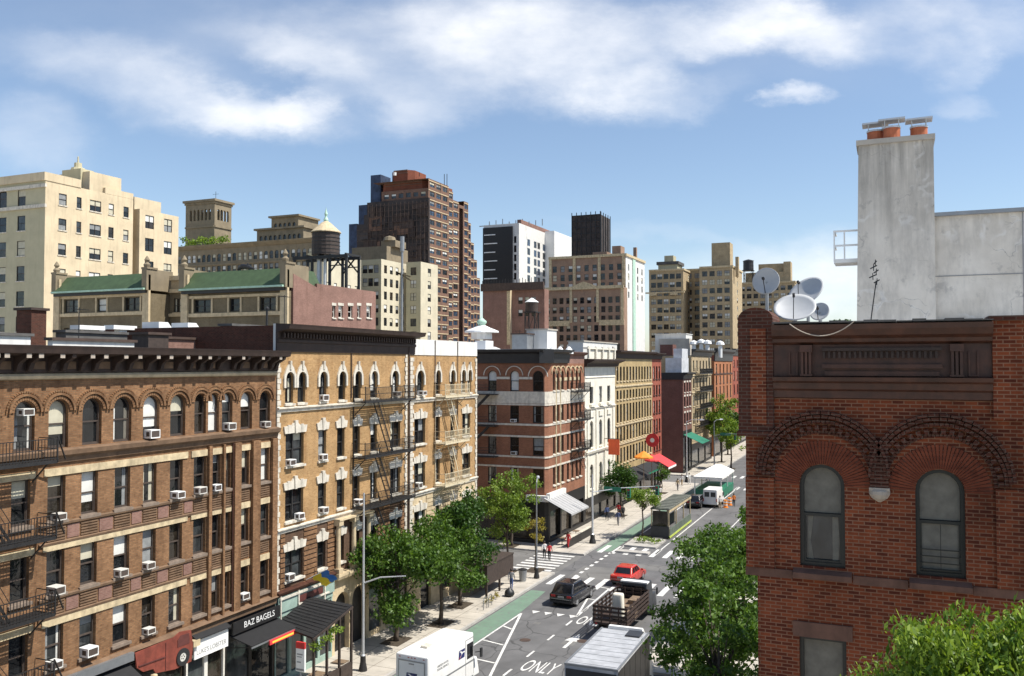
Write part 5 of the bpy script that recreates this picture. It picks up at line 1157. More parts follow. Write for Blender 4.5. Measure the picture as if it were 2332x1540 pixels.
for (uL, uC, uR, v, dy, nm) in ((584, 690, 716, 524, 3, 'upper_storey'), (617, 678, 724, 495, 6, 'penthouse')):
    Y_ = YP+dy; Fs = Face((0, Y_), (1, 0)); a, c = xy(uL, Y_), xy(uC, Y_); zt3 = onY(uL+30, v, Y_)[1]; yr = min(yx(uR, c), Y_+14)
    op = [(p, q, zt3-2.6, zt3-1.2, True) for p, q, _, _ in grid(a+.5, c-.5, 9 if dy == 3 else 5, .8, 0, 1, 1, 1)]
    mb = MB(); Fs.wall(mb, a, c, zp-.3, zt3, op, .3); mb.poly([(c, Y_, zp-.3), (c, yr, zp-.3), (c, yr, zt3), (c, Y_, zt3)]); mb.poly([(a, yr, zp), (a, Y_, zp), (a, Y_, zt3), (a, yr, zt3)]); p = put(mb, nm, 'palace_stone', PB)
    mb = MB(); mb.box(a-.5, c+.5, Y_-.5, yr, zt3, zt3+.4); put(mb, 'cornice', 'palace_stone', p)
    mb = MB()
    for o in op: mb.poly([Fs.p(o[0], o[2], -.25), Fs.p(o[1], o[2], -.25), Fs.p(o[1], o[3], -.25), Fs.p(o[0], o[3], -.25)])
    put(mb, 'window', 'glass_mid', p)

# beige apartment houses in the middle distance
def tower(label, uL, uC, uR, v, Yc, ms, me, ns, ne, w, h, dz, z0, rows, fm='frame_dark', gm=None, us=1, ue=1, top=True, vS=None, cornice=None, name='apartment_house', sill=None, zb=0., wall_s=True, skip=lambda o: False):
    xc = xy(uC, Yc); xl = xy(uL, Yc); yr = onX(uR, 650, xc)[0]; zt = onY(uC, v, Yc)[1]
    b = thing(name, label, 'building', (xc, Yc, 0)); zz = [zt-z0-dz*k for k in range(rows)]
    os_ = [(a, c, z, z+h) for a, c, _, _ in (grid(xl+.6, xc-.6, ns, w, 0, 1, 1, 1) if ns else []) for z in zz]
    oe = [(a, c, z, z+h) for a, c, _, _ in (grid(Yc+.6, yr-.6, ne, w, 0, 1, 1, 1) if ne else []) for z in zz]
    F1, F2 = two_face(b, xl, xc, Yc, yr, zb, zt, ms, me, os_, oe, fm, us, ue, sill, gm=gm)
    if cornice: trimband(b, F1, F2, xl, xc, Yc, yr, (zt-.6,), .7, .35, cornice, 'cornice')
    return b, xl, xc, yr, zt, F1, F2
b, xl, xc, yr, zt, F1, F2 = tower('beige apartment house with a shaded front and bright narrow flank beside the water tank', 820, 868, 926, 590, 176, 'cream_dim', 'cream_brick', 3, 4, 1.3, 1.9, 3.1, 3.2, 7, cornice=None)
mb = MB(); zq = onY(850, 562, 180)[1]; mb.box(xl-5, xc-1, 180, 190, zt-.3, zq); mb.box(xl+2, xl+6, 182, 187, zq, zq+1.6); mb.lathe((xl+3.8, 183, zq+1.6), [(1.6, 0), (1.3, .9), (0, 1.3)], 10); put(mb, 'penthouse', 'palace_stone', b)
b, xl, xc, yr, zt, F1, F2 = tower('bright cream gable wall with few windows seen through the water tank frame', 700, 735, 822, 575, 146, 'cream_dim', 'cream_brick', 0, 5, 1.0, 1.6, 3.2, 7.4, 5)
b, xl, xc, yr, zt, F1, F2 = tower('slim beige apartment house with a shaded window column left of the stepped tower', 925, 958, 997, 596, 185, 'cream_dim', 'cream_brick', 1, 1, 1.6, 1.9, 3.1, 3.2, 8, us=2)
x, z = onY(916, 540, 170); t = thing('flue_pipe', 'tall grey flue pipe rising in front of the beige apartment houses', 'flue', (x, 170, 12)); mb = MB(); mb.tube([(x, 170, 12), (x, 170, z)], .26, 8); mb.tube([(x, 170, z-3.2), (x, 170, z+.1)], .5, 8); put(mb, 'pipe', 'grey_metal', t); mb = MB(); [mb.bar((x-1.2, 170, z-8), (x+2.2, 170, z-9-k), .3) for k in (0, .8)]; put(mb, 'bracket', 'olive_brick', t)

# stepped dark brick tower
YT = 237.; xt_c = xy(975, YT); zT = lambda v, u=975: onY(u, v, YT)[1]
TW = thing('stepped_tower', 'dark stepped brick apartment tower hung with black scaffold netting', 'building', (xt_c, YT, 0))
fl = 2.95; zt = zT(428); z_low = 10.
xl = xy(812, YT); steps = [(1021, 424), (1031, 437), (1044, 460), (1056, 470), (1066, 462), (1072, 509), (1079, 554), (1086, 593), (1093, 634)]
Fs, Fe = Face((0, YT), (1, 0)), Face((xt_c, 0), (0, 1)); yprev = YT; stuffw = MB(); eds = []
mb = MB(); bands = MB()
for i, (u, v) in enumerate(steps):
    yr = onX(u, 650, xt_c)[0]; ztp = onX(u, v, xt_c)[1]; eds.append((yprev, yr, ztp))
    nn = max(1, int((yr-yprev)/4.0)); rows = int((ztp-z_low)/fl)-1
    op = [(a, c, ztp-2.4-fl*k, ztp-2.4-fl*k+1.45) for a, c, _, _ in grid(yprev+.3, yr-.3, nn, min(3.0, (yr-yprev)/nn*.74), 0, 1, 1, 1) for k in range(rows)]
    if i == 3: op = [(yprev+.5, yr-.5, z_low, ztp-1)]
    Fe.wall(mb, yprev, yr, z_low, ztp, op, .35)
    if i != 3:
        for o in op: small_window(TW, Fe, o, 'frame_dark', random.choice(['glass_blue', 'glass_dark', 'glass_mid', 'glass_blue']), 2, None, stuffw)
        for k in range(rows+1): Fe.box(bands, yprev, yr, ztp-.7-fl*k, ztp-.45-fl*k, .003, .12)
    mb.poly([(xt_c, yr, z_low), (xt_c-20, yr, z_low), (xt_c-20, yr, ztp), (xt_c, yr, ztp)]); mb.poly([(xt_c, yprev, ztp), (xt_c, yr, ztp), (xt_c-20, yr, ztp), (xt_c-20, yprev, ztp)])
    yprev = yr
put(mb, 'wall', 'tower_brick', TW)
if stuffw.f: w = put(stuffw, 'window', ['frame_dark', 'glass_blue'], TW, fix=False); w['kind'] = 'stuff'
put(bands, 'floor_band', 'sandstone', TW)
mb = MB(); os2 = [(a, c, zt-2.4-fl*k, zt-1.0-fl*k) for a, c, _, _ in grid(xy(868, YT)+.5, xt_c-.5, 6, 1.7, 0, 1, 1, 1) for k in range(2)]
Fs.wall(mb, xy(868, YT), xt_c, z_low, zt, os2, .3)
for o in os2: small_window(TW, Fs, o, 'frame_dark', 'glass_mid')
put(mb, 'wall', 'tower_brick', TW)
mb = MB(); zc = zT(463); n0 = onY(868, 463, YT)
def netblock(uL, uR, v, dy0, dy1, mat, name):
    m_ = MB(); a, c = xy(uL, YT+dy0), xy(uR, YT+dy0); z = onY(uL, v, YT+dy0)[1]
    m_.box(a, c, YT+dy0, YT+dy1, z_low, z); put(m_, name, mat, TW); return a, c, z
for uL, uR, v, d0, d1 in ((835, 976, 462, -.9, -.1), (828, 930, 490, -.6, 10), (812, 920, 512, -.3, 14)): netblock(uL, uR, v, d0, d1, 'netting', 'scaffold_netting')
netblock(843, 866, 400, 3, 9, 'blue_netting', 'scaffold_netting'); netblock(816, 836, 468, 5, 12, 'blue_netting', 'scaffold_netting'); netblock(794, 812, 511, 8, 16, 'blue_netting', 'scaffold_netting')
rn = random.Random(8)
for mt in ('netting', 'cornice_umber', 'cornice_brown', 'tower_brick'):
    mb = MB()
    for k in range(26 if mt != 'tower_brick' else 9):
        u = rn.uniform(816, 950); v = rn.uniform(468, 640); du = rn.uniform(8, 34); dv = rn.uniform(5, 26)
        if u < 838 and v < 515: continue
        o_ = rn.uniform(.02, .5); a, z1_ = onY(u, v, YT-.95-o_); c = xy(min(u+du, 974), YT-.95-o_); z0_ = zT(v+dv); mb.hexa([(a, YT-.96-o_, z0_), (c, YT-.96-o_-rn.uniform(0, .4), z0_), (c, YT-.91-o_, z0_), (a, YT-.91-o_, z0_), (a, YT-.96-o_, z1_), (c, YT-.96-o_, z1_+rn.uniform(-1, 1)), (c, YT-.91-o_, z1_), (a, YT-.91-o_, z1_)])
    nt_ = put(mb, 'netting_sheet', mt, TW); nt_['kind'] = 'stuff'
mb = MB(); Y0 = YT-1.6
for k in range(14):
    z = zT(462)-1.8*k; mb.box(xy(812 if z < zT(512) else 838, Y0), xy(977, Y0), Y0-.1, Y0, z-.12, z)
for k in range(16): x = xy(838+9.2*k, Y0); mb.bar((x, Y0-.05, z_low), (x, Y0-.05, zT(458)), .12)
put(mb, 'scaffold', 'cornice_brown', TW)
for uL, uC, uR, v, d in ((862, 975, 1030, 410, 2), (886, 938, 970, 386, 5)):
    Y_ = YT+d; a, c = xy(uL, Y_), xy(uC, Y_); z = onY(uC, v, Y_)[1]; yr = onX(uR, 450, c)[0]
    mb = MB(); m_ = min(2.2, (c-a)*.2); mb.extrude([(a, Y_+m_), (a+m_, Y_), (c-m_, Y_), (c, Y_+m_), (c, yr), (a, yr)], lambda p, q, zz: (p, q, zz), zt-1, z); p = put(mb, 'crown', 'tower_red', TW)
    mb = MB(); mb.box(a+m_, c-m_, Y_-.15, Y_-.01, z-1.0, z-.75); mb.box(a+m_, c-m_, Y_-.2, Y_-.01, z-.3, z+.1); put(mb, 'parapet', 'tower_brick', p)
x, z = onY(900, 397, YT+4.8); mb = MB(); mb.lathe((x, YT+4.6, z), [(.55, -.5), (.55, .5), (0, .6)], 8); put(mb, 'lamp', 'white_paint', TW)
mb = MB(); [mb.bar((onY(u, 372, YT+8)[0], YT+8, zT(386)), (onY(u, 372, YT+8)[0], YT+8, zT(v)), .15) for u, v in ((905, 372), (925, 378), (955, 376), (884, 384), (1012, 412), (1018, 414))]; put(mb, 'railing', 'black_iron', TW)

# black and white tower, netted shaft, tan block, pinkish block
b, xl, xc, yr, zt, F1, F2 = tower('white tower with a black glazed left flank and a pale brick crown', 1101, 1182, 1266, 508, 300, 'white_panel', 'white_panel', 0, 0, 1, 1, 3, 3, 0)
x2 = xy(1168, 300); zq = onY(1135, 518, 300)[1]; mb = MB(); F1.box(mb, xl, x2, 30, zq, .02, .6); put(mb, 'glazed_flank', 'shop_black', b)
mb = MB(); [F1.box(mb, xl+.6, xl+5.2+(k % 2)*.8, zq-2.6-3.3*k-.35, zq-2.6-3.3*k, .62, .8) for k in range(7)]; put(mb, 'floor_slab', 'white_paint', b)
mb = MB()
for k in range(6):
    for u in (1174, 1193, 1200, 1213, 1220, 1226): F1_ = None
xw0 = xy(1182, 300)
for k in range(5):
    z = onY(1205, 540+21*k, 300)[1]
    mb = MB(); F1.box(mb, xy(1171, 300), xy(1176, 300), z-1.9, z+.6, .003, .05); put(mb, 'window', 'glass_dark', b)
    for u in (1201, 1216, 1224, 1236):
        y0 = onX(u, 560, xc)[0]; mb = MB(); F2.box(mb, y0, y0+2.6, z-1.9, z+.6, .003, .05); put(mb, 'window', random.choice(['glass_dark', 'glass_blue', 'glass_dark']), b)
yq = onX(1241, 560, xc)[0]; mb = MB(); mb.box(xc, xc+4, yq, yr+8, 30, zt+.6); put(mb, 'wall', 'white_paint', b)
mb = MB(); mb.box(x2+2, xc-2, 303, yr-4, zt-.2, zt+1.8); put(mb, 'crown', 'pink_brick', b)
mb = MB(); [mb.bar((xl+2+q*2.3, 301+q, zt), (xl+2+q*2.3, 301+q, zt+1.5+(q % 3)*.5), .25) for q in range(9)]; mb.box(xl-2, xl+10, 300.5, 301, zt-.3, zt); put(mb, 'railing', 'grey_metal', b)
NS = thing('netted_tower', 'slim tower shaft wrapped in black scaffold netting against the sky', 'building', (xy(1340, 320), 320, 0)); a, c = xy(1303, 320), xy(1368, 320); z1 = onY(1340, 490, 320)[1]
mb = MB(); mb.box(a+.6, c-.6, 320.6, 330, 30, z1-1.5); put(mb, 'wall', 'tower_brick', NS); mb = MB(); mb.box(a, c, 320, 332, 30, z1); put(mb, 'scaffold_netting', 'netting', NS)
mb = MB()
for k in range(7): x = a+(c-a)*k/6; mb.bar((x, 319.8, 30), (x, 319.8, z1+1.2), .25)
for k in range(9): mb.bar((a, 319.8, z1-2.4*k), (c, 319.8, z1-2.4*k), .22)
for k in range(5): mb.bar((c+.2, 320+3*k, 30), (c+.2, 320+3*k, z1+1), .25)
put(mb, 'scaffold', 'cornice_black', NS)
YB_ = 235.; TB = None
def blockface(uL, uR, v, Y, n, label=None): return xy(uL, Y), xy(uR, Y), onY(uL, v, Y)[1]
TB, xl, xc, yr, zt, F1, F2 = tower('broad tan brick apartment block with cream stone bands and white plastered flank', 1250, 1425, 1468, 578, YB_, 'block_brick', 'white_panel', 9, 4, 1.25, 1.75, 2.55, 4.4, 4, cornice='cream_trim', sill=None)
mb = MB(); za_, zb2 = zt-13.5, zt
yl = YB_-3.2; FL = Face((0, yl), (1, 0)); a, c, zl = xy(1234, yl), xy(1421, yl), onY(1330, 657, yl)[1]
ol = [(p, q, zl-4.2-2.6*k, zl-2.5-2.6*k) for p, q, _, _ in grid(a+.8, c-.8, 11, 1.2, 0, 1, 1, 1) for k in range(6)]
FL.wall(mb, a, c, 0, zl, ol, .25); mb.poly([(c, yl, 0), (c, YB_-.01, 0), (c, YB_-.01, zl), (c, yl, zl)]); mb.poly([(a, YB_, 0), (a, yl, 0), (a, yl, zl), (a, YB_, zl)]); mb.poly([(a, yl, zl), (c, yl, zl), (c, YB_-.01, zl), (a, YB_-.01, zl)])
put(mb, 'wall', 'block_brick', TB)
stw = MB()
for o in ol: small_window(TB, FL, o, 'frame_dark', None, 1, None, stw)
if stw.f: w = put(stw, 'window', ['frame_dark', 'glass_dark'], TB, fix=False); w['kind'] = 'stuff'
mb = MB(); pm0, pm1 = xy(1302, yl), xy(1358, yl); FL.box(mb, a, c, zl-.3, zl+.55, .003, .5)
for x in (a+.5, pm0-.6, pm1, c-.9): FL.box(mb, x, x+.75, zl-9.5, zl-.31, .003, .2)
FL.box(mb, a, pm0-.6, zl-10.4, zl-8.9, .003, .15); FL.box(mb, pm1+.8, c, zl-10.4, zl-8.9, .003, .15)
mb.extrude([(pm0, zl+.56), (pm1, zl+.56), ((pm0+pm1)/2, zl+1.9)], lambda p, q, d: FL.p(p, q, d), .003, .45)
for x in (xy(1305, YB_), xy(1362, YB_), xl+.1, xc-1.0): F1.box(mb, x, x+.8, zl+.6, zt-.61, .003, .2)
put(mb, 'stone_band', 'cream_trim', TB)
mb = MB(); mb.box(xc-4.5, xc-2, YB_+2, YB_+6, zt-.3, zt+2.6); mb.box(xc-.6, xc+.3, YB_+10, YB_+11, zt-.3, zt+3); mb.box(xy(1350, YB_+4), xy(1382, YB_+4), YB_+4, YB_+9, zt-.3, zt+1.4); put(mb, 'penthouse', 'block_brick', TB)
mb = MB(); FE = Face((xc, 0), (0, 1)); ym = (YB_*.5+yr*.5); FE.box(mb, ym-3.4, ym-.8, 0, zt-.8, .003, .25); put(mb, 'flue_strip', 'verdigris', TB)
PK, xl, xc, yr, zt, F1, F2 = tower('pinkish brick block with a blank side wall and dark roof edge under the white tower', 1100, 1162, 1178, 660, 205, 'pink_brick', 'cream_stucco', 0, 1, 1.2, 1.8, 3.0, 3.8, 3, name='apartment_block')
mb = MB(); xr = xy(1240, 206); Fp = Face((0, 206.), (1, 0)); op = [(p, q, zt-3.6, zt-1.9) for p, q, _, _ in grid(xc+1.5, xr-2, 3, 1.2, 0, 1, 1, 1)]+[(p, q, zt-6.8, zt-5.1) for p, q, _, _ in grid(xc+1.5, xr-2, 3, 1.2, 0, 1, 1, 1)]
Fp.wall(mb, xc+.02, xr, 0, zt, op, .25); mb.poly([(xr, 206, 0), (xr, 209, 0), (xr, 209, zt), (xr, 206, zt)]); mb.poly([(xc, 206, zt), (xr, 206, zt), (xr, 209, zt), (xc, 209, zt)]); put(mb, 'wall', 'pink_brick', PK)
for o in op: small_window(PK, Fp, o)
mb = MB(); mb.box(xl-.4, xr+.3, 204.4, 204.98, zt-.2, zt+1.7); mb.box(xl+1, xr-1, 206.3, 208.6, zt+.01, zt+1.6); put(mb, 'roof_edge', 'cornice_brown', PK)
mb = MB(); [mb.bar((xl+.8*k, 204.7, zt+1.7), (xl+.8*k, 204.7, zt+2.5+(k % 3)*.2), .12) for k in range(18)]; put(mb, 'railing', 'black_iron', PK)
mb = MB(); [F1.box(mb, xc-.9, xc, zt-14, zt-.3, .003, .12)]; put(mb, 'quoin', 'cream_trim', PK)
xw, zw = onY(1211, 732, 196); water_tank('small dark rooftop water tank with a white cone roof in front of the tan block', xw, 196, zw+2.3, 1.55, 2.3, 1.1, mat='cornice_brown', cmat='white_paint', legs=zw-5, fin=False)
# cream twin towers at the end
def cream(label, uL, uC, uR, v, Y, ns, ne, rows, extra=None, z0=3.8, h=2.0, w=2.0, dz=3.3):
    b, xl, xc, yr, zt, F1, F2 = tower(label, uL, uC, uR, v, Y, 'ochre_brick', 'ochre_brick', ns, ne, w, h, dz, z0, rows, us=2, cornice='cream_trim'); return b, xl, xc, yr, zt, F1, F2
b, xl, xc, yr, zt, F1, F2 = cream('cream tower with a long balcony, left of the two by the dishes', 1478, 1556, 1600, 612, 340, 5, 2, 10)
mb = MB(); F1.box(mb, xl-1.2, xc+.6, zt-9.4, zt-8.9, .003, 1.1); [F1.box(mb, x, x+3, zt-10.3, zt-9.4, 1.0, 1.1) for x in (xl+.3, xc-5)]; put(mb, 'balcony', 'cream_trim', b)
mb = MB(); mb.box(xl+3, xc-3, 343, 352, zt-.2, zt+3.2); mb.box(xl+5, xc-5, 345, 350, zt+3.2, zt+6); put(mb, 'penthouse', 'cream_dim', b); mb = MB(); mb.box(xl+2.4, xc-2.4, 342.5, 353, zt+2.2, zt+3.4); put(mb, 'roof', 'tarpaper', b)
b, xl, xc, yr, zt, F1, F2 = cream('cream tower with a tall square lift house, right of the two by the dishes', 1593, 1668, 1690, 605, 342, 4, 1, 10)
mb = MB(); z = onY(1640, 553, 347)[1]; mb.box(xy(1621, 347), xy(1663, 347), 347, 354, zt-.2, z); mb.box(xy(1675, 345), xy(1682, 345), 345, 347, zt-4, onY(1675, 585, 345)[1]); put(mb, 'penthouse', 'ochre_brick', b)
b, xl, xc, yr, zt, F1, F2 = cream('shaded cream brick connecting wing between the two cream towers', 1540, 1600, 1612, 612, 352, 3, 0, 10)
b, xl, xc, yr, zt, F1, F2 = cream('distant cream stepped apartment house behind the satellite dishes', 1680, 1810, 1815, 640, 400, 8, 1, 4)
mb = MB(); mb.box(xl+3, xc-5, 403, 415, zt-.2, zt+4.6); mb.box(xc-16, xc-4, 405, 412, zt+4.6, zt+8.5); mb.box(xc-5, xc-2, 403, 410, zt, zt+9); put(mb, 'penthouse', 'ochre_brick', b)
x, z = onY(1702, 612, 398); water_tank('small black water tank on the distant cream stepped house', x, 401, z-.5, 2.3, 4.2, .8, mat='cornice_black', cmat='cornice_black', legs=z-6, fin=False, hoops=3)

# ------------------------------------------------------------------ the red corner house on the right
YR = 19.; RF = Face((0, YR), (1, 0))
RB = thing('red_brick_building', 'dark red brick corner house with two round arched windows and a carved cornice', 'building', (.8, YR, 0))
aw = [(-1.77, -.90, 14.38, 16.46, True), (.395, 1.265, 14.38, 16.46, True)]
lw = [(-1.8, -.9, 10.9, 12.95), (.38, 1.28, 10.9, 12.95)]; l2 = [(a, c, z0, z0+2.05) for z0 in (7.4, 3.9) for a, c in ((-1.8, -.9), (.38, 1.28))]
mb = MB(); RF.wall(mb, -2.62, 6.5, 0, 19.0, aw+lw+l2, .2)
mb.poly([(-2.62, 34, 0), (-2.62, YR, 0), (-2.62, YR, 19), (-2.62, 34, 19)]); mb.poly([(6.5, YR, 0), (6.5, 34, 0), (6.5, 34, 19), (6.5, YR, 19)]); mb.poly([(6.5, 34, 0), (-2.62, 34, 0), (-2.62, 34, 19), (6.5, 34, 19)])
put(mb, 'wall', 'red_brick', RB)
for i, o in enumerate(aw):
    w = window(RB, RF, o, .13, fm='frame_green', t=.075, sill=None, blind=0)
    wd, hh = o[1]-o[0], o[3]-o[2]
    mb = MB(); pts = [p for p in op_poly(wd, hh, True, .08, .165)]; pts = [(x, y, max(z, hh*.52)) for x, y, z in pts]; mb.poly(pts); sub(mb, 'curtain', 'curtain_grey', w)
    if i == 0:
        for xa_, xb_ in ((.15, .26), (.62, .73)):
            mb = MB(); mb.poly([(xa_, .165, .12), (xb_, .165, .12), (xb_-(.06 if xa_ < .4 else -.03), .165, .5), (xb_, .165, hh*.5), (xa_, .165, hh*.5)]); sub(mb, 'curtain', 'curtain_grey', w)
    else:
        mb = MB(); mb.poly([(.09, .165, .1), (.78, .165, .1), (.78, .165, hh*.48), (.09, .165, hh*.48)]); sub(mb, 'curtain', 'curtain_grey', w)
        mb = MB(); [mb.bar((.08, .09, .12+.13*k), (.79, .09, .12+.13*k), .02) for k in range(4)]; mb.bar((.44, .1, .1), (.44, .1, hh*.48), .012); sub(mb, 'window_guard', 'frame_green', w)
for o in lw+l2:
    w = window(RB, RF, o, .13, fm='frame_green', t=.075, sill='red_sandstone', lintel=('flat', 'red_sandstone') if o in lw else None, blind=0)
    mb = MB(); mb.poly([(.08, .165, .5), (o[1]-o[0]-.08, .165, .5), (o[1]-o[0]-.08, .165, 1.96), (.08, .165, 1.96)]); sub(mb, 'curtain', 'curtain_grey', w)
fnR = lambda x, z, y: RF.p(x, z, -y)
for cx in (-1.335, .83):
    mb = MB(); czz = 16.025
    ring(mb, cx, czz, .445, .915, -.002, -.026, 38, .24, fn=fnR, jit=.006); hd = put(mb, 'brick_arch', 'red_brick_arch', RB); mb = MB(); ring(mb, cx, czz, .445, .915, -.001, -.012, 24, 0, fn=fnR); put(mb, 'arch_mortar', 'red_brick_dark', hd)
    mb = MB(); lo = 0 if cx < 0 else math.asin(.0)
    ring(mb, cx, 16.16, .93, 1.0, .002, -.05, 44, .2, fn=fnR); ring(mb, cx, 16.16, 1.0, 1.10, .002, -.10, 22, .45, fn=fnR); ring(mb, cx, 16.16, 1.0, 1.10, .002, -.045, 1, 0, fn=fnR) if 0 else None
    ring(mb, cx, 16.2, 1.105, 1.17, .002, -.12, 40, .12, fn=fnR); ring(mb, cx, 16.24, 1.17, 1.235, .002, -.155, 26, .1, fn=fnR); ring(mb, cx, 16.26, 1.235, 1.29, .002, -.185, 20, .08, fn=fnR)
    put(mb, 'arch_hood', 'red_brick_dark', RB)
mb = MB(); mb.lathe((-.25, YR-.03, 15.77), [(.03, 0), (.15, .08), (.195, .16), (.195, .22), (.17, .25)], 14); mb.box(-.44, -.06, YR-.15, YR-.002, 16.0, 16.06); put(mb, 'corbel', 'bracket_grey', RB)
mb = MB(); z = 16.07
while z < 16.95: h_ = .1+.46*max(0, (z-16.07)/.9)*0; RF.box(mb, -.25-.17, -.25+.17, z, z+.062, .002, .13-.0); z += .0735
put(mb, 'arch_spring', 'red_brick_dark', RB)
mb = MB()
for a, c in ((-1.9, -.78), (.27, 1.36)): mb.hexa([(a, YR-.2, 14.16), (c, YR-.2, 14.16), (c, YR-.002, 14.16), (a, YR-.002, 14.16), (a, YR-.2, 14.27), (c, YR-.2, 14.27), (c, YR+.14, 14.37), (a, YR+.14, 14.37)])
put(mb, 'sill', 'red_sandstone', RB)
mb = MB()
for a, c in ((-2.86, -1.92), (-.76, .25), (1.38, 6.5)): RF.box(mb, a, c, 14.1, 14.27, .002, .045)
put(mb, 'string_course', 'red_sandstone', RB)
mb = MB(); mb.box(-2.97, -2.26, YR-.10, YR+1.2, 17.1, 19.45)  # left pier in darker brick than the panel on its face
mb.extrude([(-2.615+.355*math.cos(k*math.pi/10), 19.452+.24*math.sin(k*math.pi/10)) for k in range(11)], lambda x, z, y: (x, y, z), YR-.1, YR+1.2)
put(mb, 'pier', 'red_brick_dark', RB); mb = MB(); mb.box(-2.84, -2.27, YR-.075, YR-.002, 14.28, 17.095) if 0 else mb.box(-2.84, -2.27, YR-.075, YR-.002, 14.28, 16.14); mb.box(-2.84, -2.623, YR+.002, YR+14.9, 14.28, 17.095)
mb.box(1.76, 6.5, YR-.12, YR+.6, 17.45, 19.33); mb.box(1.78, 6.5, YR-.075, YR-.002, 14.28, 16.14)
mb.box(-2.70, -2.625, YR+1.205, YR+14.9, 17.1, 19.1)
put(mb, 'pier', 'red_brick', RB)
mb = MB(); mb.box(-2.72, -2.40, YR-.125, YR-.102, 17.25, 19.25); put(mb, 'pier_panel', 'red_brick', RB)
mb = MB(); mb.box(1.7, 6.55, YR-.18, YR+.66, 19.332, 19.42); mb.box(-3.0, -2.22, YR-.14, YR+.3, 17.0, 17.098); put(mb, 'coping', 'red_brick_dark', RB)
x0, x1 = -2.255, 1.755
mb = MB(); RF.prof(mb, x0, x1, [(.002, 17.80), (.06, 17.82), (.07, 17.96), (.14, 18.0), (.16, 18.12), (.26, 18.16), (.28, 18.24), (.002, 18.26)]); RF.box(mb, x0, x1, 18.262, 18.92, .002, .05)
RF.prof(mb, x0, x1, [(.052, 18.9), (.18, 18.95), (.2, 19.02), (.34, 19.08), (.4, 19.2), (.42, 19.3), (.0, 19.33)])
RF.box(mb, -1.25, .85, 18.27, 18.36, .052, .12); RF.box(mb, -1.3, .9, 18.42, 18.5, .052, .14); cn = put(mb, 'cornice', 'cornice_rust', RB)
mb = MB()
for a in (-1.72, 1.03): RF.box(mb, a, a+.24, 18.75, 18.89, .052, .22); RF.box(mb, a, a+.24, 18.262, 18.30, .052, .2); [RF.box(mb, a+.02+.075*k, a+.07+.075*k, 18.3, 18.75, .052, .19) for k in range(3)]
for a in (-1.95, 1.35): RF.box(mb, a, a+.03, 18.3, 18.75, .052, .1); RF.box(mb, a+.15, a+.18, 18.3, 18.75, .052, .1); RF.box(mb, a, a+.18, 18.27, 18.3, .052, .1)
put(mb, 'bracket', 'cornice_rust', cn)
mb = MB(); k = 0; x = -1.28
while x < .86: RF.box(mb, x, x+.045, 18.62, 18.76, .052, .13); x += .098
RF.box(mb, -1.3, .9, 18.77, 18.83, .052, .16); put(mb, 'dentil', 'cornice_umber', cn)
mb = MB(); x = x0+.02; random.seed(4)
while x < x1-.1:
    w_ = random.uniform(.15, .34); mb.box(x, min(x+w_, x1), YR-.44+random.uniform(-.02, .03), YR+.2, 19.331, 19.345+random.uniform(0, .04)); x += w_+.005
put(mb, 'slate_coping', 'tarpaper', RB); random.seed(21)
mb = MB(); mb.box(-2.5, 6.4, YR+.45, 33.9, 18.5, 18.95); put(mb, 'roof', 'silver_roof', RB)
# ------------------------------------------------------------------ white rendered building behind it
YW = 32.; WF = Face((0, YW), (1, 0)); WBL = thing('rendered_building', 'stained pale rendered rear wall with panel joints behind the red corner house', 'building', (1.5, YW, 0))
mb = MB(); mb.box(-1.08, 7.5, YW, YW+10, 0, 19.9); mb.box(1.36, 7.5, YW+.25, YW+10, 19.9, 23.4); put(mb, 'wall', 'stained_stucco', WBL)
mb = MB(); mb.hexa([(-1.08, YW-.02, 19.0), (1.36, YW-.02, 19.0), (1.36, YW+1.3, 19.0), (-1.08, YW+1.3, 19.0), (-.95, YW, 25.95), (1.36, YW, 25.95), (1.36, YW+1.3, 25.95), (-.95, YW+1.3, 25.95)]); ch = put(mb, 'chimney', 'stained_stucco', WBL)
mb = MB(); mb.box(-1.02, 1.41, YW-.09, YW+1.4, 25.952, 26.12); put(mb, 'chimney_cap', 'concrete', ch)
for x in (-.42, .1, .95):
    y = YW+.5+(.3 if x > .5 or x < 0 else 0); mb = MB(); mb.lathe((x, y, 26.12), [(.27, 0), (.27, .42)], 14); p = put(mb, 'chimney_pot', 'terracotta', ch)
    mb = MB(); mb.lathe((x, y, 26.54), [(.29, 0), (.29, .06)], 14); [mb.bar((x+dx, y+dy, 26.58), (x+dx, y+dy, 26.8), .03) for dx in (-.22, .22) for dy in (-.2, .2)]; mb.hexa([(x-.42, y-.3, 26.78), (x+.42, y-.3, 26.8), (x+.42, y+.3, 26.8), (x-.42, y+.3, 26.78), (x-.42, y-.3, 26.84), (x+.42, y-.3, 26.86), (x+.42, y+.3, 26.86), (x-.42, y+.3, 26.84)]); put(mb, 'cowl', 'pale_metal', p)
mb = MB(); mb.box(1.362, 7.6, YW+.1, YW+10, 23.4, 23.52); put(mb, 'coping', 'grey_metal', WBL)
mb = MB(); mb.box(3.9, 3.93, YW+.235, YW+.249, 19, 23.39); mb.box(1.362, 7.5, YW+.23, YW+.244, 21.4, 21.425); put(mb, 'panel_joint', 'grey_ink', WBL)
t = thing('roof_rail', 'white tubular guard rail landing on the left edge of the tall white chimney', 'railing', (-1.4, YW+.5, 22.1)); mb = MB()
for z in (22.12, 22.62, 23.12): mb.bar((-1.78, YW+.4, z), (-1.0, YW+.4, z), .06); mb.bar((-1.78, YW+.4, z), (-1.78, YW+1.5, z), .06)
for x in (-1.78, -1.45): mb.bar((x, YW+.4, 22.1), (x, YW+.4, 23.15), .05)
mb.box(-1.8, -1.0, YW+.38, YW+1.5, 22.02, 22.1); put(mb, 'guard_rail', 'white_paint', t)
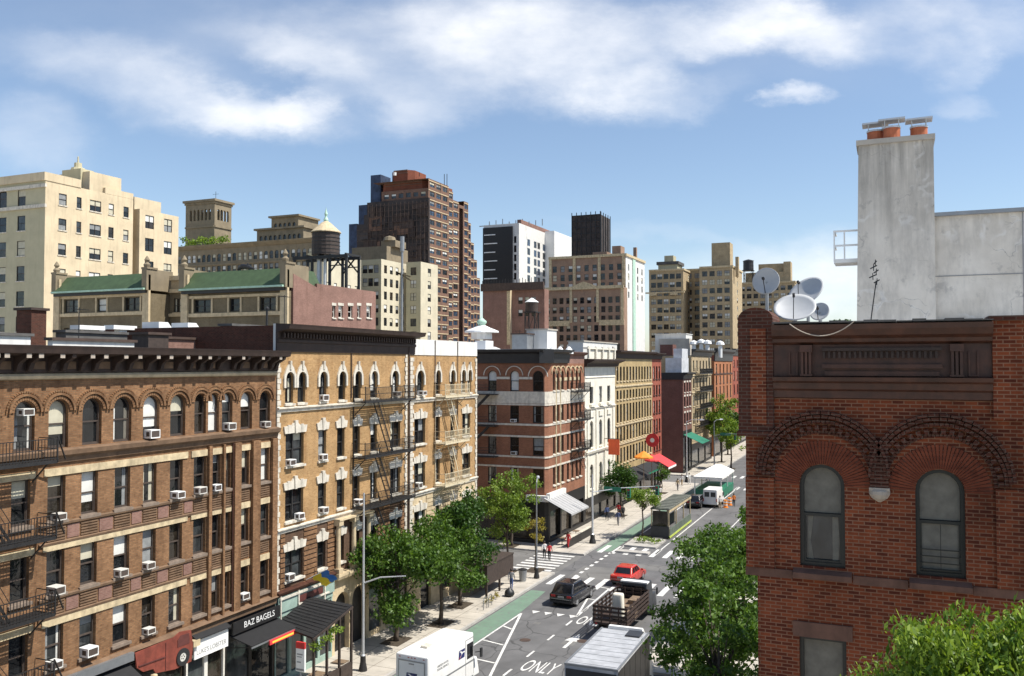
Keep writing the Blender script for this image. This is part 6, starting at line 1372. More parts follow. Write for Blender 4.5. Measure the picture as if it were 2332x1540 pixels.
x, z = onY(2180, 480, YW+2); t = thing('roof_vent', 'small galvanised roof vent on top of the pale rendered wall', 'vent', (x, YW+2, 23.4)); mb = MB(); mb.lathe((x, YW+2, 23.4), [(.12, 0), (.12, .2), (.3, .22), (.05, .42), (0, .42)], 8); put(mb, 'hood', 'grey_metal', t)
# ------------------------------------------------------------------ dishes, aerial, cable, plants on the red roof
def dish(label, u, v, Y, r, az, el, zroof=18.95):
    x, z = onY(u, v, Y); t = thing('satellite_dish', label, 'satellite dish', (x, Y, zroof), 0, 'satellite dishes on the red roof')
    d = Vector((math.cos(el)*math.sin(az), -math.cos(el)*math.cos(az), math.sin(el))); Mx = d.to_track_quat('Z', 'Y').to_matrix(); c = Vector((x, Y, z))
    mb = MB(); K = 28; rings = 7
    vs = []; fs = []
    for side in (0, 1):
        for i in range(rings+1):
            q = r*i/rings; zz = .22*r*(i/rings)**2 - (.03 if side else 0)
            for k in range(K): vs.append(c+Mx@Vector((q*math.cos(2*math.pi*k/K), q*math.sin(2*math.pi*k/K), zz-.2*r)))
    n1 = (rings+1)*K
    for s0 in (0, n1):
        for i in range(rings):
            for k in range(K): a = s0+i*K+k; e = s0+i*K+(k+1) % K; fs.append((a, e, e+K, a+K))
    for k in range(K): a = rings*K+k; e = rings*K+(k+1) % K; fs.append((a, e, e+n1, a+n1))
    mb.raw(vs, fs); put(mb, 'reflector', 'dish_grey', t, smooth=True)
    f = c+Mx@Vector((0, 0, .75*r)); lo = c+Mx@Vector((0, -.92*r, 0)); mb = MB(); mb.bar(lo, f, .016); mb.bar(f-(d*.06), f+d*.03, .05); put(mb, 'feed_arm', 'black_iron', t)
    back = c-d*(.28*r); mb = MB(); mb.tube([back, (back.x, back.y, zroof)], .04, 8); mb.bar(c-d*.2*r, back, .09); mb.bar((back.x, back.y, zroof+.35), (back.x-.45, back.y-.3, zroof), .03); mb.bar((back.x, back.y, zroof+.35), (back.x+.45, back.y-.3, zroof), .03); put(mb, 'mast', 'grey_metal', t)
dish('round satellite dish standing alone above the left brick pier', 1744, 640, 21, .315, R(-8), R(10))
dish('large satellite dish, tilted to the sky, at the back of the group', 1834, 664, 22.6, .47, R(-32), R(38))
dish('wide flat-tilted satellite dish in front with its feed arm showing', 1810, 699, 20.6, .46, R(0), R(48))
dish('smallest satellite dish at the right of the group', 1866, 709, 21.6, .23, R(-15), R(25))
t = thing('aerial', 'thin leaning aerial mast with small branching antennas before the white chimney', 'antenna', (-.43, 21, 18.95)); mb = MB(); mb.tube([(-.48, 21, 18.95), (-.29, 21, 20.35)], .014, 6); put(mb, 'mast', 'black_iron', t)
mb = MB()
for k, (a, b_, w_) in enumerate(((20.3, .1, .12), (20.42, -.05, .16), (20.52, .08, .1), (20.62, -.02, .14), (20.72, .05, .06))): mb.bar((-.33+b_*.5-w_/2, 21, a), (-.33+b_*.5+w_/2, 21, a+.07), .025); mb.bar((-.33+b_*.5, 21, a-.05), (-.33+b_*.6, 21, a+.1), .018)
put(mb, 'antenna', 'black_iron', t)
mb = MB(); P = [onY(1798, 735, YR-.45)]; pts = []
for k in range(17): s = k/16; u = 1798+(1945-1798)*s; v = 738+30*4*s*(1-s)-6*s; x, z = onY(u, v, YR-.46); pts.append((x, YR-.46, z))
mb.tube(pts, .011, 5); solo(mb, 'cable', 'bracket_grey', 'pale slack cable drooping over the carved red cornice', 'cable')
# ------------------------------------------------------------------ trees
def leafcloud(rng, c, rx, ry, rz, nclump, per, ls, cr=(.5, .95), shell_=.55, flat=.6, droop=0., lobes=7):
    """leaf sized faces gathered in clumps on a crown made of several unequal lobes"""
    mb = MB(); V = mb.v; F = mb.f; cl = []; lb = []
    for i in range(lobes):
        a = 6.283*i/lobes+rng.uniform(-.4, .4); q = rng.uniform(.42, .72); e = rng.uniform(-.6, .62)
        lb.append((Vector((math.cos(a)*q, math.sin(a)*q, e)), rng.uniform(.26, .5)))
    lb.append((Vector((rng.uniform(-.15, .15), rng.uniform(-.15, .15), .5)), .5)); lb.append((Vector((0, 0, -.1)), .55))
    if lobes < 2: lb = [(Vector((0, 0, 0)), .9)]
    for i in range(nclump):
        lc, lr = lb[rng.randrange(len(lb))]
        while True:
            p = Vector((rng.uniform(-1, 1), rng.uniform(-1, 1), rng.uniform(-1, 1)))
            if shell_ < p.length < 1: break
        p = lc+p*lr
        q = Vector((c[0]+p.x*rx, c[1]+p.y*ry, c[2]+p.z*rz)); cl.append(q); R0 = rng.uniform(*cr)*(1.25 if rng.random() < .2 else 1)
        for j in range(int(per*(R0/cr[1])**1.6)):
            d = Vector((rng.gauss(0, 1), rng.gauss(0, 1), rng.gauss(0, 1))); d.normalize(); d *= R0*rng.random()**.55
            d.z *= flat; a = q+d; n = Vector((rng.gauss(0, .8), rng.gauss(0, .8), rng.uniform(.05, 1))); n.normalize()
            x = n.orthogonal().normalized(); x.rotate(Matrix.Rotation(rng.uniform(0, 6.28), 3, n)); y = n.cross(x)
            s = ls*rng.uniform(.55, 1.4); x *= s*.5; y *= s*.27
            if droop: x.z -= droop*s*rng.random()
            b = len(V); V.extend([tuple(a-x), tuple(a-y-x*.1), tuple(a+x), tuple(a+y-x*.1)]); F.append((b, b+1, b+2, b+3)); mb.m.append(0)
    return mb, cl
def tree(label, x, y, h, rx, rz, seed, leaf='leaf_green', nclump=70, per=150, ls=.24, trunk=.16, zc=None, name='street_tree', zb=.15, group='street trees along the avenue', ry=None, cr=(.55, 1.0), shell_=.45, droop=0., lean=0.):
    rng = random.Random(seed); t = thing(name, label, 'tree', (x, y, zb), 0, group); zc = zc or h-rz; ry = ry or rx
    lc, cl = leafcloud(rng, (x+lean, y, zc), rx*1.08, ry*1.08, rz*1.06, nclump, per, ls, cr, shell_, .65, droop)
    mb = MB(); zf = zc-rz*.75; top = (x+lean*.8, y, zc+rz*.35)
    mb.tube([(x, y, zb-.05), (x, y, zb+.4), (x+.1, y-.05, (zb+zf)/2), (x+lean*.4, y, zf), top], [trunk*1.35, trunk, trunk*.85, trunk*.75, trunk*.2], 9)
    for q in rng.sample(cl, min(len(cl), 26)):
        s = Vector((x+lean*.4, y, rng.uniform(zf-.2, zc))); m_ = s.lerp(q, .5); m_.z += .25
        mb.tube([s, m_, q], [trunk*.38, trunk*.22, trunk*.07], 6)
    put(mb, 'trunk', 'bark', t, smooth=True); put(lc, 'crown', leaf, t, fix=False)
    pit = MB(); pit.box(x-.7, x+.7, y-1.0, y+1.0, .15, .165); 
    if zb > .1: put(pit, 'tree_pit', 'soil', t)
    return t
tree('full dark green street tree between the dark dining roof and the mail truck', -30.4, 51.0, 7.8, 3.0, 2.9, 1, nclump=140, per=140, ls=.24, zc=4.5)
tree('full dark green street tree in the middle of three by the golden houses', -29.5, 55.6, 7.9, 2.8, 2.8, 2, nclump=125, per=140, ls=.24, zc=4.9)
tree('dark green street tree close to the golden corner house wall', -30.4, 60.4, 8.0, 2.8, 2.7, 3, nclump=115, per=130, ls=.25, zc=5.6, leaf='leaf_dark')
tree('airy yellow green young tree at the mouth of the side street', -31.4, 71.6, 9.2, 2.7, 3.6, 4, leaf='leaf_light', nclump=130, per=85, ls=.24, zc=5.5, trunk=.12, cr=(.4, .8))
tree('small golden leaved sapling beside the corner lamp post', -29.4, 73.2, 5.0, .9, 1.1, 5, leaf='leaf_gold', nclump=16, per=70, ls=.18, trunk=.06, cr=(.3, .5))
tree('low airy tree on the planted kerb island before the dining shed', -24.6, 92.0, 5.6, 1.9, 1.5, 6, leaf='leaf_light', nclump=42, per=90, ls=.22, trunk=.09, zc=4.1, cr=(.4, .75))
tree('dark bushy tree in front of the white limestone house', -30.4, 103.5, 6.6, 2.3, 2.0, 7, leaf='leaf_dark', nclump=60, per=120, ls=.26, zc=4.3)
tree('bright street tree at the far end before the orange building', -29.6, 168, 12.6, 3.4, 3.8, 8, leaf='leaf_light', nclump=60, per=90, ls=.42, zc=8.6, cr=(.8, 1.3))
tree('far bright tree partly hidden by the red corner house', -26.2, 158, 9.0, 2.4, 2.6, 9, leaf='leaf_bright', nclump=40, per=80, ls=.38, zc=6.0, cr=(.7, 1.1))
tree('far dark tree behind the tall mast arm near the end of the street', -30.8, 182, 10.5, 3.2, 3.2, 10, leaf='leaf_dark', nclump=50, per=80, ls=.45, zc=7.0, cr=(.8, 1.3))
tree('slender green sapling on the pavement by the pink awning', -30.3, 124, 5.2, 1.0, 1.6, 12, leaf='leaf_green', nclump=22, per=60, ls=.22, trunk=.06, zc=3.2, cr=(.35, .6))
tree('large green kerb tree over the stake truck, nearest the red wall', -9.4, 51.5, 8.4, 3.5, 3.7, 13, leaf='leaf_green', nclump=150, per=150, ls=.25, zc=4.9, cr=(.5, 1.0))
tree('large green kerb tree standing in front of the red corner house edge', -7.5, 41.5, 8.2, 2.7, 3.3, 14, leaf='leaf_green', nclump=110, per=150, ls=.23, zc=5.0, cr=(.45, .9))
tree('large green kerb tree farther up the east pavement behind the others', -9.3, 60.5, 8.9, 2.7, 3.0, 15, leaf='leaf_green', nclump=100, per=150, ls=.27, zc=5.6, cr=(.55, 1.0))
tree('tall bright green tree rising in front of the red brick facade at lower right', 2.15, 13.0, 15.2, 2.2, 2.2, 16, leaf='leaf_bright', nclump=480, per=240, ls=.074, zc=13.25, trunk=.2, zb=.15, cr=(.2, .42), shell_=.35, droop=.7, group='trees of the near side street', name='street_tree', ry=1.6)
tree('shaded dark tree at the foot of the corner restaurant front', -35.6, 82.2, 5.4, 1.6, 1.8, 18, leaf='leaf_dark', nclump=30, per=90, ls=.24, zc=3.6, cr=(.5, .8))
def plants(name, label, cat, pts, seed, leaf, ls=.16, r=.35, per=70, pot=None):
    t = thing(name, label, cat, pts[0]); rng = random.Random(seed); out = MB(); pm = MB()
    for p in pts:
        lc, _ = leafcloud(rng, (p[0], p[1], p[2]+r*.7), r*.7, r*.7, r*.6, 5, per/5*1.2, ls, (r*.45, r*.7), 0, lobes=1)
        b = len(out.v); out.v += lc.v; out.f += [tuple(i+b for i in f) for f in lc.f]; out.m += lc.m
        if pot: pm.box(p[0]-r*.6, p[0]+r*.6, p[1]-r*.6, p[1]+r*.6, p[2]-.35, p[2]+.08)
    put(out, 'foliage', leaf, t, fix=False)
    if pot: put(pm, 'planter_box', pot, t)
    return t
plants('planting_bed', 'low green planting bed on the kerb island before the dining shed', 'plants', [(-23.4+.4*k, 88.6+.5*(k % 2), .2) for k in range(-2, 4)], 30, 'leaf_light', .2, .5)
px_ = [onY(u, 552, YP+1.2) for u in (424, 440, 456, 470, 484, 498, 512)]
plants('roof_garden', 'bright green hedge of plants along the roof terrace of the brown palazzo block', 'plants', [(x, YP+1.2, zp) for x, z in px_], 31, 'leaf_bright', .5, 1.7, 120)
xq = [onY(u, 732, 21.5)[0] for u in (1905, 1920, 1935)]
plants('roof_plants', 'small dark leaved plants on the red roof beside the white chimney', 'plants', [(x, 20.2, 19.3) for x in xq], 32, 'leaf_dark', .09, .13, 30)
plants('tree_pit_plants', 'brownish low plants in the kerbside tree pit near the black sack', 'plants', [(-28.8+.3*(k % 2), 61.6+.5*k, .2) for k in range(5)], 34, 'leaf_gold', .14, .3, 50)

# ------------------------------------------------------------------ vehicles (local: x right, y forward, z up)
def wheel(root, x, y, r, w, rim='rim'):
    mb = MB(); mb.tube([(x-w/2, y, r), (x-w/2+.03, y, r), (x+w/2-.03, y, r), (x+w/2, y, r)], [r*.93, r, r, r*.93], 20); o = sub(mb, 'wheel', 'rubber', root)
    s = 1 if x > 0 else -1; m2 = MB(); xx = x+s*(w/2+.002); m2.tube([(xx-.02*s, y, r), (xx, y, r), (xx+.012*s, y, r)], [r*.66, r*.62, r*.2], 14); sub(m2, 'rim', rim, o)
def bevel_box(bm_pts, off, segs=2):
    bm = bmesh.new(); vs = [bm.verts.new(p) for p in bm_pts]
    for f in [(3, 2, 1, 0), (4, 5, 6, 7), (0, 1, 5, 4), (1, 2, 6, 5), (2, 3, 7, 6), (3, 0, 4, 7)]: bm.faces.new([vs[i] for i in f])
    bmesh.ops.bevel(bm, geom=bm.edges[:], offset=off, segments=segs, affect='EDGES', profile=.6); return bm
def bm_part(bm, name, mat, root, smooth=True):
    bmesh.ops.recalc_face_normals(bm, faces=bm.faces); me = bpy.data.meshes.new(name); bm.to_mesh(me); bm.free(); me.uv_layers.new(name='UVMap'); me.materials.append(M[mat])
    if smooth: me.polygons.foreach_set('use_smooth', [True]*len(me.polygons)); me.set_sharp_from_angle(angle=R(35))
    return link(name, me, root)
def hexpts(x0, x1, y0, y1, z0, z1, tx=0., ty0=0., ty1=0.):
    return [(x0, y0, z0), (x1, y0, z0), (x1, y1, z0), (x0, y1, z0), (x0+tx, y0+ty0, z1), (x1-tx, y0+ty0, z1), (x1-tx, y1-ty1, z1), (x0+tx, y1-ty1, z1)]
def car(label, x, y, rz, paint, L=4.6, W=1.86, Hh=1.62, belt=.98, cab=(.12, 3.2), rake=(.45, .95), group=None, plate=True, cat='car', name='car'):
    t = thing(name, label, cat, (x, y, 0.01), rz, group); hw = W/2
    bm = bmesh.new(); prof = [(0.06, .35), (0, .6), (.04, belt-.04), (.2, belt), (L*.68, belt-.0), (L*.95, belt-.2), (L-.02, belt-.36), (L, .45), (L-.08, .3), (L*.1, .28)]
    a = [bm.verts.new((-hw, p, q)) for p, q in prof]; b = [bm.verts.new((hw, p, q)) for p, q in prof]; n = len(prof)
    bm.faces.new(a[::-1]); bm.faces.new(b)
    for i in range(n): bm.faces.new((a[i], a[(i+1) % n], b[(i+1) % n], b[i]))
    bmesh.ops.bevel(bm, geom=bm.edges[:], offset=.085, segments=4, affect='EDGES', profile=.5); bm_part(bm, 'body', paint, t)
    g = hexpts(-hw+.06, hw-.06, cab[0], cab[1], belt-.05, Hh, .17, rake[0], rake[1]); bm_part(bevel_box(g, .13, 4), 'cabin', paint, t)
    def pane(i, j, k, l, u0, u1, v0, v1, nm='side_window', out=.008, mat='glass_car'):
        A, B, C, D = (Vector(g[q]) for q in (i, j, k, l)); nrm = (B-A).cross(D-A).normalized()*out
        P = lambda u, v: (A.lerp(B, u)).lerp(D.lerp(C, u), v)+nrm
        mb = MB(); mb.raw([P(u0, v0), P(u1, v0), P(u1, v1), P(u0, v1)], [(0, 1, 2, 3)]); sub(mb, nm, mat, t)
    pane(0, 1, 5, 4, .09, .91, .18, .86, 'rear_window'); pane(2, 3, 7, 6, .08, .92, .15, .9, 'windscreen')
    for (i, j, k, l) in ((1, 2, 6, 5), (3, 0, 4, 7)):
        for u0, u1 in ((.1, .36), (.4, .62), (.65, .86)): pane(i, j, k, l, u0, u1, .2, .84)
    for sx in (-1, 1):
        for yy in (L*.19, L*.79):
            wheel(t, sx*(hw-.12), yy, .34, .23); mb = MB(); ring(mb, 0, 0, .33, .41, sx*(hw-.01), sx*(hw+.006), 12, 0, 0, math.pi, lambda p, q, d, yy=yy: (d, yy+p, .34+q)); sub(mb, 'wheel_arch', 'black_plastic', t)
        mb = MB(); mb.box(sx*(hw-.32)-.17, sx*(hw-.32)+.17, -.012, .1, belt-.24, belt-.1); sub(mb, 'tail_light', 'tail_red', t)
        mb = MB(); mb.box(sx*(hw-.3)-.16, sx*(hw-.3)+.16, L-.12, L-.005, belt-.44, belt-.34); sub(mb, 'headlight', 'pale_metal', t)
        mb = MB(); mb.box(sx*(hw+.02), sx*(hw+.2), L*.62, L*.62+.12, belt, belt+.16); sub(mb, 'wing_mirror', paint, t)
    mb = MB(); mb.box(-hw+.08, hw-.08, -.05, .06, .36, .5); mb.box(-hw+.1, hw-.1, L-.05, L+.04, .33, .46); sub(mb, 'bumper', 'black_plastic', t)
    if plate: mb = MB(); mb.box(-.24, .24, -.06, -.0, .72, .86); sub(mb, 'number_plate', 'grey_metal', t)
    mb = MB(); mb.box(-hw+.12, hw-.12, -.012, .03, .62, .645); sub(mb, 'chrome_strip', 'rim', t)
    mb = MB()
    for sx in (-1, 1):
        for yy in (L*.3, L*.5, L*.68): mb.box(sx*(hw-.003), sx*(hw+.003), yy-.008, yy+.008, .42, belt-.08)
    sub(mb, 'door_seam', 'black_plastic', t)
    mb = MB(); [mb.box(sx*(hw-.02), sx*(hw+.012), yy, yy+.18, belt-.17, belt-.14) for sx in (-1, 1) for yy in (L*.33, L*.53)]; sub(mb, 'handle', 'rim', t)
    if Hh > 1.65: mb = MB(); [mb.bar((sx*(hw-.3), cab[0]+rake[0]+.2, Hh+.05), (sx*(hw-.3), cab[1]-rake[1]-.1, Hh+.05), .04) for sx in (-1, 1)]; sub(mb, 'roof_rail', 'rim', t); mb = MB(); mb.box(-.45, .45, cab[0]+rake[0]+.5, cab[0]+rake[0]+1.5, Hh+.001, Hh+.006); sub(mb, 'sunroof', 'glass_car', t)
    return t
car('black SUV crossing the give-way triangles before the crosswalk', -23.3, 63.3, R(-4), 'car_black', 4.75, 1.96, 1.70, 1.0, (.1, 3.5), (.62, 1.15))
car('red hatchback on the junction just beyond the stake truck', -20.9, 71.0, R(-3), 'car_red', 4.3, 1.82, 1.5, .95, (.5, 3.2), (.55, .85))
car('dark car parked behind the dining shed next to the small white van', -23.6, 113.0, R(-2), 'car_black', 4.8, 1.85, 1.55, .98, (.3, 3.4), (.5, .9))
# mail truck
t = thing('mail_truck', 'white mail delivery truck with blue eagle emblems at the bottom edge of the street', 'truck', (-23.55, 41.1, .01), R(-3))
bm_part(bevel_box(hexpts(-1.04, 1.04, 0, 5.0, .62, 3.08, .02, .0, .05), .1, 3), 'body', 'truck_white', t)
bm_part(bevel_box(hexpts(-1.0, 1.0, 4.9, 5.75, .5, 1.55, .06, .0, .22), .12, 3), 'bonnet', 'truck_white', t)
mb = MB(); mb.box(-.78, .78, -.025, .0, .85, 2.72); sub(mb, 'rear_door', 'pale_metal' if 0 else 'truck_white', t)
mb = MB(); mb.box(-.84, -.78, -.03, .0, .8, 2.78); mb.box(.78, .84, -.03, 0, .8, 2.78); mb.box(-.78, .78, -.03, 0, 2.72, 2.78); mb.box(-.16, .16, -.05, -.026, 2.58, 2.64); sub(mb, 'door_frame', 'grey_metal', t)
def emblem(root, mtx):
    mb = MB(); mb.poly([(-.36, -.24, 0), (.30, -.24, 0), (.36, .24, 0), (-.30, .24, 0)]); e = sub(mb, 'emblem', 'navy_ink', root); e.matrix_local = mtx
    mb = MB(); mb.poly([(-.26, .17, .004), (-.1, .19, .004), (.02, .1, .004), (.3, .1, .004), (.34, .02, .004), (.12, .03, .004), (.0, -.02, .004), (-.22, -.2, .004), (-.05, .0, .004), (-.12, .1, .004)]); sub(mb, 'eagle', 'white_paint', e)
    mb = MB(); mb.poly([(-.35, -.235, .004), (-.3, -.235, .004), (-.02, -.03, .004), (-.08, -.03, .004)]); sub(mb, 'stripe', 'red_ink', e)
emblem(t, Matrix.Translation((0, -.031, 1.9)) @ Matrix.Rotation(R(90), 4, 'X'))
emblem(t, Matrix.Translation((1.043, 3.55, 2.25)) @ Matrix.Rotation(R(90), 4, 'Z') @ Matrix.Rotation(R(90), 4, 'X'))
for txt, yy, zz, sz in (('UNITED STATES', 1.5, 2.32, .16), ('POSTAL SERVICE', 1.5, 2.14, .16)): lettering(txt, sz, 'grey_ink', t, Matrix.Translation((1.036, yy, zz)) @ Matrix.Rotation(R(90), 4, 'Z') @ Matrix.Rotation(R(90), 4, 'X'), .003)
mb = MB(); mb.box(1.03, 1.046, .05, 5.0, 1.5, 1.58); sub(mb, 'side_stripe', 'grey_metal', t)
mb = MB(); mb.box(1.02, 1.04, 4.15, 4.85, 1.75, 2.6); sub(mb, 'side_window', 'glass_car', t); mb = MB(); mb.box(-.9, .9, 4.96, 5.02, 1.65, 2.75); sub(mb, 'windscreen', 'glass_car', t)
for sx in (-1, 1):
    for yy in (1.1, 4.75): wheel(t, sx*.85, yy, .38, .26)
    mb = MB(); mb.box(sx*.93-.06, sx*.93+.06, -.03, .02, 1.0, 1.3); sub(mb, 'tail_light', 'tail_red', t)
    mb = MB(); mb.bar((sx*1.03, 5.1, 1.9), (sx*1.36, 5.25, 1.95), .04); mb.box(sx*1.36-.05, sx*1.36+.05, 5.15, 5.32, 1.65, 2.15); sub(mb, 'wing_mirror', 'black_plastic', t)
mb = MB(); mb.box(-1.0, 1.0, -.15, .0, .5, .68); sub(mb, 'bumper', 'grey_metal', t)
mb = MB(); mb.box(1.036, 1.046, 3.98, 4.0, .75, 2.85); mb.box(1.036, 1.046, 4.9, 4.92, .75, 2.85); mb.box(1.036, 1.046, 3.98, 4.92, 2.85, 2.87); sub(mb, 'door_seam', 'grey_ink', t)
mb = MB(); mb.box(-.95, .95, .55, .6, 3.078, 3.09); mb.box(-.95, .95, 2.2, 2.25, 3.078, 3.09); mb.box(-.95, .95, 3.9, 3.95, 3.078, 3.09); sub(mb, 'roof_seam', 'blind_white', t)
mb = MB(); mb.box(-.2, .2, 1.2, 1.75, 3.08, 3.2); sub(mb, 'roof_vent', 'white_trim', t)
mb = MB(); [mb.box(q-.05, q+.05, -.012, .02, 2.9, 2.94) for q in (-.75, -.2, 0, .2, .75)]; sub(mb, 'marker_light', 'tail_red', t)
mb = MB(); mb.box(-.16, .16, -.045, -.03, .92, 1.03); sub(mb, 'number_plate', 'grey_metal', t); mb = MB(); mb.box(-.12, .12, -.06, -.03, 1.3, 1.34); sub(mb, 'handle', 'black_plastic', t)
# grey box truck
t = thing('box_truck', 'silver grey box truck with a dirty pale roof at the bottom of the picture', 'truck', (-13.75, 41.6, .01), R(1))
bm_part(bevel_box(hexpts(-1.38, 1.38, 0, 6.5, .9, 3.62, .0, .0, .0), .06, 2), 'body', 'truck_grey', t)
mb = MB(); mb.box(-1.25, 1.25, .1, 6.35, 3.621, 3.632); sub(mb, 'roof_sheet', 'truck_grey', t)
mb = MB(); [mb.box(1.381, 1.40, .06+1.07*k, 1.08+1.07*k, .95, 3.52) for k in range(6)]; sub(mb, 'side_panel', 'shop_black', t)  # tree shade on the truck's right side, put into black panel colour
mb = MB(); mb.box(-1.3, 1.3, -.03, -.002, 1.0, 3.4); sub(mb, 'rear_door', 'truck_dark', t)
mb = MB(); [mb.box(-1.24, 1.24, .3+.75*k, .33+.75*k, 3.632, 3.642) for k in range(9)]; [mb.box(x-.05, x+.05, .05, 6.45, 3.6, 3.65) for x in (-1.33, 1.33)]; mb.box(-1.38, 1.38, -.01, .1, 3.55, 3.652); sub(mb, 'roof_seam', 'grey_metal', t)
bm_part(bevel_box(hexpts(-1.15, 1.15, 6.6, 8.5, .55, 2.75, .1, .0, .7), .12, 3), 'cab', 'truck_grey', t)
mb = MB(); mb.hexa(hexpts(-1.05, 1.05, 6.45, 6.9, 3.45, 3.78, .1, 0, .2)); sub(mb, 'roof_fairing', 'white_paint', t); mb = MB(); mb.box(.3, 1.1, 5.3, 6.3, 3.64, 3.72); sub(mb, 'roof_hatch', 'truck_dark', t)
mb = MB(); mb.hexa(hexpts(-1.0, 1.0, 8.2, 8.3, 1.7, 2.5, .05, -.25, .3)); sub(mb, 'windscreen', 'glass_car', t)
for sx in (-1, 1):
    for yy in (1.4, 7.6): wheel(t, sx*1.0, yy, .46, .3)
    mb = MB(); mb.bar((sx*1.1, 8.0, 2.2), (sx*1.62, 8.1, 2.3), .05); mb.box(sx*1.62-.07, sx*1.62+.07, 8.0, 8.2, 1.85, 2.5); sub(mb, 'wing_mirror', 'black_plastic', t)
mb = MB(); mb.box(-.45, .45, .2, 8.2, .5, .88); sub(mb, 'chassis', 'black_plastic', t)
# stake bed truck
t = thing('stake_truck', 'flatbed truck with dark wooden stake sides and a dark cab with white roof strip', 'truck', (-17.5, 57.0, .01), R(-1))
mb = MB(); mb.box(-1.18, 1.18, 0, 5.4, 1.02, 1.16); mb.box(-.4, .4, .1, 6.6, .55, 1.0); sub(mb, 'bed', 'cornice_umber', t)
mb = MB()
for x, y in [(-1.14, .05+.88*k) for k in range(7)]+[(1.14, .05+.88*k) for k in range(7)]+[(q, .05) for q in (-.6, 0, .6)]+[(q, 5.35) for q in (-.6, 0, .6)]: mb.box(x-.04, x+.04, y-.04, y+.04, 1.16, 2.3)
for z in (1.3, 1.58, 1.86, 2.14):
    for sx in (-1, 1): mb.box(sx*1.14+sx*.04, sx*1.14+sx*.075, .0, 5.4, z, z+.15)
    mb.box(-1.21, 1.21, -.03, .005, z, z+.15); mb.box(-1.21, 1.21, 5.395, 5.43, z, z+.15)
sub(mb, 'stake_side', 'cornice_umber', t)
bm_part(bevel_box(hexpts(-1.05, 1.05, 5.6, 7.4, .55, 2.62, .08, .02, .45), .1, 3), 'cab', 'truck_dark', t); bm_part(bevel_box(hexpts(-1.0, 1.0, 7.2, 8.3, .5, 1.5, .05, 0, .1), .1, 2), 'bonnet', 'truck_dark', t)
mb = MB(); mb.box(-1.0, 1.0, 5.62, 6.2, 2.6, 2.7); sub(mb, 'cab_roof', 'white_paint', t); mb = MB(); mb.box(-.8, .8, 5.57, 5.6, 1.75, 2.4); sub(mb, 'rear_window', 'glass_car', t)
for sx in (-1, 1):
    for yy in (1.2, 7.4): wheel(t, sx*.95, yy, .42, .3)
    mb = MB(); mb.box(sx*.95-.07, sx*.95+.07, -.06, 0, 1.03, 1.13); sub(mb, 'tail_light', 'tail_red', t); mb = MB(); mb.bar((sx*1.0, 7.0, 1.9), (sx*1.35, 7.05, 1.9), .04); mb.box(sx*1.35-.05, sx*1.35+.05, 6.95, 7.1, 1.6, 2.1); sub(mb, 'wing_mirror', 'black_plastic', t)
mb = MB(); mb.box(-1.1, 1.1, -.12, 0, .7, .85); mb.box(-.9, -.84, .3, .34, .4, 1.0); sub(mb, 'bumper', 'black_plastic', t)
t = thing('stone_block', 'tall rounded pale stone block standing in the bed of the stake truck', 'stone', (-17.3, 58.3, 1.17)); bm_part(bevel_box(hexpts(-.42, .42, -.3, .3, 0, 1.75, .06, .04, .04), .16, 3), 'block', 'limestone', t)
t = thing('cargo_sheet', 'pile of sacks and boards lying in the bed of the stake truck', 'cargo', (-17.2, 60.3, 1.17)); mb = MB(); mb.box(-.9, .8, -.6, 1.4, 0, .5); mb.box(-.5, .9, -1.4, -.7, 0, .35); mb.box(.0, .8, .0, 1.3, .5, .8); sub(mb, 'sack', 'weathered_wood', t)
# small white van
t = thing('white_van', 'small white box van seen from behind near the white canopy', 'van', (-21.7, 114.6, .01), R(-2)); bm_part(bevel_box(hexpts(-.95, .95, 0, 3.3, .4, 2.35, .05, .02, 0), .1, 3), 'body', 'truck_white', t); bm_part(bevel_box(hexpts(-.9, .9, 3.2, 4.6, .4, 1.75, .08, 0, .6), .1, 3), 'cab', 'truck_white', t)
mb = MB(); mb.box(-.7, -.1, -.02, .02, 1.4, 2.0); mb.box(.1, .7, -.02, .02, 1.4, 2.0); sub(mb, 'rear_window', 'glass_mid', t); mb = MB(); mb.box(.88, .97, 3.35, 4.0, 1.15, 1.6); mb.box(-.97, -.88, 3.35, 4.0, 1.15, 1.6); sub(mb, 'side_window', 'glass_car', t)
for sx in (-1, 1):
    for yy in (.8, 3.7): wheel(t, sx*.82, yy, .33, .22)
    mb = MB(); mb.box(sx*.85-.06, sx*.85+.06, -.03, .01, .8, 1.2); sub(mb, 'tail_light', 'tail_red', t)

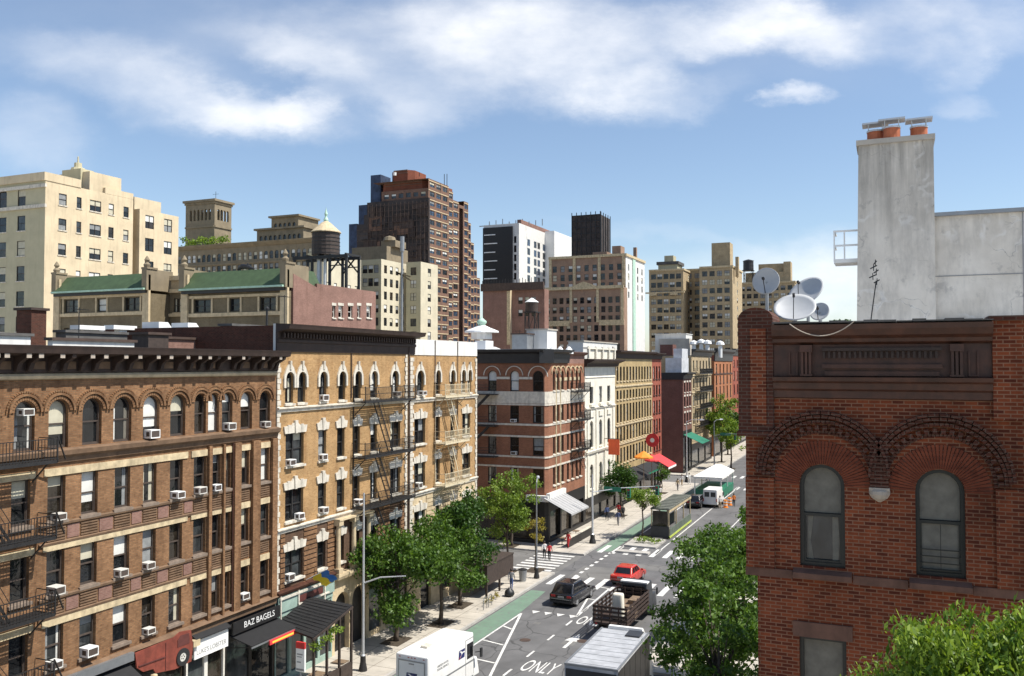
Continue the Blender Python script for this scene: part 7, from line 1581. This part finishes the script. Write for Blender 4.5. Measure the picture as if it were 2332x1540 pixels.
# ------------------------------------------------------------------ street furniture
def lamp_post(label, x, y, h, arms, mat='grey_metal', r=.1, name='lamp_post', cat='lamp post', group=None):
    t = thing(name, label, cat, (x, y, .15), 0, group); mb = MB(); mb.tube([(0, 0, 0), (0, 0, .9), (0, 0, 1.0), (0, 0, h)], [r*1.9, r*1.7, r, r*.6], 12); sub(mb, 'pole', mat, t)
    mb = MB(); mb.lathe((0, 0, 0), [(r*3, 0), (r*2.9, .15), (r*2, .5), (r*1.9, .9)], 12); sub(mb, 'base', 'black_iron', t)
    for (dx, dy, z, L, head) in arms:
        d = Vector((dx, dy, 0)).normalized(); a = Vector((0, 0, z)); b_ = a+d*L+Vector((0, 0, .35 if head == 'lamp' else .5)); mb = MB(); mb.tube([a, a.lerp(b_, .4)+Vector((0, 0, .18)), b_], [.05, .045, .035], 8); arm = sub(mb, 'arm', mat, t)
        if head == 'lamp':
            mb = MB(); mb.tube([b_-d*.15, b_+d*.2, b_+d*.75], [.06, .16, .08], 8); sub(mb, 'lamp_head', 'pale_metal', arm)
        elif head == 'signal':
            for f in (.98, .55):
                c = a.lerp(b_, f)+Vector((0, 0, .05)); mb = MB(); mb.box(c.x-.17, c.x+.17, c.y-.14, c.y+.14, c.z-.95, c.z); s = sub(mb, 'signal_head', 'yellow_paint' if 0 else 'sign_green', arm)
                for k, m_ in enumerate(('tail_red', 'black_plastic', 'black_plastic')): q = MB(); q.lathe((c.x, c.y, c.z-.28-.3*k), [(.0, 0)], 4) if 0 else q.box(c.x-.1, c.x+.1, c.y-.16, c.y-.141, c.z-.25-.3*k, c.z-.06-.3*k); sub(q, 'lens', m_, s)
            c = a.lerp(b_, .3); mb = MB(); mb.box(c.x-.9, c.x+.9, c.y-.03, c.y+.03, c.z-.1, c.z+.35) ; sub(mb, 'street_sign', 'sign_green', arm)
    return t
lamp_post('tall thin grey lamp post in front of the dark dining roof', -29.3, 45.3, 10.6, [(1, .3, 5.2, 2.6, 'bar')], 'pale_metal', .085)
lamp_post('grey corner lamp post with a tall pole beside the wire litter basket', -28.2, 70.6, 8.2, [(-.3, 1, 8.1, 1.2, 'lamp')], 'grey_metal', .085)
lamp_post('signal mast with a long arm over the bike lane at the far kerb corner', -28.4, 86.6, 7.0, [(1, .6, 5.2, 7.0, 'signal')], 'pale_metal', .12, 'traffic_signal', 'traffic signal')
lamp_post('far signal mast with its long arm reaching toward the red corner house', -28.0, 152, 8.6, [(1, -.1, 6.2, 6.5, 'signal'), (.6, 1, 8.5, 1.5, 'lamp')], 'grey_metal', .13, 'traffic_signal', 'traffic signal')
lamp_post('far street lamp post before the purple corner house', -29.5, 137, 9.5, [(1, 0, 9.4, 2, 'lamp')], 'pale_metal', .12)
t = thing('litter_basket', 'dark wire litter basket at the street corner', 'litter bin', (-28.9, 69.2, .15)); mb = MB(); mb.lathe((0, 0, 0), [(.28, 0), (.36, .95)], 14); sub(mb, 'basket', 'grey_metal', t); mb = MB(); mb.lathe((0, 0, .95), [(.38, 0), (.38, .06), (.2, .12)], 14); sub(mb, 'rim', 'black_iron', t)
t = thing('bus_stop_sign', 'tall white bus stop panel with a red head beside the dining roof', 'sign', (-28.3, 37.9, .15), R(0)); mb = MB(); mb.tube([(0, 0, 0), (0, 0, 2.5)], .05, 8); sub(mb, 'pole', 'grey_metal', t); mb = MB(); mb.box(-.27, .27, -.06, .06, 2.45, 3.62); sub(mb, 'panel', 'white_paint', t); mb = MB(); mb.box(-.27, .27, -.065, .065, 3.621, 3.95); sub(mb, 'head', 'red_ink', t); mb = MB(); mb.box(-.2, .15, -.066, -.061, 3.3, 3.36); mb.box(-.2, .1, -.066, -.061, 3.18, 3.22); mb.box(-.24, .24, -.066, -.061, 2.5, 2.6); mb.box(-.2, .05, -.066, -.061, 2.9, 2.96); sub(mb, 'notice', 'grey_ink', t)
# wooden outdoor dining booth near the corner
t = thing('dining_booth', 'dark timber pavement planter wall on posts under the street tree', 'booth', (-30.5, 65.5, .15)); mb = MB(); mb.box(-1.2, 1.2, -2.6, 2.6, 1.0, 2.5); mb.box(-1.25, 1.25, -2.65, 2.65, 2.5, 2.58); sub(mb, 'screen', 'weathered_wood' if 0 else 'dark_wood', t); mb = MB(); [mb.box(x-.07, x+.07, y-.07, y+.07, 0, 1.0) for x in (-1.1, 1.1) for y in (-2.5, 0, 2.5)]; sub(mb, 'post', 'dark_wood', t)
t = thing('potted_plant', 'clay pot with reddish foliage on the dark timber booth', 'plant', (-29.7, 63.4, 2.73)); mb = MB(); mb.lathe((0, 0, 0), [(.16, 0), (.24, .4)], 12); sub(mb, 'pot', 'cream_trim', t); lc, _ = leafcloud(random.Random(3), (0, 0, .7), .25, .25, .3, 8, 20, .16, (.15, .25), 0, lobes=1); o = link('foliage', lc.mesh('foliage', ['canvas_orange'], fix=False), t)
t = thing('rubbish_sack', 'black rubbish sack on the kerb by the green bike lane', 'sack', (-28.0, 64.3, .15)); mb = MB(); mb.lathe((0, 0, 0), [(.3, 0), (.42, .18), (.36, .42), (.12, .6), (.06, .68), (0, .7)], 10); sub(mb, 'sack', 'black_plastic', t, True)
for i, y in enumerate((60.2, 61.1)): t = thing('bike_rack', 'thin grey hoop bike rack at the kerb, %s of the two' % ('nearer' if i == 0 else 'farther'), 'bike rack', (-28.2, y, .15), 0, 'kerbside bike racks'); mb = MB(); mb.tube([(0, -.3, 0), (0, -.3, .7), (0, -.15, .88), (0, .15, .88), (0, .3, .7), (0, .3, 0)], .03, 6); sub(mb, 'hoop', 'grey_metal', t)
# dark dining roof in front of the golden house
t = thing('dining_shelter', 'black sloping pavement dining roof on posts in front of the green shop', 'shelter', (-30.4, 42.0, .15))
def L_(mb, name, mat): return put(mb, name, mat, t)
c4_ = []
for u, v, X in ((630, 1421, -32.3), (712, 1452, -29.3), (803, 1377, -29.3), (702, 1358, -32.3)): y_, z_ = onX(u, v, X); c4_.append((X, y_, z_))
mb = MB(); mb.hexa([(x, y, z-.1) for x, y, z in c4_]+c4_)
for k in range(1, 12):
    a_ = Vector(c4_[0]).lerp(Vector(c4_[3]), k/12); b_ = Vector(c4_[1]).lerp(Vector(c4_[2]), k/12); mb.bar(a_+Vector((0, 0, .004)), b_+Vector((0, 0, .004)), .03, .02)
L_(mb, 'roof', 'awning_black')
mb = MB(); A_, B_ = Vector(c4_[1]), Vector(c4_[2])
for k in range(4): q_ = A_.lerp(B_, .03+.94*k/3); mb.box(q_.x-.06, q_.x+.06, q_.y-.06, q_.y+.06, .15, q_.z-.08)
mb.bar(A_-Vector((0, 0, .14)), B_-Vector((0, 0, .14)), .1, .12); L_(mb, 'post', 'dark_wood')
mb = MB(); mb.box(-29.36, -29.24, A_.y+.2, B_.y-.2, .2, 1.1); L_(mb, 'side_rail', 'dark_wood')
plants('hanging_plants', 'row of leafy hanging plants along the low edge of the dark dining roof', 'plants', [tuple(A_.lerp(B_, .02+.12*k)-Vector((-.1, 0, .75+.25*(k % 2)))) for k in range(6)], 33, 'leaf_light', .17, .42, 70)
for k in range(3): t2 = thing('dining_table', 'small dark table under the black dining roof, %s from the bus stop sign' % ORD[k], 'table', (-30.2, 39.8+2.2*k, .15), 0, 'tables under the dining roof'); mb = MB(); mb.box(-.4, .4, -.4, .4, .72, .76); sub(mb, 'table_top', 'weathered_wood', t2); mb = MB(); mb.tube([(0, 0, 0), (0, 0, .72)], .05, 8); sub(mb, 'leg', 'black_iron', t2)
# roadway dining shed
t = thing('dining_shed', 'long grey green roadway dining shed with a flat roof and yellow green trim', 'shelter', (-22.4, 97, 0))
mb = MB(); mb.box(-23.8, -21.75, 92.3, 103.3, 3.05, 3.2); L_(mb, 'roof', 'shed_roof'); mb = MB(); [mb.box(-23.7, -21.85, 92.6+1.05*k, 92.66+1.05*k, 3.201, 3.25) for k in range(10)]; L_(mb, 'roof_rib', 'shed_green')
mb = MB(); [mb.box(x-.06, x+.06, y-.06, y+.06, 0, 3.05) for x in (-23.7, -21.87) for y in (92.45, 96.0, 99.6, 103.15)]; mb.box(-21.81, -21.75, 92.3, 103.3, 2.8, 3.05); L_(mb, 'post', 'cream_trim')
mb = MB(); mb.box(-21.87, -21.75, 92.5, 103.1, .1, 1.05); mb.box(-23.8, -23.68, 92.5, 103.1, .1, 1.2); L_(mb, 'side_panel', 'shed_green'); mb = MB(); mb.box(-21.91, -21.69, 92.3, 103.2, .12, .32); L_(mb, 'trim', 'lime')
mb = MB(); mb.box(-23.75, -21.8, 92.3, 92.42, .1, 1.3); L_(mb, 'front_panel', 'truck_dark'); mb = MB(); mb.box(-23.6, -22.0, 92.48, 92.54, 1.3, 2.9); L_(mb, 'end_window', 'glass_room')
t = thing('market_canopy', 'white topped roadway dining canopy with green sides', 'canopy', (-23.2, 128, 0))
mb = MB()
for k in range(2): y0 = 122+5*k; mb.hexa([(-25.4, y0, 3.0), (-21.4, y0, 3.0), (-21.4, y0+4.8, 3.0), (-25.4, y0+4.8, 3.0), (-23.8, y0+1.6, 3.9), (-23.0, y0+1.6, 3.9), (-23.0, y0+3.2, 3.9), (-23.8, y0+3.2, 3.9)])
L_(mb, 'canopy', 'canvas_white'); mb = MB(); mb.box(-25.4, -21.4, 122, 131.9, 2.75, 2.98); L_(mb, 'valance', 'canvas_white'); mb = MB(); mb.box(-25.3, -21.5, 122.2, 131.7, .2, 1.2); L_(mb, 'side_panel', 'sign_green'); mb = MB(); [mb.box(x-.07, x+.07, y-.07, y+.07, 0, 2.8) for x in (-25.2, -21.6) for y in (122.1, 127, 131.8)]; L_(mb, 'post', 'white_paint')
# awnings, banner, parasols along the far pavement
B1 = thing('shop_banner', 'large orange vertical banner hanging over the pavement by the limestone house', 'banner', (-31.6, 109.5, 5)); a0, z0 = onX(1402, 1036, -31.0); a1, z1 = onX(1426, 994, -31.0); mb = MB(); mb.box(-31.9, -30.5, a0-.08, a0+.0, z0, z1); put(mb, 'cloth', 'banner_orange', B1); mb = MB(); mb.bar((-32.4, a0-.04, z1+.05), (-29.8, a0-.04, z1+.05), .07); put(mb, 'bracket', 'black_iron', B1)
y, z = onX(1492, 1003, -30.6); t = thing('projecting_sign', 'round red projecting sign with a white centre on the crimson building', 'sign', (-31.5, y, z)); mb = MB(); mb.tube([(-31.0, y-.06, z), (-31.0, y+.06, z)], .95, 20); put(mb, 'disc', 'canvas_red', t); mb = MB(); mb.tube([(-31.0, y-.075, z), (-31.0, y-.062, z)], .32, 14); put(mb, 'emblem', 'white_paint', t); mb = MB(); mb.bar((-32.4, y, z+.9), (-30.4, y, z+.9), .07); put(mb, 'arm', 'black_iron', t)
awning('pinkish red sloping shop awning below the round red sign', 126.5, 131.5, 5.0, 3.6, 2.6, 'canvas_red', .3, 'canvas_white'); awning('black shop awning beneath the orange banner', 110.5, 117.5, 4.6, 3.6, 2.2, 'awning_black', .3); awning('green and black fabric awning along the tan row', 118.2, 125.8, 4.5, 3.7, 1.8, 'awning_black', .25, 'sign_green'); awning('white shop awning next to the limestone house', 103.5, 109.4, 4.3, 3.7, 1.8, 'canvas_white', .25)
awning('long dark green awning of the purple corner house', 148.4, 155, 6.6, 5.2, 3.2, 'sign_green', .5, 'awning_black')
def parasol(label, x, y, z, r, mat):
    t = thing('parasol', label, 'parasol', (x, y, .15)); mb = MB(); mb.lathe((0, 0, z-.15), [(r, -.2), (r, -.02), (r*.98, 0), (.1, .7), (0, .72)], 8); sub(mb, 'canopy', mat, t); mb = MB(); mb.tube([(0, 0, 0), (0, 0, z+.5)], .035, 6); sub(mb, 'pole', 'weathered_wood', t); mb = MB(); mb.lathe((0, 0, 0), [(.3, 0), (.3, .1)], 10); sub(mb, 'base', 'black_iron', t)
for (u, v, r, m_, lb) in ((1466, 1040, 1.25, 'canvas_orange', 'orange pavement parasol, the brighter one left of the pink awning'), (1484, 1047, 1.0, 'canvas_red', 'small red pavement parasol beside the orange one')): y, z = onX(u, v, -29.6); parasol(lb, -29.6, y, z, r, m_)
t = thing('crosstown_barrier', 'low white topped planter barrier beside the corner restaurant seating', 'barrier', (-30.0, 86.2, .15)); mb = MB(); mb.box(-.12, .12, -2.6, 4.6, 0, .85); sub(mb, 'panel', 'shop_black', t); mb = MB(); mb.box(-.16, .16, -2.65, 4.65, .85, .92); sub(mb, 'top_rail', 'white_trim', t)
for k in range(2): t = thing('traffic_drum', 'orange and white traffic drum beside the small white van, the %s one' % ('nearer' if k == 0 else 'farther'), 'traffic drum', (-19.9+.15*k, 115.6+2.2*k, .0), 0, 'traffic drums'); mb = MB(); mb.lathe((0, 0, 0), [(.36, 0), (.36, .07), (.27, .08), (.22, 1.0), (0, 1.02)], 12); sub(mb, 'drum', 'canvas_orange', t); mb = MB(); [mb.lathe((0, 0, z), [(.275-.05*z, 0), (.272-.05*z, .14)], 12) for z in (.3, .65)]; sub(mb, 'band', 'white_paint', t)
# ------------------------------------------------------------------ people
def person(label, x, y, rz, top, bottom, skin='skin', stride=.3, h=1.7, hair='hair_dark', z=.15, bag=None, arm=.2):
    t = thing('person', label, 'person', (x, y, z), rz); s = h/1.75; st = stride
    J = {'pel': (0, 0, .95), 'spi': (0, 0, 1.15), 'che': (0, .01, 1.34), 'nek': (0, .0, 1.5), 'hd1': (0, .02, 1.6), 'hd2': (0, .03, 1.70)}
    ed = [('pel', 'spi'), ('spi', 'che'), ('che', 'nek'), ('nek', 'hd1'), ('hd1', 'hd2')]; rad = {'pel': .15, 'spi': .135, 'che': .155, 'nek': .055, 'hd1': .085, 'hd2': .075}
    for sd, q in ((-1, 1), (1, -1)):
        k = str(sd); J.update({'hip'+k: (.09*sd, 0, .88), 'kne'+k: (.1*sd, st*.55*q+.04, .48), 'ank'+k: (.1*sd, st*q-.02, .08), 'toe'+k: (.11*sd, st*q+.15, .035), 'sho'+k: (.19*sd, 0, 1.4), 'elb'+k: (.24*sd, -arm*.5*q-.02, 1.12), 'wri'+k: (.25*sd, -arm*q+.1, .88), 'han'+k: (.25*sd, -arm*q+.14, .79)})
        ed += [('pel', 'hip'+k), ('hip'+k, 'kne'+k), ('kne'+k, 'ank'+k), ('ank'+k, 'toe'+k), ('che', 'sho'+k), ('sho'+k, 'elb'+k), ('elb'+k, 'wri'+k), ('wri'+k, 'han'+k)]
        rad.update({'hip'+k: .105, 'kne'+k: .07, 'ank'+k: .05, 'toe'+k: .045, 'sho'+k: .07, 'elb'+k: .05, 'wri'+k: .036, 'han'+k: .04})
    names = list(J); me = bpy.data.meshes.new('body'); me.from_pydata([tuple(c*s for c in J[n]) for n in names], [(names.index(a), names.index(b)) for a, b in ed], [])
    o = bpy.data.objects.new('tmp', me); COL.objects.link(o); o.modifiers.new('s', 'SKIN'); sm = o.modifiers.new('u', 'SUBSURF'); sm.levels = 1
    for i, n in enumerate(names): me.skin_vertices[0].data[i].radius = (rad[n]*s, rad[n]*s*(.8 if n in ('pel', 'spi', 'che') else 1)); me.skin_vertices[0].data[i].use_root = (n == 'pel')
    res = bpy.data.meshes.new_from_object(o.evaluated_get(bpy.context.evaluated_depsgraph_get())); bpy.data.objects.remove(o); res.name = 'body'
    res.materials.clear()
    for m_ in (skin, top, bottom, 'rubber'): res.materials.append(M[m_])
    for p in res.polygons:
        c = p.center/s; zz = c.z
        p.material_index = 3 if zz < .1 else 2 if zz < .97 and abs(c.x) < .205 else 0 if (zz > 1.49 or (abs(c.x) > .205 and zz < .93)) else 1
        p.use_smooth = True
    link('body', res, t)
    mb = MB(); mb.lathe((0, .01*s, 1.6*s), [(.1*s, 0), (.112*s, .08*s), (.095*s, .15*s), (.04*s, .185*s), (0, .19*s)], 10); hb = sub(mb, 'hair', hair, t, True)
    if bag: mb = MB(); mb.box(-.15, .15, -.3, -.15, 1.0, 1.42); sub(mb, 'backpack', bag, t)
    return t
PP = [('person in a white top and black trousers walking over the side street crossing', -30.6, 78.6, 20, 'cloth_white', 'cloth_black', 'skin', .28), ('person in a dark red jacket and black trousers beside the one in white', -29.9, 78.1, 10, 'cloth_red', 'cloth_black', 'skin', .2),
      ('person in bright red clothes standing by the corner restaurant seating', -29.9, 83.4, 160, 'cloth_red', 'cloth_red', 'skin_dark', .1), ('person in black standing under the signal arm, arms down', -29.4, 101.2, 30, 'cloth_black', 'cloth_black', 'skin', .1), ('person in a red and white top walking behind the dark signal sign', -30.5, 103.0, 170, 'cloth_red', 'cloth_black', 'skin', .3),
      ('person in dark blue beside the dark bushy tree', -31.0, 100.0, 200, 'cloth_blue', 'cloth_black', 'skin_dark', .25), ('person in a white shirt walking under the orange parasol', -29.2, 118.5, 10, 'cloth_white', 'cloth_black', 'skin', .3), ('person in black near the low hanging awning', -29.8, 121, 190, 'cloth_black', 'cloth_grey', 'skin', .2),
      ('person in tan clothes on the pavement past the parasols', -28.8, 127.5, 0, 'cloth_tan', 'cloth_grey', 'skin', .3), ('person in a pale shirt near the pink awning', -29.4, 133.0, 180, 'cloth_white', 'cloth_tan', 'skin', .25), ('person in grey crossing toward the far pavement', -27.0, 141.0, 60, 'cloth_grey', 'cloth_blue', 'skin', .3),
      ('person in a white shirt and shorts at the side of the small white van', -20.4, 114.4, 20, 'cloth_white', 'cloth_tan', 'skin', .2), ('person in an orange work vest standing in the road by the traffic drums', -19.1, 117.2, 190, 'cloth_orange', 'cloth_black', 'skin_dark', .1)]
for lb, x, y, a, tp, bt, sk, st in PP: person(lb, x, y, R(a), tp, bt, sk, st, h=random.uniform(1.62, 1.8), z=.0 if (x > -27.5 or 73.2 < y < 81.2) else .15)
PP2 = [('person in a grey top walking past the dark timber booth toward the corner', -28.7, 66.3, 15, 'cloth_grey', 'cloth_blue', 'skin', .3), ('person in a blue jacket on the pavement by the limestone house', -28.9, 97.5, 185, 'cloth_blue', 'cloth_grey', 'skin', .3), ('person in a tan coat walking between the parasols and the dining shed', -28.4, 112.5, 5, 'cloth_tan', 'cloth_black', 'skin_dark', .3), ('person in a white dress near the far crossing', -28.6, 134.5, 30, 'cloth_white', 'cloth_white', 'skin', .2)]
for lb, x, y, a, tp, bt, sk, st in PP2: person(lb, x, y, R(a), tp, bt, sk, st, h=random.uniform(1.62, 1.8))
for k, (x, y) in enumerate(((-31, 84.6), (-31.2, 86.8), (-30.9, 88.6))): t = thing('cafe_table', 'dark cafe table with chairs under the pale grey awning, %s from the corner' % ORD[k], 'table', (x, y, .15), 0, 'cafe tables under the grey awning'); mb = MB(); mb.lathe((0, 0, .7), [(.4, 0), (.4, .04)], 14); sub(mb, 'table_top', 'weathered_wood', t); mb = MB(); mb.tube([(0, 0, 0), (0, 0, .7)], .04, 8); mb.lathe((0, 0, 0), [(.22, 0), (.22, .03)], 10); sub(mb, 'leg', 'black_iron', t)
SUN_E = 4.9; SKY_S = 0.116; EXPO = 0.43; CLOUD_C = (7.2, 7.3, 7.5, 1)
# ------------------------------------------------------------------ camera, sun, sky
cam = bpy.data.cameras.new('camera'); co = bpy.data.objects.new('camera', cam); COL.objects.link(co); S.camera = co
cam.sensor_width = 36; cam.lens = 36*FPX/2332; cam.clip_end = 5000; cam.clip_start = .1
Fv = Vector((-s_*cp_, c_*cp_, sp_)); Rv = Vector((c_, s_, 0)); Uv = Rv.cross(Fv)
mw = Matrix((Rv, Uv, -Fv)).transposed().to_4x4(); mw.translation = (0, 0, EYE); co.matrix_world = mw
EL, AZ = R(56), R(10)                 # sun height; degrees beyond square-on to the west fronts
sd = Vector((math.cos(EL)*math.cos(AZ), math.cos(EL)*math.sin(AZ), math.sin(EL)))
sl = bpy.data.lights.new('sun', 'SUN'); sl.energy = SUN_E; sl.angle = R(.53); sl.color = (1, .95, .86)
so = bpy.data.objects.new('sun', sl); COL.objects.link(so); so.rotation_euler = sd.to_track_quat('Z', 'Y').to_euler(); so.location = (30, 20, 80)
w = bpy.data.worlds.new('World'); S.world = w; w.use_nodes = True; nt = w.node_tree; bg = nt.nodes['Background']; bg.inputs[1].default_value = SKY_S
N = lambda typ, **k: (lambda o: ([setattr(o, a, v) for a, v in k.items()], o)[1])(nt.nodes.new(typ))
L = nt.links.new
sk = N('ShaderNodeTexSky', sky_type='NISHITA', sun_disc=False, sun_elevation=EL, sun_rotation=math.pi/2-AZ, air_density=1.0, dust_density=.6, ozone_density=2.2, altitude=100)
tc = N('ShaderNodeTexCoord')
def dot(v):
    o = N('ShaderNodeVectorMath', operation='DOT_PRODUCT'); L(tc.outputs['Generated'], o.inputs[0]); o.inputs[1].default_value = v; return o.outputs['Value']
def mth(op, a, b=None, c=None, clamp=False):
    o = N('ShaderNodeMath', operation=op, use_clamp=clamp)
    for i, q in enumerate((a, b, c)):
        if q is None: continue
        if hasattr(q, 'links'): L(q, o.inputs[i])
        else: o.inputs[i].default_value = q
    return o.outputs[0]
# bearing and height of a sky direction, as tangents about the street's view bearing
dF = mth('MAXIMUM', dot((-s_, c_, 0)), .05); ca = mth('DIVIDE', dot((c_, s_, 0)), dF); cb = mth('DIVIDE', dot((0, 0, 1)), dF)
cx = N('ShaderNodeCombineXYZ'); L(ca, cx.inputs[0]); L(cb, cx.inputs[1])
def noise(scale, det, stretch=(1, 1, 1), rough=.6, dist=0.):
    mp = N('ShaderNodeMapping'); mp.inputs['Scale'].default_value = stretch; L(cx.outputs[0], mp.inputs[0]); o = N('ShaderNodeTexNoise'); o.inputs['Scale'].default_value = scale; o.inputs['Detail'].default_value = det; o.inputs['Roughness'].default_value = rough; o.inputs['Distortion'].default_value = dist; L(mp.outputs[0], o.inputs['Vector']); return o
wn = noise(6, 8, (1, 1.7, 1), .62); ws = N('ShaderNodeVectorMath', operation='SUBTRACT'); L(wn.outputs['Color'], ws.inputs[0]); ws.inputs[1].default_value = (.5, .5, .5)
wm = N('ShaderNodeVectorMath', operation='MULTIPLY'); L(ws.outputs[0], wm.inputs[0]); wm.inputs[1].default_value = (.17, .09, 0)
wa = N('ShaderNodeVectorMath', operation='ADD'); L(cx.outputs[0], wa.inputs[0]); L(wm.outputs[0], wa.inputs[1])
total = None
# cloud banks: bearing, height, half-length, half-depth, tilt, density (in picture units of the survey)
CL = [(1166, 40, 1500, 150, 0, .12), (330, 190, 330, 70, 14, .45), (560, 235, 240, 52, 10, .75), (690, 240, 110, 40, -8, .7), (480, 250, 120, 35, 14, .4), (760, 130, 190, 55, 18, .6), (940, 235, 110, 60, 5, .45), (1040, 130, 150, 75, 5, .6),
      (1200, 60, 320, 90, 0, .75), (1330, 160, 230, 75, 5, .7), (1440, 190, 120, 48, -6, .9), (1500, 60, 260, 55, 0, .65), (1720, 40, 200, 60, 0, .7), (1830, 50, 160, 60, 10, .8), (2180, 50, 240, 80, 4, .7), (2210, 150, 80, 40, -20, .4), (1815, 210, 50, 26, -8, .55), (2200, 230, 70, 26, 0, .3), (1560, 215, 140, 40, -14, .3), (60, 300, 140, 70, 10, .3), (860, 60, 420, 60, 0, .3), (250, 120, 300, 50, 8, .22), (1880, 640, 300, 85, 0, .95), (1300, 690, 500, 90, 0, .3), (1550, 540, 260, 20, 8, .16)]
for u, v, ru, rv, tilt, dens in CL:
    mp = N('ShaderNodeMapping', vector_type='TEXTURE'); mp.inputs['Location'].default_value = ((u-1166)/FPX, (830-v)/FPX, 0); mp.inputs['Rotation'].default_value = (0, 0, R(-tilt)); mp.inputs['Scale'].default_value = (ru/FPX*1.4, rv/FPX*1.55, 1); L(wa.outputs[0], mp.inputs[0])
    ln = N('ShaderNodeVectorMath', operation='LENGTH'); L(mp.outputs[0], ln.inputs[0])
    mr = N('ShaderNodeMapRange', interpolation_type='SMOOTHSTEP'); mr.inputs[1].default_value = 1; mr.inputs[2].default_value = .15; mr.inputs[3].default_value = 0; mr.inputs[4].default_value = dens; L(ln.outputs['Value'], mr.inputs[0])
    k = mr.outputs[0]
    total = k if total is None else mth('SUBTRACT', mth('ADD', total, k), mth('MULTIPLY', total, k))
fine = noise(5, 8, (1, 1.9, 1), .58, 0); ff = N('ShaderNodeMapRange'); ff.inputs[1].default_value = .3; ff.inputs[2].default_value = .7; ff.inputs[3].default_value = .32; ff.inputs[4].default_value = 1.3; L(fine.outputs['Fac'], ff.inputs[0])
dens = mth('MULTIPLY', total, ff.outputs[0], clamp=True); dens = mth('ADD', mth('MULTIPLY', dens, .9), .03, clamp=True)     # thin high veil over the whole sky
mx = N('ShaderNodeMix', data_type='RGBA'); L(dens, mx.inputs[0]); L(sk.outputs[0], mx.inputs[6]); mx.inputs[7].default_value = CLOUD_C
L(mx.outputs[2], bg.inputs[0])
S.view_settings.view_transform = 'Standard'; S.view_settings.look = 'None'; S.view_settings.exposure = EXPO; S.view_settings.gamma = 1
S.cycles.max_bounces = 6; S.cycles.transparent_max_bounces = 6; S.cycles.caustics_reflective = False; S.cycles.caustics_refractive = False
